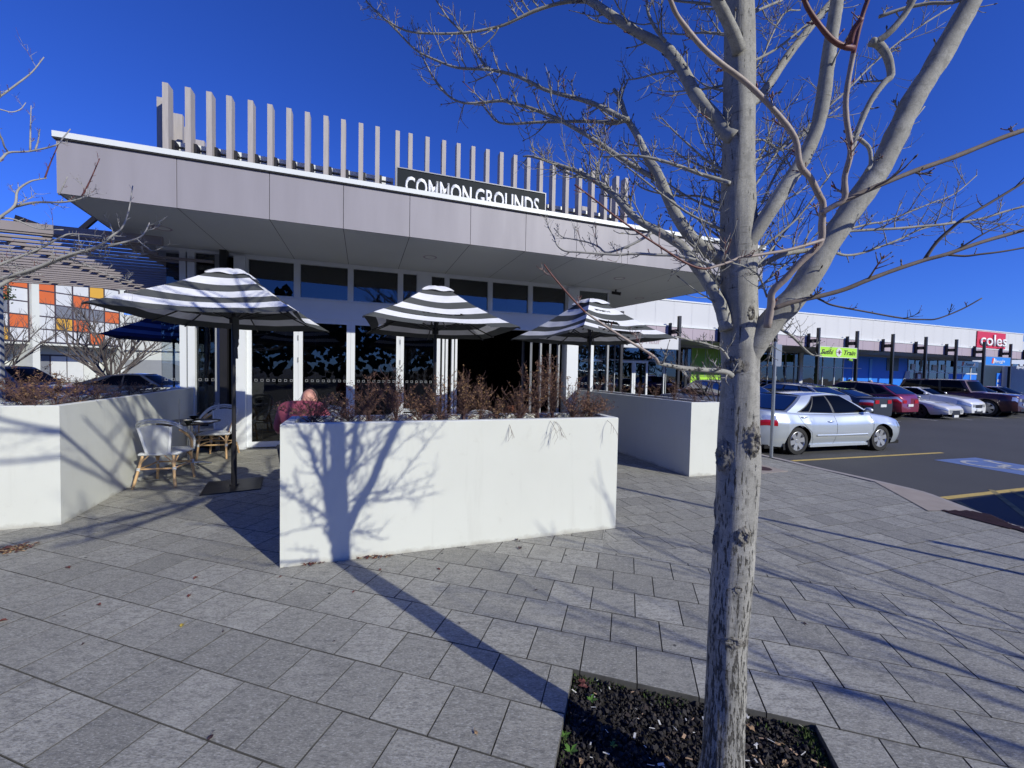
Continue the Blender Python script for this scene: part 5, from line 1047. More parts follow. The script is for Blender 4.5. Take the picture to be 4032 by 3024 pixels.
B(r8([(920, 560), (900, 420), (880, 300), (810, 180), (770, 110)]), 7, 3, 1.66, 1.7, .03, .05, .5)
B([(2800, 1050), (2780, 1036), (2669, 1008), (2579, 1003), (2506, 999), (2434, 1003), (2362, 999), (2271, 992), (2224, 988), (2195, 967), (2181, 934), (2157, 891)], 16, 5, 1.42, 1.5, .045, .03, .35, m_=('twig_grey', 'twig_dark', 'twig_red'))
B(r8([(1560, 1150), (1450, 1225), (1300, 1300), (1130, 1360), (1050, 1360), (980, 1300), (850, 1250), (700, 1220), (590, 1195), (500, 1100)]), 13, 4, 1.46, 1.5, .045, .03, .2, m_=('twig_grey', 'twig_dark', 'twig_red'))
B(r8([(980, 1310), (955, 1200), (960, 1060)]), 5, 3, 1.48, 1.5, .05, .02, .4, m_=('twig_dark', 'twig_dark', 'twig_red'))
B([(3240, 945), (3190, 960), (3100, 985), (3010, 1000), (2960, 1008), (2915, 1013), (2880, 1028), (2820, 1048), (2768, 1058), (2700, 1035), (2620, 985), (2520, 920), (2420, 850), (2340, 785), (2262, 727)], 15, 7, 1.25, 1.15, .12, .03, 1.0, m_=('pinkish_bark', 'twig_red', 'twig_red'), tipmi=2, cut=.52)
# broken stub with red shoot on the left
B([(2880, 1478), (2852, 1464), (2760, 1456), (2680, 1448), (2600, 1432), (2585, 1424)], 26, 16, 1.38, 1.25, .05, .025, .0, m_=('bark_limb', 'twig_dark', 'twig_red'))
B([(2592, 1428), (2570, 1400), (2480, 1345), (2400, 1295), (2320, 1240), (2290, 1215), (2230, 1150), (2175, 1085), (2142, 1041)], 13, 6, 1.25, 1.12, .12, .02, 1, m_=('pinkish_bark', 'twig_red', 'twig_red'), tipmi=2, cut=.55)
B([(2868, 1412), (2850, 1385), (2830, 1368), (2808, 1363), (2770, 1350), (2720, 1340), (2690, 1332), (2655, 1324)], 11, 6, 1.38, 1.3, .03, .02, .0, m_=('bark_limb', 'twig_dark', 'twig_red'))
B(r6([(1800, 240), (1750, 180), (1700, 80), (1690, 0), (1680, -60)]), 14, 9, 1.55, 1.6, .05, .05)
B(r6([(2190, 1150), (2110, 1175), (2000, 1140), (1850, 1135), (1750, 1120), (1660, 1090), (1620, 1050)]), 13, 5, 1.6, 1.8, .04, .05)
B(r6([(2190, 1420), (2100, 1330), (2080, 1250), (2060, 1150)]), 12, 5, 1.6, 1.75, .03, .06)
B(r6([(2190, 1080), (2100, 1040), (2080, 930), (2090, 800), (2060, 640), (2010, 560)]), 9, 4, 1.65, 1.75, .03, .06)
B(r6([(2180, 900), (2120, 850), (2080, 840), (2000, 830)]), 9, 4, 1.6, 1.7, .03, .06)
B(r6([(2180, 210), (2100, 195), (2000, 190), (1900, 200), (1790, 190)]), 13, 5, 1.55, 1.8, .035, .05)
# right : main fork
B([(2914, 1560), (2922, 1460), (2965, 1365), (3045, 1255), (3130, 1165), (3200, 1062), (3283, 928), (3370, 800), (3462, 663), (3530, 530), (3594, 398), (3680, 260), (3754, 133), (3827, 0), (3900, -160), (3960, -420)], 108, 70, 1.44, 1.42, .35, .05, k=20, Ys=[1.50, 1.49, 1.46, 1.44, 1.43, 1.42], Ws=[.62, .86, 1.06, 1.08, 1.02, 1.0])
B([(2905, 1020), (2935, 975), (3024, 842), (3104, 716), (3150, 650), (3177, 597), (3217, 504), (3240, 398), (3256, 278), (3276, 133), (3296, 0), (3320, -200), (3330, -420)], 66, 44, 1.44, 1.42, .20, .05, k=14, Ys=[1.49, 1.46, 1.43, 1.42])
B([(2925, 440), (2965, 405), (3030, 330), (3104, 218), (3197, 100), (3263, 20), (3330, -60), (3420, -200)], 38, 26, 1.5, 1.75, .15, .05)
B([(2910, 200), (2892, 146), (2858, 70), (2818, -10), (2760, -140)], 56, 44, 1.45, 1.35, .2, .05)
B([(3020, 1290), (3036, 1202), (3040, 1150), (3090, 1100), (3150, 1034), (3228, 958), (3236, 882), (3240, 802), (3223, 765), (3190, 700), (3150, 650), (3130, 544), (3051, 438), (2945, 331), (2832, 245), (2760, 180), (2699, 106), (2660, 50), (2636, -10)], 31, 19, 1.38, 1.02, .13, .02, .6, m_=('pinkish_bark', 'twig_red', 'twig_red'))
B([(3232, 840), (3280, 812), (3325, 780), (3326, 696), (3349, 597), (3332, 464), (3332, 371), (3356, 232), (3370, 165), (3396, 60), (3424, -20)], 24, 17, 1.2, 1.05, .14, .02, .8, m_=('pinkish_bark', 'twig_red', 'twig_red'), tipmi=2, cut=.72)
B([(3360, 190), (3320, 182), (3270, 150), (3217, 86), (3180, 30), (3160, -20)], 22, 18, 1.07, 1.02, .1, .02, 1, m_=('twig_red', 'twig_red', 'twig_red'))
B([(3395, 70), (3360, 120), (3345, 175)], 20, 26, 1.0, 1.03, 0, 0, 0, m_=('twig_red', 'twig_red', 'twig_red'))
B([(3243, 832), (3329, 789), (3429, 743), (3594, 676), (3760, 617), (3926, 550), (4032, 512), (4200, 450)], 22, 19, 1.22, 1.15, .25, .03, .3, m_=('twig_shaded', 'twig_dark', 'twig_red'))
B([(3045, 1215), (3120, 1190), (3240, 1163), (3330, 1138), (3415, 1103), (3528, 1061), (3641, 1024), (3727, 1001), (3860, 955), (4032, 905), (4200, 850)], 21, 14, 1.36, 1.2, .2, .03, .2, m_=('twig_shaded', 'twig_dark', 'twig_red'))
B([(3641, 1021), (3687, 955), (3740, 905), (3793, 862), (3926, 782), (4060, 700)], 14, 10, 1.27, 1.2, .1, .03, .3, m_=('twig_dark', 'twig_dark', 'twig_red'))
B([(3727, 1003), (3800, 1008), (3860, 1001), (3950, 990), (4060, 970)], 10, 7, 1.25, 1.2, .15, .03, .3, m_=('twig_dark', 'twig_dark', 'twig_red'))
B([(3740, 998), (3800, 965), (3860, 928), (3960, 875)], 8, 5, 1.25, 1.2, .06, .03, .3, m_=('twig_dark', 'twig_dark', 'twig_red'))
B([(3190, 1160), (3240, 1185), (3279, 1202), (3396, 1225), (3553, 1253), (3640, 1258), (3694, 1254), (3788, 1217), (3866, 1174)], 9, 5, 1.36, 1.25, .11, .012, .3, m_=('twig_dark', 'twig_dark', 'twig_red'))
B([(3040, 1275), (3075, 1296), (3122, 1327), (3169, 1375), (3200, 1398), (3235, 1400)], 15, 6, 1.5, 1.6, .028, .045, 0, m_=('bark_limb', 'twig_dark', 'twig_red'))
B([(3290, 930), (3336, 912), (3430, 905), (3528, 900), (3640, 890), (3727, 882), (3860, 862), (3960, 832), (4060, 805)], 13, 8, 1.45, 1.5, .05, .05)
B([(3250, 985), (3290, 995), (3330, 1005), (3395, 996), (3528, 948), (3628, 902), (3760, 872)], 14, 6, 1.5, 1.6, .035, .045)
B([(3330, 905), (3430, 880), (3495, 868), (3661, 802), (3760, 762), (3846, 690)], 10, 4, 1.5, 1.6, .06, .05)
B([(3430, 165), (3460, 175), (3495, 225), (3508, 298), (3482, 325), (3429, 398), (3376, 517), (3350, 610)], 34, 20, 1.35, 1.36, .1, .03)
B([(3445, 170), (3500, 130), (3560, 60), (3600, -10)], 28, 26, 1.35, 1.3, .08, .03)
B([(3462, 66), (3561, 33), (3661, 13), (3750, 10), (3830, -20)], 14, 12, 1.5, 1.42, .04, .04)
B([(3356, 597), (3370, 545), (3400, 560), (3425, 590), (3428, 650), (3412, 670)], 16, 14, 1.3, 1.3, .1, .02)
B([(3000, 800), (3080, 640), (3200, 480), (3330, 360), (3450, 240), (3600, 120), (3740, 30)], 11, 6, 1.7, 1.9, .05, .06)
B([(2960, 750), (3060, 600), (3120, 540), (3230, 520)], 10, 5, 1.65, 1.85, .04, .06)
B([(3100, 1060), (3200, 1010), (3300, 870), (3420, 700), (3560, 520), (3640, 420)], 12, 6, 1.6, 1.75, .05, .06)
B([(2930, 560), (3000, 550), (3060, 580), (3140, 600), (3190, 640)], 9, 4, 1.65, 1.85, .028, .05)
B([(2935, 330), (2990, 250), (3080, 60), (3150, 40)], 9, 5, 1.6, 1.8, .035, .06)
B([(2940, 60), (3010, 30), (3080, 0)], 14, 9, 1.55, 1.7, .04, .06)
B([(2930, 720), (3010, 580), (3050, 470), (3140, 390)], 9, 4, 1.65, 1.8, .035, .06)
B([(2935, 1060), (3010, 1035), (3090, 1000), (3190, 985), (3240, 980)], 28, 18, 1.55, 1.6, .05, .04)
B([(3020, 1170), (2990, 1090), (2955, 1060), (2920, 1045), (2880, 1035)], 9, 4, 1.36, 1.28, .03, .03)
B([(2940, 640), (2990, 590), (3040, 600), (3100, 560)], 8, 4, 1.7, 1.9, .03, .06)
B([(2935, 870), (3000, 830), (3050, 760), (3120, 740)], 8, 4, 1.7, 1.9, .03, .06)
for i in range(24):
    z = 1.95 + 1.15 * QT.random(); j = min(range(len(cp)), key=lambda m_: abs(cp[m_].z - z)); a_ = QT.uniform(-.35, pi + .35); d = V((cos(a_), sin(a_), QT.uniform(.2, .8))).normalized(); L = QT.uniform(.2, .55); pts = [cp[j] + V((cos(a_), sin(a_), 0)) * rr_[j] * .8]
    for k in range(4): d = (d + V((QT.uniform(-.2, .2), QT.uniform(-.2, .2), .14))).normalized(); pts.append(pts[-1] + d * L / 4)
    branch([tuple(p) for p in pts], .0055, .0022, None, None, .035, .065, .12, k=5)
# crown above the frame (its shadows fall on paving and planter)
def grow(p, d, L, r, depth):
    n_ = 6; pts = [p]; dd = d.normalized()
    for k in range(n_): dd = (dd + V((QT.uniform(-1, 1), QT.uniform(-1, 1), QT.uniform(-.2, .7))) * .16).normalized(); pts.append(pts[-1] + dd * L / n_)
    branch([tuple(q) for q in pts], r, r * .45, None, None, .16, .12, .2, depth=1, k=6)
    if depth:
        for k in range(2, n_): 
            if QT.random() < .75: a = V((QT.uniform(-1, 1), QT.uniform(-1, 1), QT.uniform(0, .8))).normalized(); grow(pts[k], dd * .6 + a, L * QT.uniform(.45, .65), r * .5, depth - 1)
for i, (z, a, L, r) in enumerate(((3.15, 2.6, 2.1, .034), (3.2, 4.6, 1.9, .03), (3.3, 5.6, 1.8, .030), (3.5, .7, 2.0, .034), (3.6, 3.4, 2.1, .034), (3.8, 4.2, 1.9, .032), (4.0, 2.0, 1.8, .032), (4.2, .2, 1.8, .03), (4.4, 5.2, 1.8, .03), (4.6, 3.0, 1.7, .028), (4.8, 1.2, 1.6, .028), (5.0, 4.1, 1.5, .025), (5.3, 2.3, 1.4, .022), (5.5, 5.6, 1.3, .022), (5.8, .9, 1.2, .02))):
    j = min(range(len(cp)), key=lambda m_: abs(cp[m_].z - z)); grow(cp[j], V((cos(a), sin(a), .75)), L, r, 1)
for d_, z, L in ((V((-.25, -1, .06)), 3.08, 2.7), (V((.15, -1, .16)), 3.15, 3.0), (V((.6, -.9, .12)), 3.2, 2.6), (V((-.75, -.75, .2)), 3.3, 2.2), (V((-.1, -1, .34)), 3.5, 2.6), (V((.35, -1, .42)), 3.9, 2.4), (V((-.5, -.8, .5)), 4.2, 2.0), (V((-.9, .3, .35)), 3.3, 1.7), (V((.8, -.4, .4)), 4.3, 2.0)):
    j = min(range(len(cp)), key=lambda m_: abs(cp[m_].z - z)); grow(cp[j], d_, L, .036, 1)
for pts in ([(3900, -160), (3960, -420)], [(3330, -420)], [(1960, -500)]):
    p = atY(pts[-1][0], pts[-1][1], 1.42); grow(p, V((.3, QT.uniform(-.3, .3), 1)), 1.4, .03, 1)

# tree just outside the left edge
t2 = thing('street_tree', 'bare tree rooted just outside the left edge, twigs reaching in', 'tree', (-5.9, 3.0, -.0))
zq = lambda L: [(x * 1.155, y * 1.155) for x, y in L]
z1 = lambda L: [(x * .633, 250 + y * .633) for x, y in L]
lk = dict(parent=t2, m_=('twig_grey', 'twig_dark', 'twig_red'))
B([(-5.9, 3.0, -.05), (-5.88, 3.02, 1.2), (-5.85, 3.05, 2.4), (-5.95, 3.0, 3.6), (-5.9, 3.1, 5.0)], .075, .04, None, None, 0, name='trunk', parent=t2, m_=('bark_trunk', 'twig_dark', 'twig_red'), k=14)
def L_(pts, w0, w1, Y0=3.15, Y1=3.3, spur=.10, sl=.07, red=.35, root=2.4):
    P = [atY(x, y, Y0 + (Y1 - Y0) * i / (len(pts) - 1)) for i, (x, y) in enumerate(pts)]
    st = V((-5.86, 3.05, root)); P = [st, st.lerp(P[0], .6) + V((0, 0, .05))] + P
    B([tuple(p) for p in P], w0 * .36 * 3.2 / FPX, w1 * .42 * 3.2 / FPX, None, None, spur, sl, red, **lk)
L_(zq([(-60, 362), (0, 328), (60, 285), (110, 245), (150, 195)]), 16, 4, root=3.3, red=.8); L_(zq([(-60, 362), (0, 373), (40, 382), (70, 372), (88, 350)]), 10, 3, root=3.1, red=.8)
L_(zq([(-60, 580), (0, 545), (30, 520), (100, 516), (190, 495), (215, 470), (240, 440)]), 16, 4, root=2.7, red=.5); L_(zq([(-50, 430), (0, 462), (15, 500), (30, 520)]), 12, 6, root=2.9)
B(zq([(103, 515), (104, 430), (106, 360)]), 7, 3, 3.25, 3.25, .15, .03, .8, **lk); B(zq([(120, 513), (130, 480), (136, 440)]), 7, 3, 3.25, 3.25, .1, .03, .8, **lk)
L_(zq([(-60, 780), (0, 740), (50, 700), (60, 650), (100, 620), (130, 612), (160, 607)]), 18, 5, root=2.3); B(zq([(152, 610), (170, 560), (200, 490)]), 6, 3, 3.3, 3.3, .15, .03, 1, m_=('twig_red', 'twig_red', 'twig_red'), parent=t2)
B(zq([(48, 705), (120, 690), (200, 690), (250, 684), (290, 670), (296, 645)]), 11, 5, 3.25, 3.3, .05, .04, .3, **lk); B(zq([(280, 668), (305, 620), (340, 540)]), 7, 3, 3.3, 3.3, .08, .03, 1, m_=('twig_red', 'twig_red', 'twig_red'), parent=t2); B(zq([(200, 665), (215, 635), (230, 602)]), 5, 3, 3.3, 3.3, .1, .02, 1, **lk)
L_([(-60, 1125), (0, 1098), (127, 1060), (253, 1009), (380, 972), (443, 927), (481, 896), (506, 832), (523, 731)], 26, 4, root=1.9, spur=.06, sl=.06)
L_([(-60, 1145), (0, 1123), (63, 1092), (222, 1028), (330, 990), (443, 965), (538, 940), (570, 915), (589, 877)], 28, 5, Y1=3.35, root=1.8, spur=.05, sl=.06)
L_([(-60, 1060), (0, 1041), (80, 1010), (158, 978), (240, 934), (285, 921), (400, 930)], 20, 5, root=2.0, spur=.05, sl=.06)
L_([(-60, 880), (0, 860), (60, 865), (150, 900), (250, 905)], 12, 5, root=2.1, spur=.06, sl=.06)
B([(253, 1009), (330, 1040), (420, 1080), (520, 1110)], 7, 3, 3.3, 3.3, .05, .05, 0, **lk); B([(300, 998), (400, 1010), (500, 1005), (580, 1000)], 8, 3, 3.3, 3.3, .04, .05, 0, **lk)
B([(443, 965), (448, 930), (433, 880)], 6, 3, 3.3, 3.3, .05, .03, 0, **lk); B([(538, 940), (560, 960), (600, 990)], 5, 3, 3.3, 3.3, .05, .04, 0, **lk)

# distant bare trees
def bare_tree(p, h, seed, label, m_=('twig_dark', 'twig_dark', 'twig_dark'), tr=.12, spread=.5, nb=9, dens=1.0):
    q = random.Random(seed); t = thing('bare_tree', label, 'tree', p, 0, 'bare trees in the background'); mt = MB(); mc = MB()
    mt.tube([V(p), V(p) + V((.03, 0, h * .10)), V(p) + V((0, 0, h * .24))], [tr, tr * .85, tr * .75], 10)
    def rec(a, d, L, r, dep):
        pts = [a]; dd = d.normalized()
        for k in range(4): dd = (dd + V((q.uniform(-1, 1), q.uniform(-1, 1), q.uniform(-.1, .5))) * .13).normalized(); pts.append(pts[-1] + dd * L / 4)
        mc.tube(pts, [r, r * .85, r * .7, r * .58, r * .45], 5 if dep < 2 else 7, cap=False)
        if dep:
            for k in (1, 2, 3, 4, 4):
                if q.random() < .85 * dens: a_ = q.uniform(0, 6.3); rec(pts[k], dd + V((cos(a_), sin(a_), q.uniform(-.1, .4))) * .62, L * q.uniform(.42, .62), max(r * .5, .006), dep - 1)
    for k in range(nb): a_ = 2 * pi * k / nb + q.uniform(-.3, .3); rec(V(p) + V((0, 0, h * q.uniform(.12, .25))), V((cos(a_) * spread, sin(a_) * spread, 1)), h * q.uniform(.32, .42), tr * .42, 3)
    mt.build('trunk', m_[0], t, 60); mc.build('branches', m_[1], t); return t
bare_tree(tuple(atpl(432, 1500, V((0, 17, 0)), V((0, 1, 0)))[:2]) + (-.18,), 5.2, 5, 'bare vase shaped tree in front of the orange panelled flats', spread=.75, nb=12, tr=.14)
bare_tree((-22.6, 17.5, -.18), 5.0, 6, 'bare tree at the left edge in front of the flats', spread=.7, nb=9)
bare_tree((-14.6, 22.0, -.18), 4.6, 9, 'bare tree behind the vase shaped one, left of the cafe', spread=.6, nb=8)
p = atY(2815, 1560, 13.5); bare_tree((p.x + .1, 13.5, -.18), 3.4, 12, 'small pruned tree partly hidden left of the big trunk', spread=1.1, nb=9, tr=.07, dens=.85)
def leafy(p, w_, h, seed, label, m_, z0=.6, n_=1500, cat='tree', name='leafy_tree', tr=.08):
    q = random.Random(seed); t = thing(name, label, cat, p); mb = MB(); mt = MB(); mt.tube([V(p), V(p) + V((0, 0, z0 + h * .4))], [tr, tr * .5], 8)
    for k in range(8): a = q.uniform(0, 6.3); e = V(p) + V((cos(a) * w_ * .35, sin(a) * w_ * .35, z0 + h * q.uniform(.3, .8))); mt.tube([V(p) + V((0, 0, z0 * .8)), e], [tr * .4, tr * .12], 5)
    cs = [(q.uniform(-.38, .38) * w_, q.uniform(-.38, .38) * w_, z0 + h * q.uniform(.15, .85), q.uniform(.14, .26) * w_) for k in range(14)]
    for k in range(n_):
        c = q.choice(cs); d = V((q.gauss(0, 1), q.gauss(0, 1), q.gauss(0, 1))).normalized() * c[3] * q.uniform(.5, 1.1); o_ = V(p) + V((c[0], c[1], c[2])) + d; s = w_ * q.uniform(.018, .04); e1 = V((q.gauss(0, 1), q.gauss(0, 1), q.gauss(0, 1))).normalized() * s; e2 = e1.orthogonal().normalized() * s * .6; mb.quad(o_ - e1, o_ - e2, o_ + e1, o_ + e2)
    mt.build('trunk', 'timber_back', t, 60); mb.build('crown', m_, t); return t
leafy((-13.3, 20.5, -.18), 2.8, 2.3, 3, 'small tree still in brown green leaf seen past the vase shaped bare tree', 'canopy_olive', .7, 1300)
leafy((-18.5, 14.2, .0), 1.6, 1.6, 8, 'dark green shrub mass behind the pergola end at left', 'canopy_green', 3.6, 500, cat='shrub', name='roof_garden_shrub', tr=.04)
leafy((-10.6, 17.5, -.18), .5, .8, 4, 'orange leaved small bush beside the glass pane', 'leaf_tan', .9, 160, cat='bush', name='orange_bush', tr=.03)
# unseen belt of trees added behind the viewer to darken the glass reflections
mb = MB(); q = random.Random(4)
for k in range(15000):
    x = q.uniform(-70, 110); y = -32 + q.gauss(0, 1.5); H = 9.0 + 3.5 * noise.noise(V((x * .09, 2, 0))) + 2.5 * noise.noise(V((x * .4, 5, 0))); z = H * q.uniform(0, 1) ** .6; s = q.uniform(.18, .5); o_ = V((x, y, z)); e1 = V((q.gauss(0, 1), q.gauss(0, .4), q.gauss(0, 1))).normalized() * s; e2 = V((-e1.z, .1, e1.x)); mb.quad(o_ - e1, o_ - e2, o_ + e1, o_ + e2)
o = mb.build('added_tree_belt', 'canopy_green'); tag(o, 'unseen dark tree belt added behind the viewer to darken glass reflections', 'trees'); o['kind'] = 'stuff'
# lamp posts beyond the right edge whose shadows cross the paving
def lamp_post(p, h, label, r=.045):
    t = thing('street_pole', label, 'pole', p, 0, 'street poles outside the right edge'); mb = MB(); mb.tube([V(p), V(p) + V((0, 0, h * .5)), V(p) + V((0, 0, h))], [r, r * .9, r * .8], 12); mb.build('pole', 'galvanised', t, 50)
    mb = MB(); mb.lathe([(r * .9, h - .02), (r * .95, h + .02), (0, h + .04)], 12, p); mb.build('cap', 'frame_grey', t, 40)
dS = V((-.769, .64, 0)).normalized()
p = V((4.409, 3.38, 0)) - dS * 2.6; lamp_post((p.x, p.y, 0), 4.2, 'tall street pole outside the right edge casting the longer thin shadow', .035)
tip = V((4.286, 4.059, 0)); Ls = 2.3; p = tip - dS * 4.6; lamp_post((p.x, p.y, 0), 2.40, 'shorter street pole outside the right edge casting the short thick shadow', .05)
t3 = bare_tree((6.0, -.9, -.0), 4.6, 21, 'bare street tree outside the right edge casting branch shadows on paving', m_=('bark_limb', 'bark_limb', 'bark_limb'), tr=.07, spread=.8, nb=8, dens=.7)

# ================================================================== SHOPS ON THE RIGHT
shops = thing('shop_building', 'long white and mauve shopping centre front behind the car park', 'building', SF.o)
def SB(name, m_, *a, parent=None, F=SF): mb = MB(); mb.box(F, *a); return mb.build(name, m_, parent or shops)
U0, U1 = -22, 27.1
def parz(u): return 5.64 + (u + 10.3) * .0036
mb = MB(); mb.v = []; 
n_ = 0
for k in range(int((U1 - U0) / 1.225) + 1):
    a = U0 + k * 1.225; b = min(a + 1.215, U1)
    if b <= a: continue
    i = len(mb.v)
    mb.quad(SF.P(a, -.02, 4.25), SF.P(b, -.02, 4.25), SF.P(b, -.02, parz(b) - .06), SF.P(a, -.02, parz(a) - .06))
mb.build('parapet_cladding', 'shop_white', shops)
SB('parapet_wall', 'shop_white', U0, U1, -.012, .3, 4.2, 5.6); SB('roof', 'shop_white', U0, U1, .3, 14, 4.9, 5.2)
mb = MB(); mb.quad(SF.P(U0, -.06, parz(U0) - .07), SF.P(U1, -.06, parz(U1) - .07), SF.P(U1, -.06, parz(U1)), SF.P(U0, -.06, parz(U0))); mb.quad(SF.P(U0, -.06, parz(U0)), SF.P(U1, -.06, parz(U1)), SF.P(U1, .3, parz(U1)), SF.P(U0, .3, parz(U0))); mb.quad(SF.P(U0, -.06, parz(U0) - .07), SF.P(U0, .0, parz(U0) - .07), SF.P(U1, .0, parz(U1) - .07), SF.P(U1, -.06, parz(U1) - .07)); mb.build('parapet_capping', 'white_cap', shops)
SB('canopy_capping', 'white_cap', U0, 27.2, -.16, -.02, 4.18, 4.25); SB('canopy_capping', 'joint_dark', U0, 27.2, -.14, -.03, 4.165, 4.18)
for k in range(int((27.2 - U0) / 1.225) + 1):
    a = U0 + k * 1.225; mb = MB(); mb.box(SF, a + .008, min(a + 1.217, 27.2), -.13, .0, 3.56, 4.165); mb.build('canopy_panel', 'mauve_shop', shops)
SB('canopy_backing', 'joint_dark', U0, 27.2, -.1, .02, 3.58, 4.15)
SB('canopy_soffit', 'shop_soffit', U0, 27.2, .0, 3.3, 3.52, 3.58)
PO = [-18.5, -14.75, -11.2, -7.75, -4.1, -.4, 3.33, 7.15, 11.04, 15.0, 18.96, 23.08, 27.0]
for u in PO:
    p = SB('canopy_post', 'black_steel', u - .07, u + .07, -.75, -.6, -.18, 4.68); SB('post_bracket', 'black_steel', u - .22, u - .14, -.30, -.14, 3.5, 4.36, parent=p); SB('bracket_plate', 'black_steel', u - .15, u - .0, -.60, -.2, 3.78, 4.0, parent=p)
# shop fronts at n=3
G = 3.0
sx = lambda x, y=1480: SF.px(x, y, G)[0]
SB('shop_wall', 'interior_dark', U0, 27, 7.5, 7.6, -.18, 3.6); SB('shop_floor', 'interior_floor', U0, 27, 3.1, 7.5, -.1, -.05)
SB('head_frame', 'frame_grey', U0, 27, G - .04, G + .06, 3.38, 3.52); SB('plinth', 'frame_grey', U0, 27, G - .03, G + .05, -.18, .06)
def glass(a, b, z0=.06, z1=3.38, m_='cafe_glass'): return SB('shop_window', m_, a, b, G, G + .02, z0, z1)
def mul(u, w_=.05, m_='frame_grey', z0=.06, z1=3.38): return SB('mullion', m_, u - w_ / 2, u + w_ / 2, G - .04, G + .06, z0, z1)
g1 = sx(2675); glass(U0, g1)
for x in (2250, 2330, 2418, 2620, 2665): mul(sx(x))
SB('transom', 'frame_grey', U0, g1, G - .04, G + .06, 2.42, 2.48)
dl = [sx(2438), sx(2493), sx(2548)]
for a, b in zip(dl[:-1], dl[1:]):
    for q in ((a + .01, a + .13, .0, 2.42), (b - .13, b - .01, .0, 2.42), (a + .13, b - .13, 2.30, 2.42), (a + .13, b - .13, .0, .15)): SB('door_frame', 'frame_alu', q[0], q[1], G - .06, G + .03, q[2], q[3])
SB('mullion', 'frame_alu', sx(2612) - .03, sx(2612) + .03, G - .05, G + .05, .0, 2.42)
g2 = sx(2835); SB('green_wall', 'lime_shaded', g1 + .9, g2, G - .02, G + .05, -.1, 3.38)
for k in range(5): SB('wall_joint', 'frame_grey', g1 + .9 + k * 1.15, g1 + .93 + k * 1.15, G - .03, G - .021, -.1, 3.38)
SB('lime_sunlit_band', 'lime', g1 + .9, g2, G - .034, G - .031, .1, 1.5); mul(g1 + .5, .2, 'black_steel'); glass(g1, g1 + .9)  # brighter green strip paints the sunlit foot of the green wall
g3 = sx(3318); glass(g2, g3)
for x in (2990, 3020, 3055, 3090, 3125, 3237, 3283, 3318): mul(sx(x), .06, 'frame_alu' if x > 3200 else 'frame_grey')
SB('pier', 'shop_white', sx(3143), sx(3155), G - .1, G + .1, -.1, 3.4)
SB('transom', 'frame_alu', g2, g3, G - .04, G + .06, 2.38, 2.45)
g4 = sx(3570); SB('blue_wall', 'blue_wall', g3 + .03, g4, G - .0, G + .06, -.1, 3.38)
mul(sx(3355), .05, 'frame_alu'); SB('transom', 'frame_alu', g3, sx(3388), G - .04, G + .0, 2.38, 2.44)
SB('blue_sunlit_band', 'blue_pale', g3 + .03, g4, G - .012, G - .001, .1, 1.0)  # paler strip puts sunlight along the wall foot into the colour
SB('dark_window', 'blue_dark', sx(3488), sx(3535), G - .03, G - .01, 2.3, 3.38); SB('poster', 'blue_pale', sx(3420), sx(3430), G - .04, G - .02, .5, 3.2)
mb = MB(); a, b = sx(3555), sx(3580); mb.quad(SF.P(a - .6, G - .05, .1), SF.P(b, G - .05, .1), SF.P(b, G - .05, 2.3), SF.P(a + .3, G - .05, 2.3)); mb.build('window_graphic', 'back_white', shops)
g5 = sx(3735); glass(g4, g5)
for x in (3572, 3600, 3622, 3655, 3690, 3720): mul(sx(x), .09, 'frame_grey')
SB('transom', 'frame_alu', g4, g5, G - .04, G + .06, 2.25, 2.33)
for x, w_, z in ((3585, .5, 2.45), (3635, .5, 2.5), (3668, .7, 2.45), (3705, .5, 2.5)): SB('poster', 'paper', sx(x), sx(x) + w_, G - .05, G - .03, z, z + .5)
SB('poster', 'maroon', sx(3606), sx(3606) + .8, G - .05, G - .03, .6, 2.2); SB('poster', 'paper', sx(3610), sx(3610) + .45, G - .06, G - .051, 1.5, 2.1)
g6 = sx(3845); glass(g5, g6, 2.3, 3.38); SB('blue_wall', 'blue_wall', g5, g6, G, G + .06, -.1, 2.2); SB('transom', 'frame_alu', g5, g6, G - .04, G + .05, 2.2, 2.3)
for x in (3755, 3788, 3820): mul(sx(x), .09, 'frame_alu')
g7 = sx(3945); SB('dark_wall', 'blue_dark', g6, g7, G, G + .06, 1.1, 3.38); SB('pale_wall', 'blue_pale', g6, g7, G, G + .06, -.1, 1.1); mul(sx(3868), .08, 'frame_grey')
SB('window_graphic', 'blue_wall', sx(3922), sx(3940), G - .05, G - .01, .5, 2.4); SB('window_graphic', 'back_white', sx(3924), sx(3936), G - .07, G - .052, 1.5, 1.8); SB('window_graphic', 'back_white', sx(3924), sx(3936), G - .07, G - .052, 1.05, 1.3)
SB('pier', 'shop_white', sx(3948), sx(3958), 1.2, G + .1, -.1, 3.1)
glass(sx(3960), 40 if False else 36, .06, 3.38)
for x in (3965, 3982, 4010, 4030): mul(sx(x), .1, 'timber_back')
SB('transom', 'timber_back', sx(3960), 36, G - .05, G + .06, 2.2, 2.3)
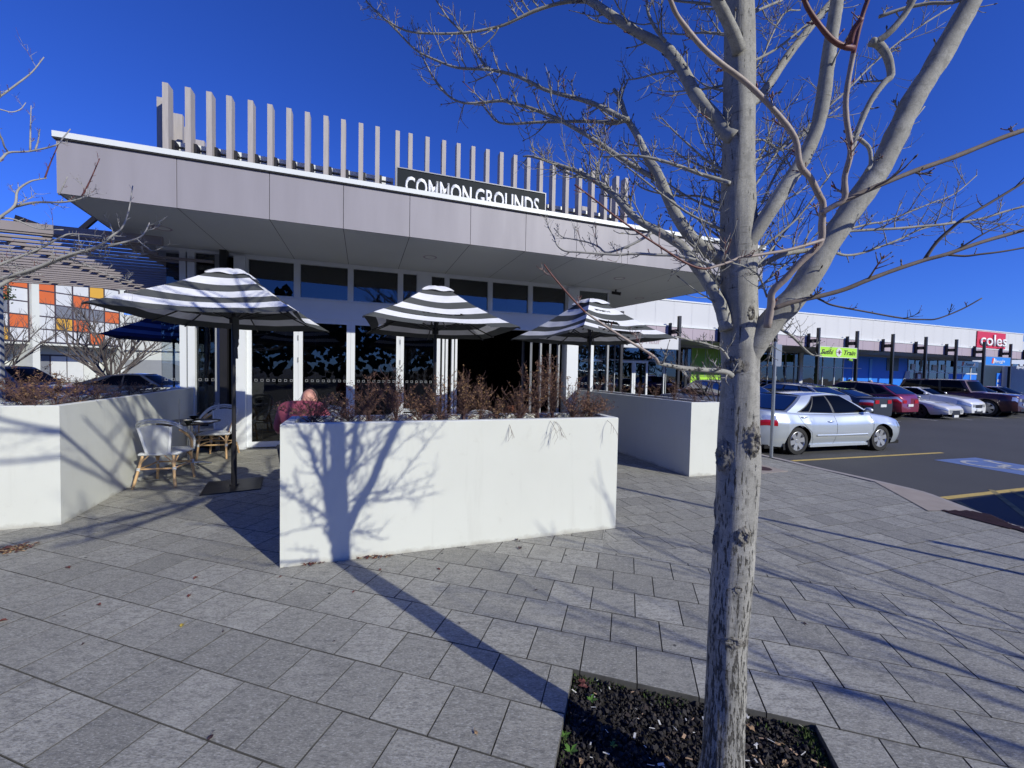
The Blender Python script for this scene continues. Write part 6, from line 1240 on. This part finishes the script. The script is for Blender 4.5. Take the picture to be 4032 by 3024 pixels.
# small awning sign panel, far shop
def sign(name, label, F, u0, u1, n_, z0, z1, m_, fr=None, d=.10):
    t = thing(name, label, 'sign', F.P(u0, n_, z0)); mb = MB(); mb.box(F, u0, u1, n_, n_ + d, z0, z1); mb.build('sign_board', m_, t)
    if fr:
        mb = MB()
        for q in ((u0 - .03, u1 + .03, z0 - .03, z0), (u0 - .03, u1 + .03, z1, z1 + .03), (u0 - .03, u0, z0, z1), (u1, u1 + .03, z0, z1)): mb.box(F, q[0], q[1], n_ - .01, n_ + d, q[2], q[3])
        mb.build('sign_frame', fr, t)
    return t
t = sign('shop_sign', 'white hanging shop sign with pale pink lettering Fleur', SF, -14.63, -11.28, -.74, 2.95, 3.60, 'shop_white', 'frame_grey')
text('lettering', 'Fleur', SF, -13.32, -.745, 3.17, .30, .88, 'pink_text', t, ext=.01)
t = sign('shop_sign', 'lime green sign reading Sushi Train under the canopy', SF, -.30, 3.24, -.74, 2.93, 3.54, 'lime', 'white_cap')
text('lettering', 'Sushi', SF, -.2, -.745, 3.10, .30, 1.15, 'black_text', t, shear=.35, off=.02); text('lettering', 'Train', SF, 1.98, -.745, 3.10, .30, 1.12, 'black_text', t, shear=.35, off=.02)
mb = MB(); c = SF.P(1.46, -.745, 3.235); mb.lathe([(0, .012), (.27, .012), (.27, 0)], 28, c, ax=-SF.n); mb.build('sign_badge', 'shop_white', t); mb = MB(); mb.blob(SF.P(1.46, -.76, 3.25), (.09, .02, .13), 2, .3, 10, 8); mb.bar(SF.P(1.2, -.762, 3.24), SF.P(1.72, -.762, 3.24), .03, .02); mb.build('badge_mark', 'maroon', t)
SP = Frame(SF.P(3.45, -.2, 0), (SF.u * .90 + SF.n * .42)[:2]); t = sign('shop_sign', 'shaded green Sushi Train blade sign hanging under the soffit', SP, .1, 2.6, 0, 2.82, 3.42, 'lime_shaded', None)
mb = MB(); mb.lathe([(0, .012), (.25, .012), (.25, 0)], 24, SP.P(.62, 0, 3.12), ax=-SP.n); mb.build('sign_badge', 'mauve_shop', t); text('lettering', 'Train', SP, 1.35, -.005, 3.0, .24, 1.05, 'black_text', t, shear=.35, off=.02)
t = thing('coles_sign', 'big red supermarket sign with raised white letters reading coles', 'sign', SF.P(19.4, -.1, 4.3))
mb = MB(); mb.box(SF, 19.45, 23.9, -.09, -.03, 4.31, 5.60); mb.build('sign_board', 'coles_red', t); text('lettering', 'coles', SF, 19.8, -.11, 4.50, .95, 4.1, 'letter_white', t, off=.012, ext=.06)
t = sign('shop_sign', 'bright blue pharmacy sign reading Amcal+ between canopy posts', SF, 19.1, 22.95, -.74, 2.88, 3.53, 'blue_sign', 'frame_grey')
text('lettering', 'Amcal+', SF, 20.45, -.745, 3.03, .34, 1.6, 'letter_white', t, off=.01); 
def slash(F, u, z0, h, n_, t):
    for k, m_ in ((0, 'coles_red'), (.13, 'orange_text'), (.27, 'letter_white')):
        mb = MB(); mb.quad(F.P(u + k, n_, z0), F.P(u + k + .13, n_, z0), F.P(u + k + .25, n_, z0 + h), F.P(u + k + .12, n_, z0 + h)); mb.build('sign_stripe', m_, t)
slash(SF, 20.0, 3.02, .42, -.747, t)
u = sx(3752); t = sign('shop_sign', 'dark blue unlit Amcal fascia sign in the shade of the canopy', SF, u, sx(3838), G - .2, 2.85, 3.40, 'paint_navy', None, .1); text('lettering', 'Amcal', SF, u + 1.5, G - .205, 2.98, .3, 1.6, 'mauve_shop', t, off=.01); slash(SF, u + .85, 2.95, .4, G - .207, t)
u = sx(3962); t = sign('shop_sign', 'maroon shop sign with white script at the right edge of photo', SF, u, 36, .9, 2.62, 3.2, 'maroon', None, .1); text('lettering', 'Byrds', SF, SF.px(4000, 1460, .9)[0], .895, 2.78, .30, 1.6, 'letter_white', t, shear=.4, off=.008)
mb = MB(); mb.box(SF, sx(3975), sx(4020), 1.4, 1.5, 3.38, 3.46); o = mb.build('tube_light', 'lamp_cool'); tag(o, 'long white fluorescent light under the canopy at far right', 'light')
# higher building behind
bh = thing('supermarket_block', 'pale blue white flat roofed block rising behind the shops at right', 'building', SF.P(10, 16, 0))
for k in range(12): mb = MB(); mb.box(SF, 12 + k * 5.0, 16.97 + k * 5.0, 22, 22.4, 6.6, 8.95); mb.build('wall_panel', 'back_white', bh)
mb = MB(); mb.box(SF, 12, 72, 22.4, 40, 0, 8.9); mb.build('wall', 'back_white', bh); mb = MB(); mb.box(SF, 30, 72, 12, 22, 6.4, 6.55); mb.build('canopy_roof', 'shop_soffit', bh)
mb = MB(); mb.box(SF, 27.3, 60, 6, 7, -.1, 6.3); mb.build('wall', 'back_white', bh); 
mb = MB(); 
for x in (2498, 2728): p = atpl(x, 1178, SF.P(0, 6, 0), SF.n); mb.tube([V((p.x, p.y, 4.9)), V((p.x, p.y, 6.5))], .03, 6)
mb.build('roof_pole', 'frame_grey', shops)

# ================================================================== FLATS ON THE LEFT
flats = thing('apartment_building', 'white flats with orange, yellow and white panels in a dark grid at left', 'building', AF.o)
def AB(name, m_, *a, parent=None): mb = MB(); mb.box(AF, *a); return mb.build(name, m_, parent or flats)
au = lambda x: AF.px(x * .452, 1250)[0]
H0, H1 = 3.35, 8.75
AB('upper_wall', 'render_white', au(-420), au(1072), .02, 6, H0 - .25, H1 + .55); AB('parapet', 'render_white', au(-420), au(1085), -.12, .02, H1 + .08, H1 + .62)
AB('ground_wall', 'soffit_paint', au(-420), au(1072), 2.4, 3, -.2, H0 - .26); AB('fin_wall', 'render_white', au(252), au(318), -.35, 2.6, -.2, H1 + .1); AB('fin_wall', 'render_white', au(1040), au(1075), -.1, 2.6, -.2, H1 + .1)
cols = [au(x) for x in (318, 478, 630, 775, 905, 1035)]; pat = [' oowwww', '']
PT = ['owwyw', 'owoww', 'wgggo', 'wyoww', 'wwwow']
MM = dict(o='panel_orange', w='panel_white', y='panel_yellow', g='panel_grey')
def gridp(cs, rows, PT, nn):
    hgt = (H1 - H0) / rows
    for r in range(rows):
        for c in range(len(cs) - 1):
            z1_ = H1 - r * hgt; z0_ = z1_ - hgt; AB('facade_panel' if PT[r][c] != 'g' else 'window', MM[PT[r][c]], cs[c] + .05, cs[c + 1] - .05, nn - .03, nn, z0_ + .05, z1_ - .05)
    mb = MB()
    for c in cs: mb.box(AF, c - .05, c + .05, nn - .06, nn + .01, H0, H1)
    for r in range(rows + 1): z = H1 - r * hgt; mb.box(AF, cs[0], cs[-1], nn - .05, nn + .008, z - .045, z + .045)
    mb.build('facade_grid', 'frame_brown', flats)
gridp(cols, 5, PT, -.02); gridp([au(-180), au(-70), au(70), au(246)][0:1] + [au(-75), au(70), au(246)], 5, ['www' , 'wow', 'ogw', 'wwo', 'wyw'] if False else ['wwo', 'wow', 'wgw', 'oww' if False else 'wwo', 'wyw'], -.02)
for x0, x1, m_ in ((450, 590, 'panel_grey'), (605, 735, 'panel_white'), (745, 880, 'panel_white')): o = AB('garage_door', m_, au(x0), au(x1), 2.33, 2.38, .0, 2.2)
AB('door_frame', 'frame_brown', au(445), au(885), 2.37, 2.395, .0, 2.35)
for u, z in ((au(330), 2.6), (au(800), 3.2)): AB('roof_terrace', 'roof_grey', u - 1, u + 6, 3, 5, 9.3, 10.6)
lw = thing('low_white_building', 'low white building with dark window band between flats and glass pane', 'building', (-50, 52, 0)); LF = Frame((-57, 50, 0), (.97, .22))
for q in ((0, 30, 0, 6, 6.9, 7.9, 'render_white'), (0, 30, .2, 5.8, 5.6, 6.9, 'frame_grey'), (0, 30, 0, 6, 3.4, 5.6, 'render_white'), (0, 30, .3, 6, -.2, 3.4, 'render_white')): mb = MB(); mb.box(LF, *q[:6]); mb.build('wall', q[6], lw)
mb = MB(); mb.box(LF, 3, 26, -9, -8.8, -.2, 2.1); tag(mb.build('boundary_wall', 'frame_grey'), 'grey boundary wall in front of the low white building', 'wall')

# ================================================================== CARS
def car(label, cat, loc, yaw, L, Wd, H, wr, wb, prof, gh, mpaint, name='parked_car', group='cars in the car park', rim=6, rimm='rim_silver', cx0=0.0, lampf=None, tint='car_glass', plate='front', rack=False, detail=True, black_sill=False, suv=False):
    """x forward. prof: deck line [(x,z)] nose->tail ; gh: (xbf, xtf, xtr, xbr, roofz, wbelt, wroof, roof drop rear)"""
    t = thing(name, label, cat, loc, yaw, group); k_ = dict(parent=t, world=False); xf, xr = cx0 + wb / 2, cx0 - wb / 2; hl = L / 2; sill = .20 if not suv else .30
    def interp(P, x):
        P = sorted(P); 
        if x <= P[0][0]: return P[0][1]
        for (a, b), (c, d) in zip(P[:-1], P[1:]):
            if x <= c: f = (x - a) / (c - a); f = f * f * (3 - 2 * f) * .4 + f * .6; return b + (d - b) * f
        return P[-1][1]
    def hw(x):
        e = (abs(x) - (hl - .62)) / .62; e = max(0, e); return Wd / 2 * (1 - .30 * e ** 2.6) * (1 - .012 * cos(x * 2))
    def zlow(x):
        z = sill + .05 * max(0, (abs(x) - hl + .5) / .5) ; ra = wr + .055
        for xw in (xf, xr):
            if abs(x - xw) < ra: z = max(z, wr + sqrt(max(0, ra * ra - (x - xw) ** 2)))
        return z
    def sec(x, b):
        zl, zd = zlow(x), interp(prof, x); w_ = hw(x); e = max(0, (abs(x) - (hl - .35)) / .35)
        z = zl + (zd - .035 - zl) * b; f = (z - sill) / max(zd - sill, .1)
        y = w_ * (.955 + .075 * sin(pi * min(1, max(0, f * .92 + .04))) - .055 * f ** 4) * (1 - .05 * (1 - f) ** 3)
        y += .012 * math.exp(-((f - .70) / .07) ** 2)
        if abs(x - xf) < wr + .14 or abs(x - xr) < wr + .14: d = min(abs(x - xf), abs(x - xr)); y += .018 * math.exp(-((d - wr) / .10) ** 2) * (1 if f < .75 else .3)
        return V((x, y, z))
    xs = []
    n_ = 84
    for i in range(n_ + 1): xs.append(-hl + L * i / n_)
    for xw in (xf, xr): ra = wr + .055; xs += [xw - ra + .0005, xw + ra - .0005, xw - ra * .97, xw + ra * .97, xw - ra * .985, xw + ra * .985]
    xs = sorted(set(xs)); NB = 12; mb = MB()
    for s in (1, -1):
        i0 = len(mb.v); cols_ = NB + 1 + 4
        for x in xs:
            zd = interp(prof, x)
            for b in range(NB + 1): p = sec(x, b / NB); mb.v.append(V((p.x, s * p.y, p.z)))
            yt = sec(x, 1).y
            for f_, dz in ((.965, -.012), (.86, .004), (.5, .016), (0, .022)): mb.v.append(V((x, s * yt * f_, zd + dz * (1 if abs(x) < hl - .02 else .3) - .0)))
        for i in range(len(xs) - 1):
            for b in range(cols_ - 1): a = i0 + i * cols_ + b; q = (a, a + 1, a + cols_ + 1, a + cols_); mb.f.append(q if s < 0 else q[::-1]); mb.m.append(0)
        for i in (0, len(xs) - 1):
            f = tuple(i0 + i * cols_ + b for b in range(cols_)) + (len(mb.v),); mb.v.append(V((xs[i], 0, zlow(xs[i])))); mb.f.append(f); mb.m.append(0)
    body = mb.build('body', mpaint, smooth=38, **k_)
    mb = MB()
    for s in (1, -1):
        for xw in (xf, xr): mb.lathe([(0, .0), (wr + .05, .0), (wr + .05, .30)], 20, (xw, s * (Wd / 2 - .36), wr), ax=(0, s, 0))
    F0 = Frame((0, 0, 0), (1, 0)); mb.box(F0, -hl + .15, hl - .15, -Wd / 2 + .12, Wd / 2 - .12, sill - .04, sill + .05); mb.build('underbody', 'well', **k_)
    if detail or black_sill:
        mb = MB()
        for s in (1, -1):
            y = s * Wd / 2 * (.965 if not black_sill else 1.0)
            mb.box(F0, xr + wr + .08, xf - wr - .08, min(y, y * .94), max(y, y * .94), sill - .03, sill + (.03 if not black_sill else .12))
        mb.build('sill', mpaint if not black_sill else 'plastic_black', **k_)
    # greenhouse
    xbf, xtf, xtr, xbr, rz, wB, wR, rd = gh
    def roofz(x): f = (x - xtr) / (xtf - xtr); return rz - rd * max(0, 1 - f) ** 2.2 - .035 * max(0, f - .55) ** 2 / .2 + .0
    def side(s_, t_, sg=1, off=0):
        xb = xbr + (xbf - xbr) * s_; xt = xtr + (xtf - xtr) * s_; zb = interp(prof, min(max(xb, -hl), hl)) - .01; zt = roofz(xt) - .025; f = t_
        x = xb + (xt - xb) * f; z = zb + (zt - zb) * f; y = wB + (wR - wB) * f + .035 * sin(pi * f); return V((x, sg * (y + off), z + off * .3))
    def frontg(s_, t_, rear=False, off=0):
        e = side(0 if rear else 1, t_); bow = (.10 if not rear else .09) * (1 - (2 * s_ - 1) ** 2); k = -1 if rear else 1
        return V((e.x + k * (bow + off), (2 * s_ - 1) * e.y, e.z + .010 * (1 - (2 * s_ - 1) ** 2) + off))
    mb = MB()
    for sg in (1, -1): mb.grid(lambda a, b: side(a, b, sg), 20, 6)
    mb.grid(lambda a, b: frontg(a, b), 10, 6); mb.grid(lambda a, b: frontg(a, b, True), 10, 6)
    def roof(a, b):
        x0 = side(a, 1); fr_ = 1 - (2 * b - 1) ** 2; f = (2 * b - 1); xb_ = x0.x + (.10 * fr_ * (a ** 6) - .09 * fr_ * ((1 - a) ** 6)); return V((xb_, f * x0.y, x0.z + .028 * fr_ ** .6 + .012 * fr_))
    mb.grid(roof, 20, 12); cabin = mb.build('cabin', mpaint, smooth=40, **k_)
    wins = gh_w = None
    if suv == 'van4': sidew = [((.035, .08), (.30, .08), (.30, .90), (.06, .88)), ((.335, .08), (.60, .08), (.60, .92), (.335, .92)), ((.635, .08), (.955, .08), (.93, .92), (.635, .92))]
    elif suv: sidew = [((.05, .35), (.21, .10), (.24, .86), (.10, .74)), ((.25, .08), (.52, .08), (.54, .92), (.28, .90)), ((.56, .08), (.955, .08), (.94, .92), (.575, .92))]
    else: sidew = [((.13, .10), (.235, .10), (.26, .84), (.245, .80)), ((.25, .08), (.53, .08), (.545, .90), (.28, .88)), ((.56, .08), (.955, .08), (.945, .90), (.575, .92))]
    for sg in (1, -1):
        for q in sidew:
            mb = MB()
            def wf(a, b, q=q, sg=sg, o_=.006):
                lo = V(q[0]).lerp(V(q[1]), a); hi = V(q[3]).lerp(V(q[2]), a); p = lo.lerp(hi, b); return side(p.x, p.y, sg, o_)
            mb.grid(wf, 8, 5); mb.build('side_window', tint, smooth=60, **k_)
        mb = MB(); q = [(.10, .045), (.97, .045), (.955, .955), (.25, .93)] if not suv else [(.02, .04), (.975, .04), (.96, .955), (.06, .955)]
        def wf2(a, b, q=q, sg=sg): lo = V(q[0]).lerp(V(q[1]), a); hi = V(q[3]).lerp(V(q[2]), a); p = lo.lerp(hi, b); return side(p.x, p.y, sg, .003)
        mb.grid(wf2, 16, 6); mb.build('window_surround', 'plastic_black', smooth=60, **k_)
    for rear in (False, True):
        mb = MB(); mb.grid(lambda a, b: frontg(.05 + .9 * a, .07 + .86 * b, rear, .004), 10, 6); nm = 'rear_window' if rear else 'windscreen'; g = mb.build(nm, 'plastic_black', smooth=60, **k_); mb = MB(); mb.grid(lambda a, b: frontg(.06 + .88 * a, .09 + .83 * b, rear, .010), 10, 6); mb.build('glass', tint, g, 60, world=False)
    # wheels
    for s in (1, -1):
        for xw in (xf, xr):
            yo = s * (Wd / 2 - .012); a_ = V((0, s, 0)); w_ = .205
            mb = MB(); rr = wr * .70 if detail else wr * .66
            mb.lathe([(rr, -w_), (wr * .93, -w_), (wr, -w_ + .03), (wr, -.03), (wr * .955, -.004), (rr * 1.04, .0), (rr, -.012)], 30, (xw, yo, wr), ax=a_); ty = mb.build('wheel', 'tyre', smooth=40, **k_)
            mb = MB(); mb.lathe([(rr, -.012), (rr * .96, -.006), (rr * .90, -.03), (rr * .88, -.09), (.0, -.09)], 30, (xw, yo, wr), ax=a_, mis=[0, 0, 0, 1])
            ns = rim
            for k in range(ns):
                th = 2 * pi * k / ns + .2; d = V((cos(th), 0, sin(th))); e = V((-sin(th), 0, cos(th))); c = V((xw, yo, wr)); w0_, w1_ = rr * .19, rr * .25
                P = [c + d * r_ + e * (sg_ * ww) + a_ * oo for r_, ww, oo in ((.02, w0_, -.022), (rr * .93, w1_, -.010)) for sg_ in (-1, 1)]
                Q = [p_ - a_ * .05 for p_ in P]; i = len(mb.v); mb.v += P + Q
                for f in ((0, 1, 3, 2), (4, 6, 7, 5), (0, 2, 6, 4), (1, 5, 7, 3), (2, 3, 7, 6)): mb.f.append(tuple(i + j for j in f)); mb.m.append(0)
            mb.lathe([(.0, -.012), (.045, -.014), (.05, -.04)], 16, (xw, yo, wr), ax=a_); mb.build('rim', [rimm, 'well'], ty, 35, world=False)
    # lamps, mirrors, handles, trim
    def patch(nm, m_, x0, x1, b0, b1, off=.006, sides=(1, -1), par=None):
        for s in sides:
            mb = MB(); mb.grid(lambda a, b: V((lambda p: (p.x, s * (p.y + off), p.z))(sec(x0 + (x1 - x0) * a, b0 + (b1 - b0) * b))), 10, 4); mb.build(nm, m_, smooth=60, **k_)
    if cat == 'off-road car': patch('headlight', 'lamp_clear', hl - .16, hl - .002, .70, .95); patch('tail_light', 'lamp_red', -hl + .002, -hl + .2, .55, .9)
    else: patch('headlight', 'lamp_clear', hl - .42, hl - .004, .66, .93); patch('tail_light', 'lamp_red', -hl + .004, -hl + .38, .62, .79); patch('indicator_lamp', 'lamp_clear', -hl + .004, -hl + .38, .79, .92)
    zt = interp(prof, hl - .01)
    def endbox(nm, m_, sgn, y0, y1, z0, z1, d=.015):
        x = sgn * hl; mb = MB(); mb.box(F0, min(x - sgn * .03, x + sgn * d), max(x - sgn * .03, x + sgn * d), y0, y1, z0, z1); return mb.build(nm, m_, **k_)
    if detail:
        hwf = hw(hl) * .92
        g = endbox('grille', 'plastic_black', 1, -hwf * .5, hwf * .5, zt - .24, zt - .08, .010); mb = MB()
        for k in range(3): mb.box(F0, hl + .008, hl + .016, -hwf * .48, hwf * .48, zt - .22 + k * .05, zt - .21 + k * .05)
        mb.build('grille_bar', 'chrome', g, world=False); endbox('lower_intake', 'plastic_black', 1, -hwf * .62, hwf * .62, sill + .03, sill + .15, .008); endbox('number_plate', 'plate_white', 1, -.19, .19, zt - .40, zt - .29, .022); endbox('number_plate', 'plate_white', -1, -.19, .19, interp(prof, -hl) - .36, interp(prof, -hl) - .25, .022)
        for s in (1, -1):
            mb = MB()
            for y0 in (.0,): mb.box(F0, hl - .01, hl + .012, s * hwf * .55 if s > 0 else -hwf * .93, s * hwf * .93 if s > 0 else -hwf * .55, zt - .20, zt - .06)
            mb.build('headlight', 'lamp_clear', **k_)
            mb = MB(); zr = interp(prof, -hl); mb.box(F0, -hl - .012, -hl + .01, s * hwf * .5 if s > 0 else -hwf * .95, s * hwf * .95 if s > 0 else -hwf * .5, zr - .22, zr - .07); mb.build('tail_light', 'lamp_red', **k_)
    for s in (1, -1):
        e = side(.93, .10, s); mb = MB(); mb.blob((e.x + .02, e.y + s * .12, e.z + .045), (.075, .095, .062), 1, .05, 12, 8); mr = mb.build('wing_mirror', mpaint if cat != 'off-road car' else 'plastic_black', smooth=80, **k_); mb = MB(); mb.bar((e.x, e.y, e.z), (e.x + .02, e.y + s * .1, e.z + .03), .05, .03); mb.build('mirror_arm', 'plastic_black', mr, world=False)
    xd = xbr + (xbf - xbr) * .545
    if detail:
        for s in (1, -1):
            for x in (xd - .20, xd - 1.02):
                p = sec(x, .80); mb = MB(); mb.tube(catmull([(x - .10, s * p.y, p.z), (x - .05, s * (p.y + .03), p.z + .004), (x + .05, s * (p.y + .03), p.z + .006), (x + .10, s * p.y, p.z + .004)], 3), .013, 6); mb.build('door_handle', mpaint if cat != 'off-road car' else 'plastic_black', smooth=60, **k_)
            mb = MB()
            for x, b0, b1 in ((xd, .03, .99), (xbf - .06, .05, .97)):
                mb.grid(lambda a, b, x=x, b0=b0, b1=b1: V((x - .004 + .008 * a - .10 * (b - .5) ** 2, s * (sec(x, b0 + (b1 - b0) * b).y + .002), sec(x, b0 + (b1 - b0) * b).z)), 1, 14)
            xx = xr + wr + .12
            pts = [(xr + .50, .02), (xr + .46, .2), (xr + .36, .45), (xr + .10, .75), (xr + .02, .97)]
            for (xa, ba), (xb_, bb) in zip(pts[:-1], pts[1:]):
                def dl_(a, b, xa=xa, ba=ba, xb_=xb_, bb=bb):
                    x = xa + (xb_ - xa) * b; z = sill + (interp(prof, x) - .035 - sill) * (ba + (bb - ba) * b); p = sec(x, max(0, min(1, (z - zlow(x)) / (interp(prof, x) - .035 - zlow(x))))); return V((p.x - .004 + .008 * a, s * (p.y + .002), p.z))
                mb.grid(dl_, 1, 6)
            mb.build('door_gap', 'well', **k_)
            mb = MB(); mb.grid(lambda a, b: V((lambda p: (p.x, s * (p.y + .012 * sin(pi * b) + .002), p.z))(sec(xr + .56 + (xf - xr - 1.05) * a, .30 + .07 * b))), 20, 4); mb.build('trim_strip', mpaint, smooth=60, **k_)
            for xw in (xf, xr):
                mb = MB(); x = xw - wr - .085; mb.quad((x + .03, s * Wd / 2 * .97, sill + .08), (x - .03, s * Wd / 2 * .97, sill + .08), (x - .005, s * Wd / 2 * .97, sill - .07), (x + .05, s * Wd / 2 * .97, sill - .07)); mb.build('mud_flap', 'plastic_black', **k_)
    # seats
    mb = MB()
    for x in (xd + .28, xd - .62):
        for s in (1, -1): zb = interp(prof, xd); mb.box(F0, x - .10, x + .04, s * .38 - .24, s * .38 + .24, zb - .3, zb + .26); mb.box(F0, x - .08, x + .0, s * .38 - .13, s * .38 + .13, zb + .28, zb + .42)
    mb.build('seats', 'seat_cloth', **k_)
    if rack:
        for s in (1, -1): mb = MB(); mb.tube([side(.08, 1, s, -.06) + V((0, 0, .05)), side(.5, 1, s, -.06) + V((0, 0, .085)), side(.92, 1, s, -.06) + V((0, 0, .05))], .016, 6); mb.build('roof_rail', 'rim_silver', smooth=50, **k_)
    return t
YG = radians(16)
SED = [(2.41, .60), (2.33, .70), (2.1, .79), (1.6, .89), (1.0, .965), (.0, .94), (-1.2, .975), (-1.75, 1.02), (-2.2, 1.03), (-2.38, .97), (-2.41, .86)]
gz = -.18
def along(x, y, X, Y): return (X, Y, gz)
w1 = atz(3122, 1789, gz); w2 = atz(3449, 1773, gz); mid = (w1 + w2) / 2; yw = atan2(w2.y - w1.y, w2.x - w1.x); side_ = V((-sin(yw), cos(yw), 0)) * .80; c = mid + side_
car('silver sedan parked side on behind the sign pole', 'car', (c.x, c.y, gz), yw, 4.72, 1.80, 1.46, .322, 2.72, SED, (1.10, .30, -.92, -1.62, 1.455, .81, .58, .06), 'paint_silver', cx0=.02)
# row of parked cars beyond
YB = radians(20.5); dB = V((cos(YB), sin(YB), 0)); rB = V((-sin(YB), cos(YB), 0))
def place(x, y, d): q = atY(x, 1500, d); return (q.x, q.y, gz)
HAT = [(2.25, .62), (2.18, .76), (1.9, .90), (1.4, .99), (.95, 1.05), (0, 1.0), (-1.5, 1.03), (-2.1, 1.05), (-2.25, .92)]
CX = [(2.27, .66), (2.2, .84), (1.9, .98), (1.3, 1.05), (.85, 1.10), (0, 1.05), (-1.6, 1.10), (-2.15, 1.12), (-2.27, .95)]
COUPE = [(2.26, .50), (2.15, .60), (1.8, .70), (1.2, .80), (.80, .86), (0, .86), (-1.4, .92), (-2.1, .94), (-2.26, .80)]
LC = [(2.38, 1.02), (2.34, 1.10), (1.8, 1.17), (1.0, 1.20), (.7, 1.20), (0, 1.15), (-2.2, 1.18), (-2.38, 1.12)]
NO, TO = radians(-69.5), radians(110.5)
def bay(al, L, e=10.25): p = SF.u * al + SF.n * (e + L / 2); return (p.x, p.y, gz)
car('light grey wagon with roof rails behind the silver sedan', 'car', bay(17.75, 4.6), TO, 4.60, 1.82, 1.55, .34, 2.66, CX, (1.0, .35, -1.45, -2.05, 1.54, .82, .60, .10), 'paint_grey', suv=True, rack=True)
car('dark grey sedan between the wagon and the maroon car', 'car', bay(20.4, 4.6), TO, 4.6, 1.80, 1.45, .33, 2.65, SED, (1.0, .25, -.95, -1.75, 1.42, .80, .58, .10), 'paint_dark')
car('maroon suv parked tail out with a white number plate', 'car', bay(23.1, 4.55, 10.6), TO, 4.55, 1.84, 1.68, .36, 2.70, CX, (.95, .30, -1.50, -2.12, 1.68, .83, .60, .14), 'paint_maroon', suv=True, black_sill=True)
car('cream white older coupe parked nose out beside the maroon suv', 'car', bay(25.6, 4.52, 10.1), NO, 4.52, 1.74, 1.28, .315, 2.6, COUPE, (.75, .05, -.9, -1.9, 1.27, .76, .52, .10), 'paint_cream', rim=5, rimm='rim_dark')
car('shiny white hatchback parked nose out beside the coupe', 'car', bay(28.1, 4.42, 10.3), NO, 4.42, 1.80, 1.44, .33, 2.73, HAT, (.85, .15, -1.35, -2.0, 1.43, .80, .57, .14), 'paint_white')
car('dark red four wheel drive wagon parked nose out', 'off-road car', bay(30.75, 4.80, 9.7), NO, 4.80, 1.90, 1.88, .42, 2.85, LC, (.82, .50, -2.05, -2.28, 1.87, .86, .70, .03), 'paint_deepred', suv='van4', black_sill=True)
car('black car nose out behind the dark red four wheel drive at right', 'car', bay(33.4, 4.8), NO, 4.8, 1.85, 1.55, .35, 2.8, CX, (.95, .30, -1.50, -2.15, 1.55, .83, .60, .14), 'paint_dark', suv=True)
car('dark car at the far right edge under the maroon sign', 'car', bay(36.3, 4.6), NO, 4.6, 1.8, 1.5, .34, 2.7, HAT, (.85, .15, -1.35, -2.0, 1.49, .80, .57, .14), 'paint_dark', suv=True, detail=False)
car('silver grey suv tail out seen above the right planter shrubs', 'car', bay(12.9, 4.5, 9.8), TO, 4.5, 1.82, 1.66, .35, 2.65, CX, (.95, .30, -1.50, -2.12, 1.66, .83, .60, .14), 'paint_grey', suv=True)
car('dark blue suv parked behind the left planter', 'car', place(30, 0, 13.6), radians(12), 4.7, 1.85, 1.70, .36, 2.7, CX, (.95, .30, -1.50, -2.15, 1.69, .83, .60, .14), 'paint_navy', suv=True)
car('dark car seen low behind the left planter near the glass', 'car', place(560, 0, 16.5), radians(15), 4.6, 1.8, 1.46, .33, 2.7, SED, (1.0, .25, -.95, -1.75, 1.45, .80, .58, .10), 'paint_dark')
car('large dark van outside the right edge shading the marked bay', 'van', (11.45, 3.5, gz), radians(18), 4.9, 1.95, 2.0, .36, 2.9, [(2.4, .9), (2.3, 1.05), (1.7, 1.15), (1.2, 1.2), (-2.3, 1.2), (-2.45, 1.1)], (1.3, .8, -2.2, -2.4, 1.98, .9, .78, .02), 'paint_dark', suv='van4', detail=False)

# sign pole seen from behind
p = atz(2300 + 940 * .783, 1100 + 897 * .783); t = thing('sign_post', 'galvanised parking sign post with two grey sign backs near the silver sedan', 'sign post', p)
top = atY(2300 + 962 * .783, 1100 + 322 * .783, p.y); mb = MB(); mb.tube([p, V((top.x, top.y, top.z))], .031, 14); mb.lathe([(.034, 0), (.034, .02), (0, .035)], 14, top); mb.build('pole', 'galvanised', t, 50)
for nm, (x0, x1, y0, y1), dy in (('sign_plate', (948, 966, 330, 435), .06), ('sign_plate', (966, 998, 326, 438), .045)):
    a = atY(2300 + x0 * .783, 1100 + y0 * .783, p.y + dy); b = atY(2300 + x1 * .783, 1100 + y1 * .783, p.y + dy); F2 = Frame((a.x, a.y, 0), (.97, .25)); w_ = (b.x - a.x) / .97; mb = MB()
    r = .02; cs = [(0, b.z + r), (r, b.z), (w_ - r, b.z), (w_, b.z + r), (w_, a.z - r), (w_ - r, a.z), (r, a.z), (0, a.z - r)]
    mb.quad(*[F2.P(u, 0, z) for u, z in cs]); mb.quad(*[F2.P(u, .004, z) for u, z in reversed(cs)]); mb.build(nm, 'sign_back', t)
mb = MB()
for f in (.08, .44): z = top.z - f * 1.0; mb.lathe([(.031, -.012), (.039, -.012), (.039, .012), (.031, .012)], 14, (top.x, top.y, z))
mb.build('clamp', 'galvanised', t, 40)
# people near the shops
def ped(x, d, label, sh, **k): q = atY(x, 1500, d); person((q.x, q.y, gz), k.pop('yaw', -1.2), label, sh, **k)
ped(3345, 24.5, 'person in white with dark hair standing outside the blue shop front', 'shirt_white', h=1.70)
ped(3428, 25.5, 'person with pale cap passing the blue wall behind the maroon suv', 'shirt_blue', cap='shirt_white', h=1.66)
ped(3741, 30.5, 'shorter of two dark haired people before the blue pharmacy windows', 'shirt_blue', h=1.60)
ped(3764, 30.2, 'taller of two dark haired people before the blue pharmacy windows', 'shirt_cream', h=1.78)
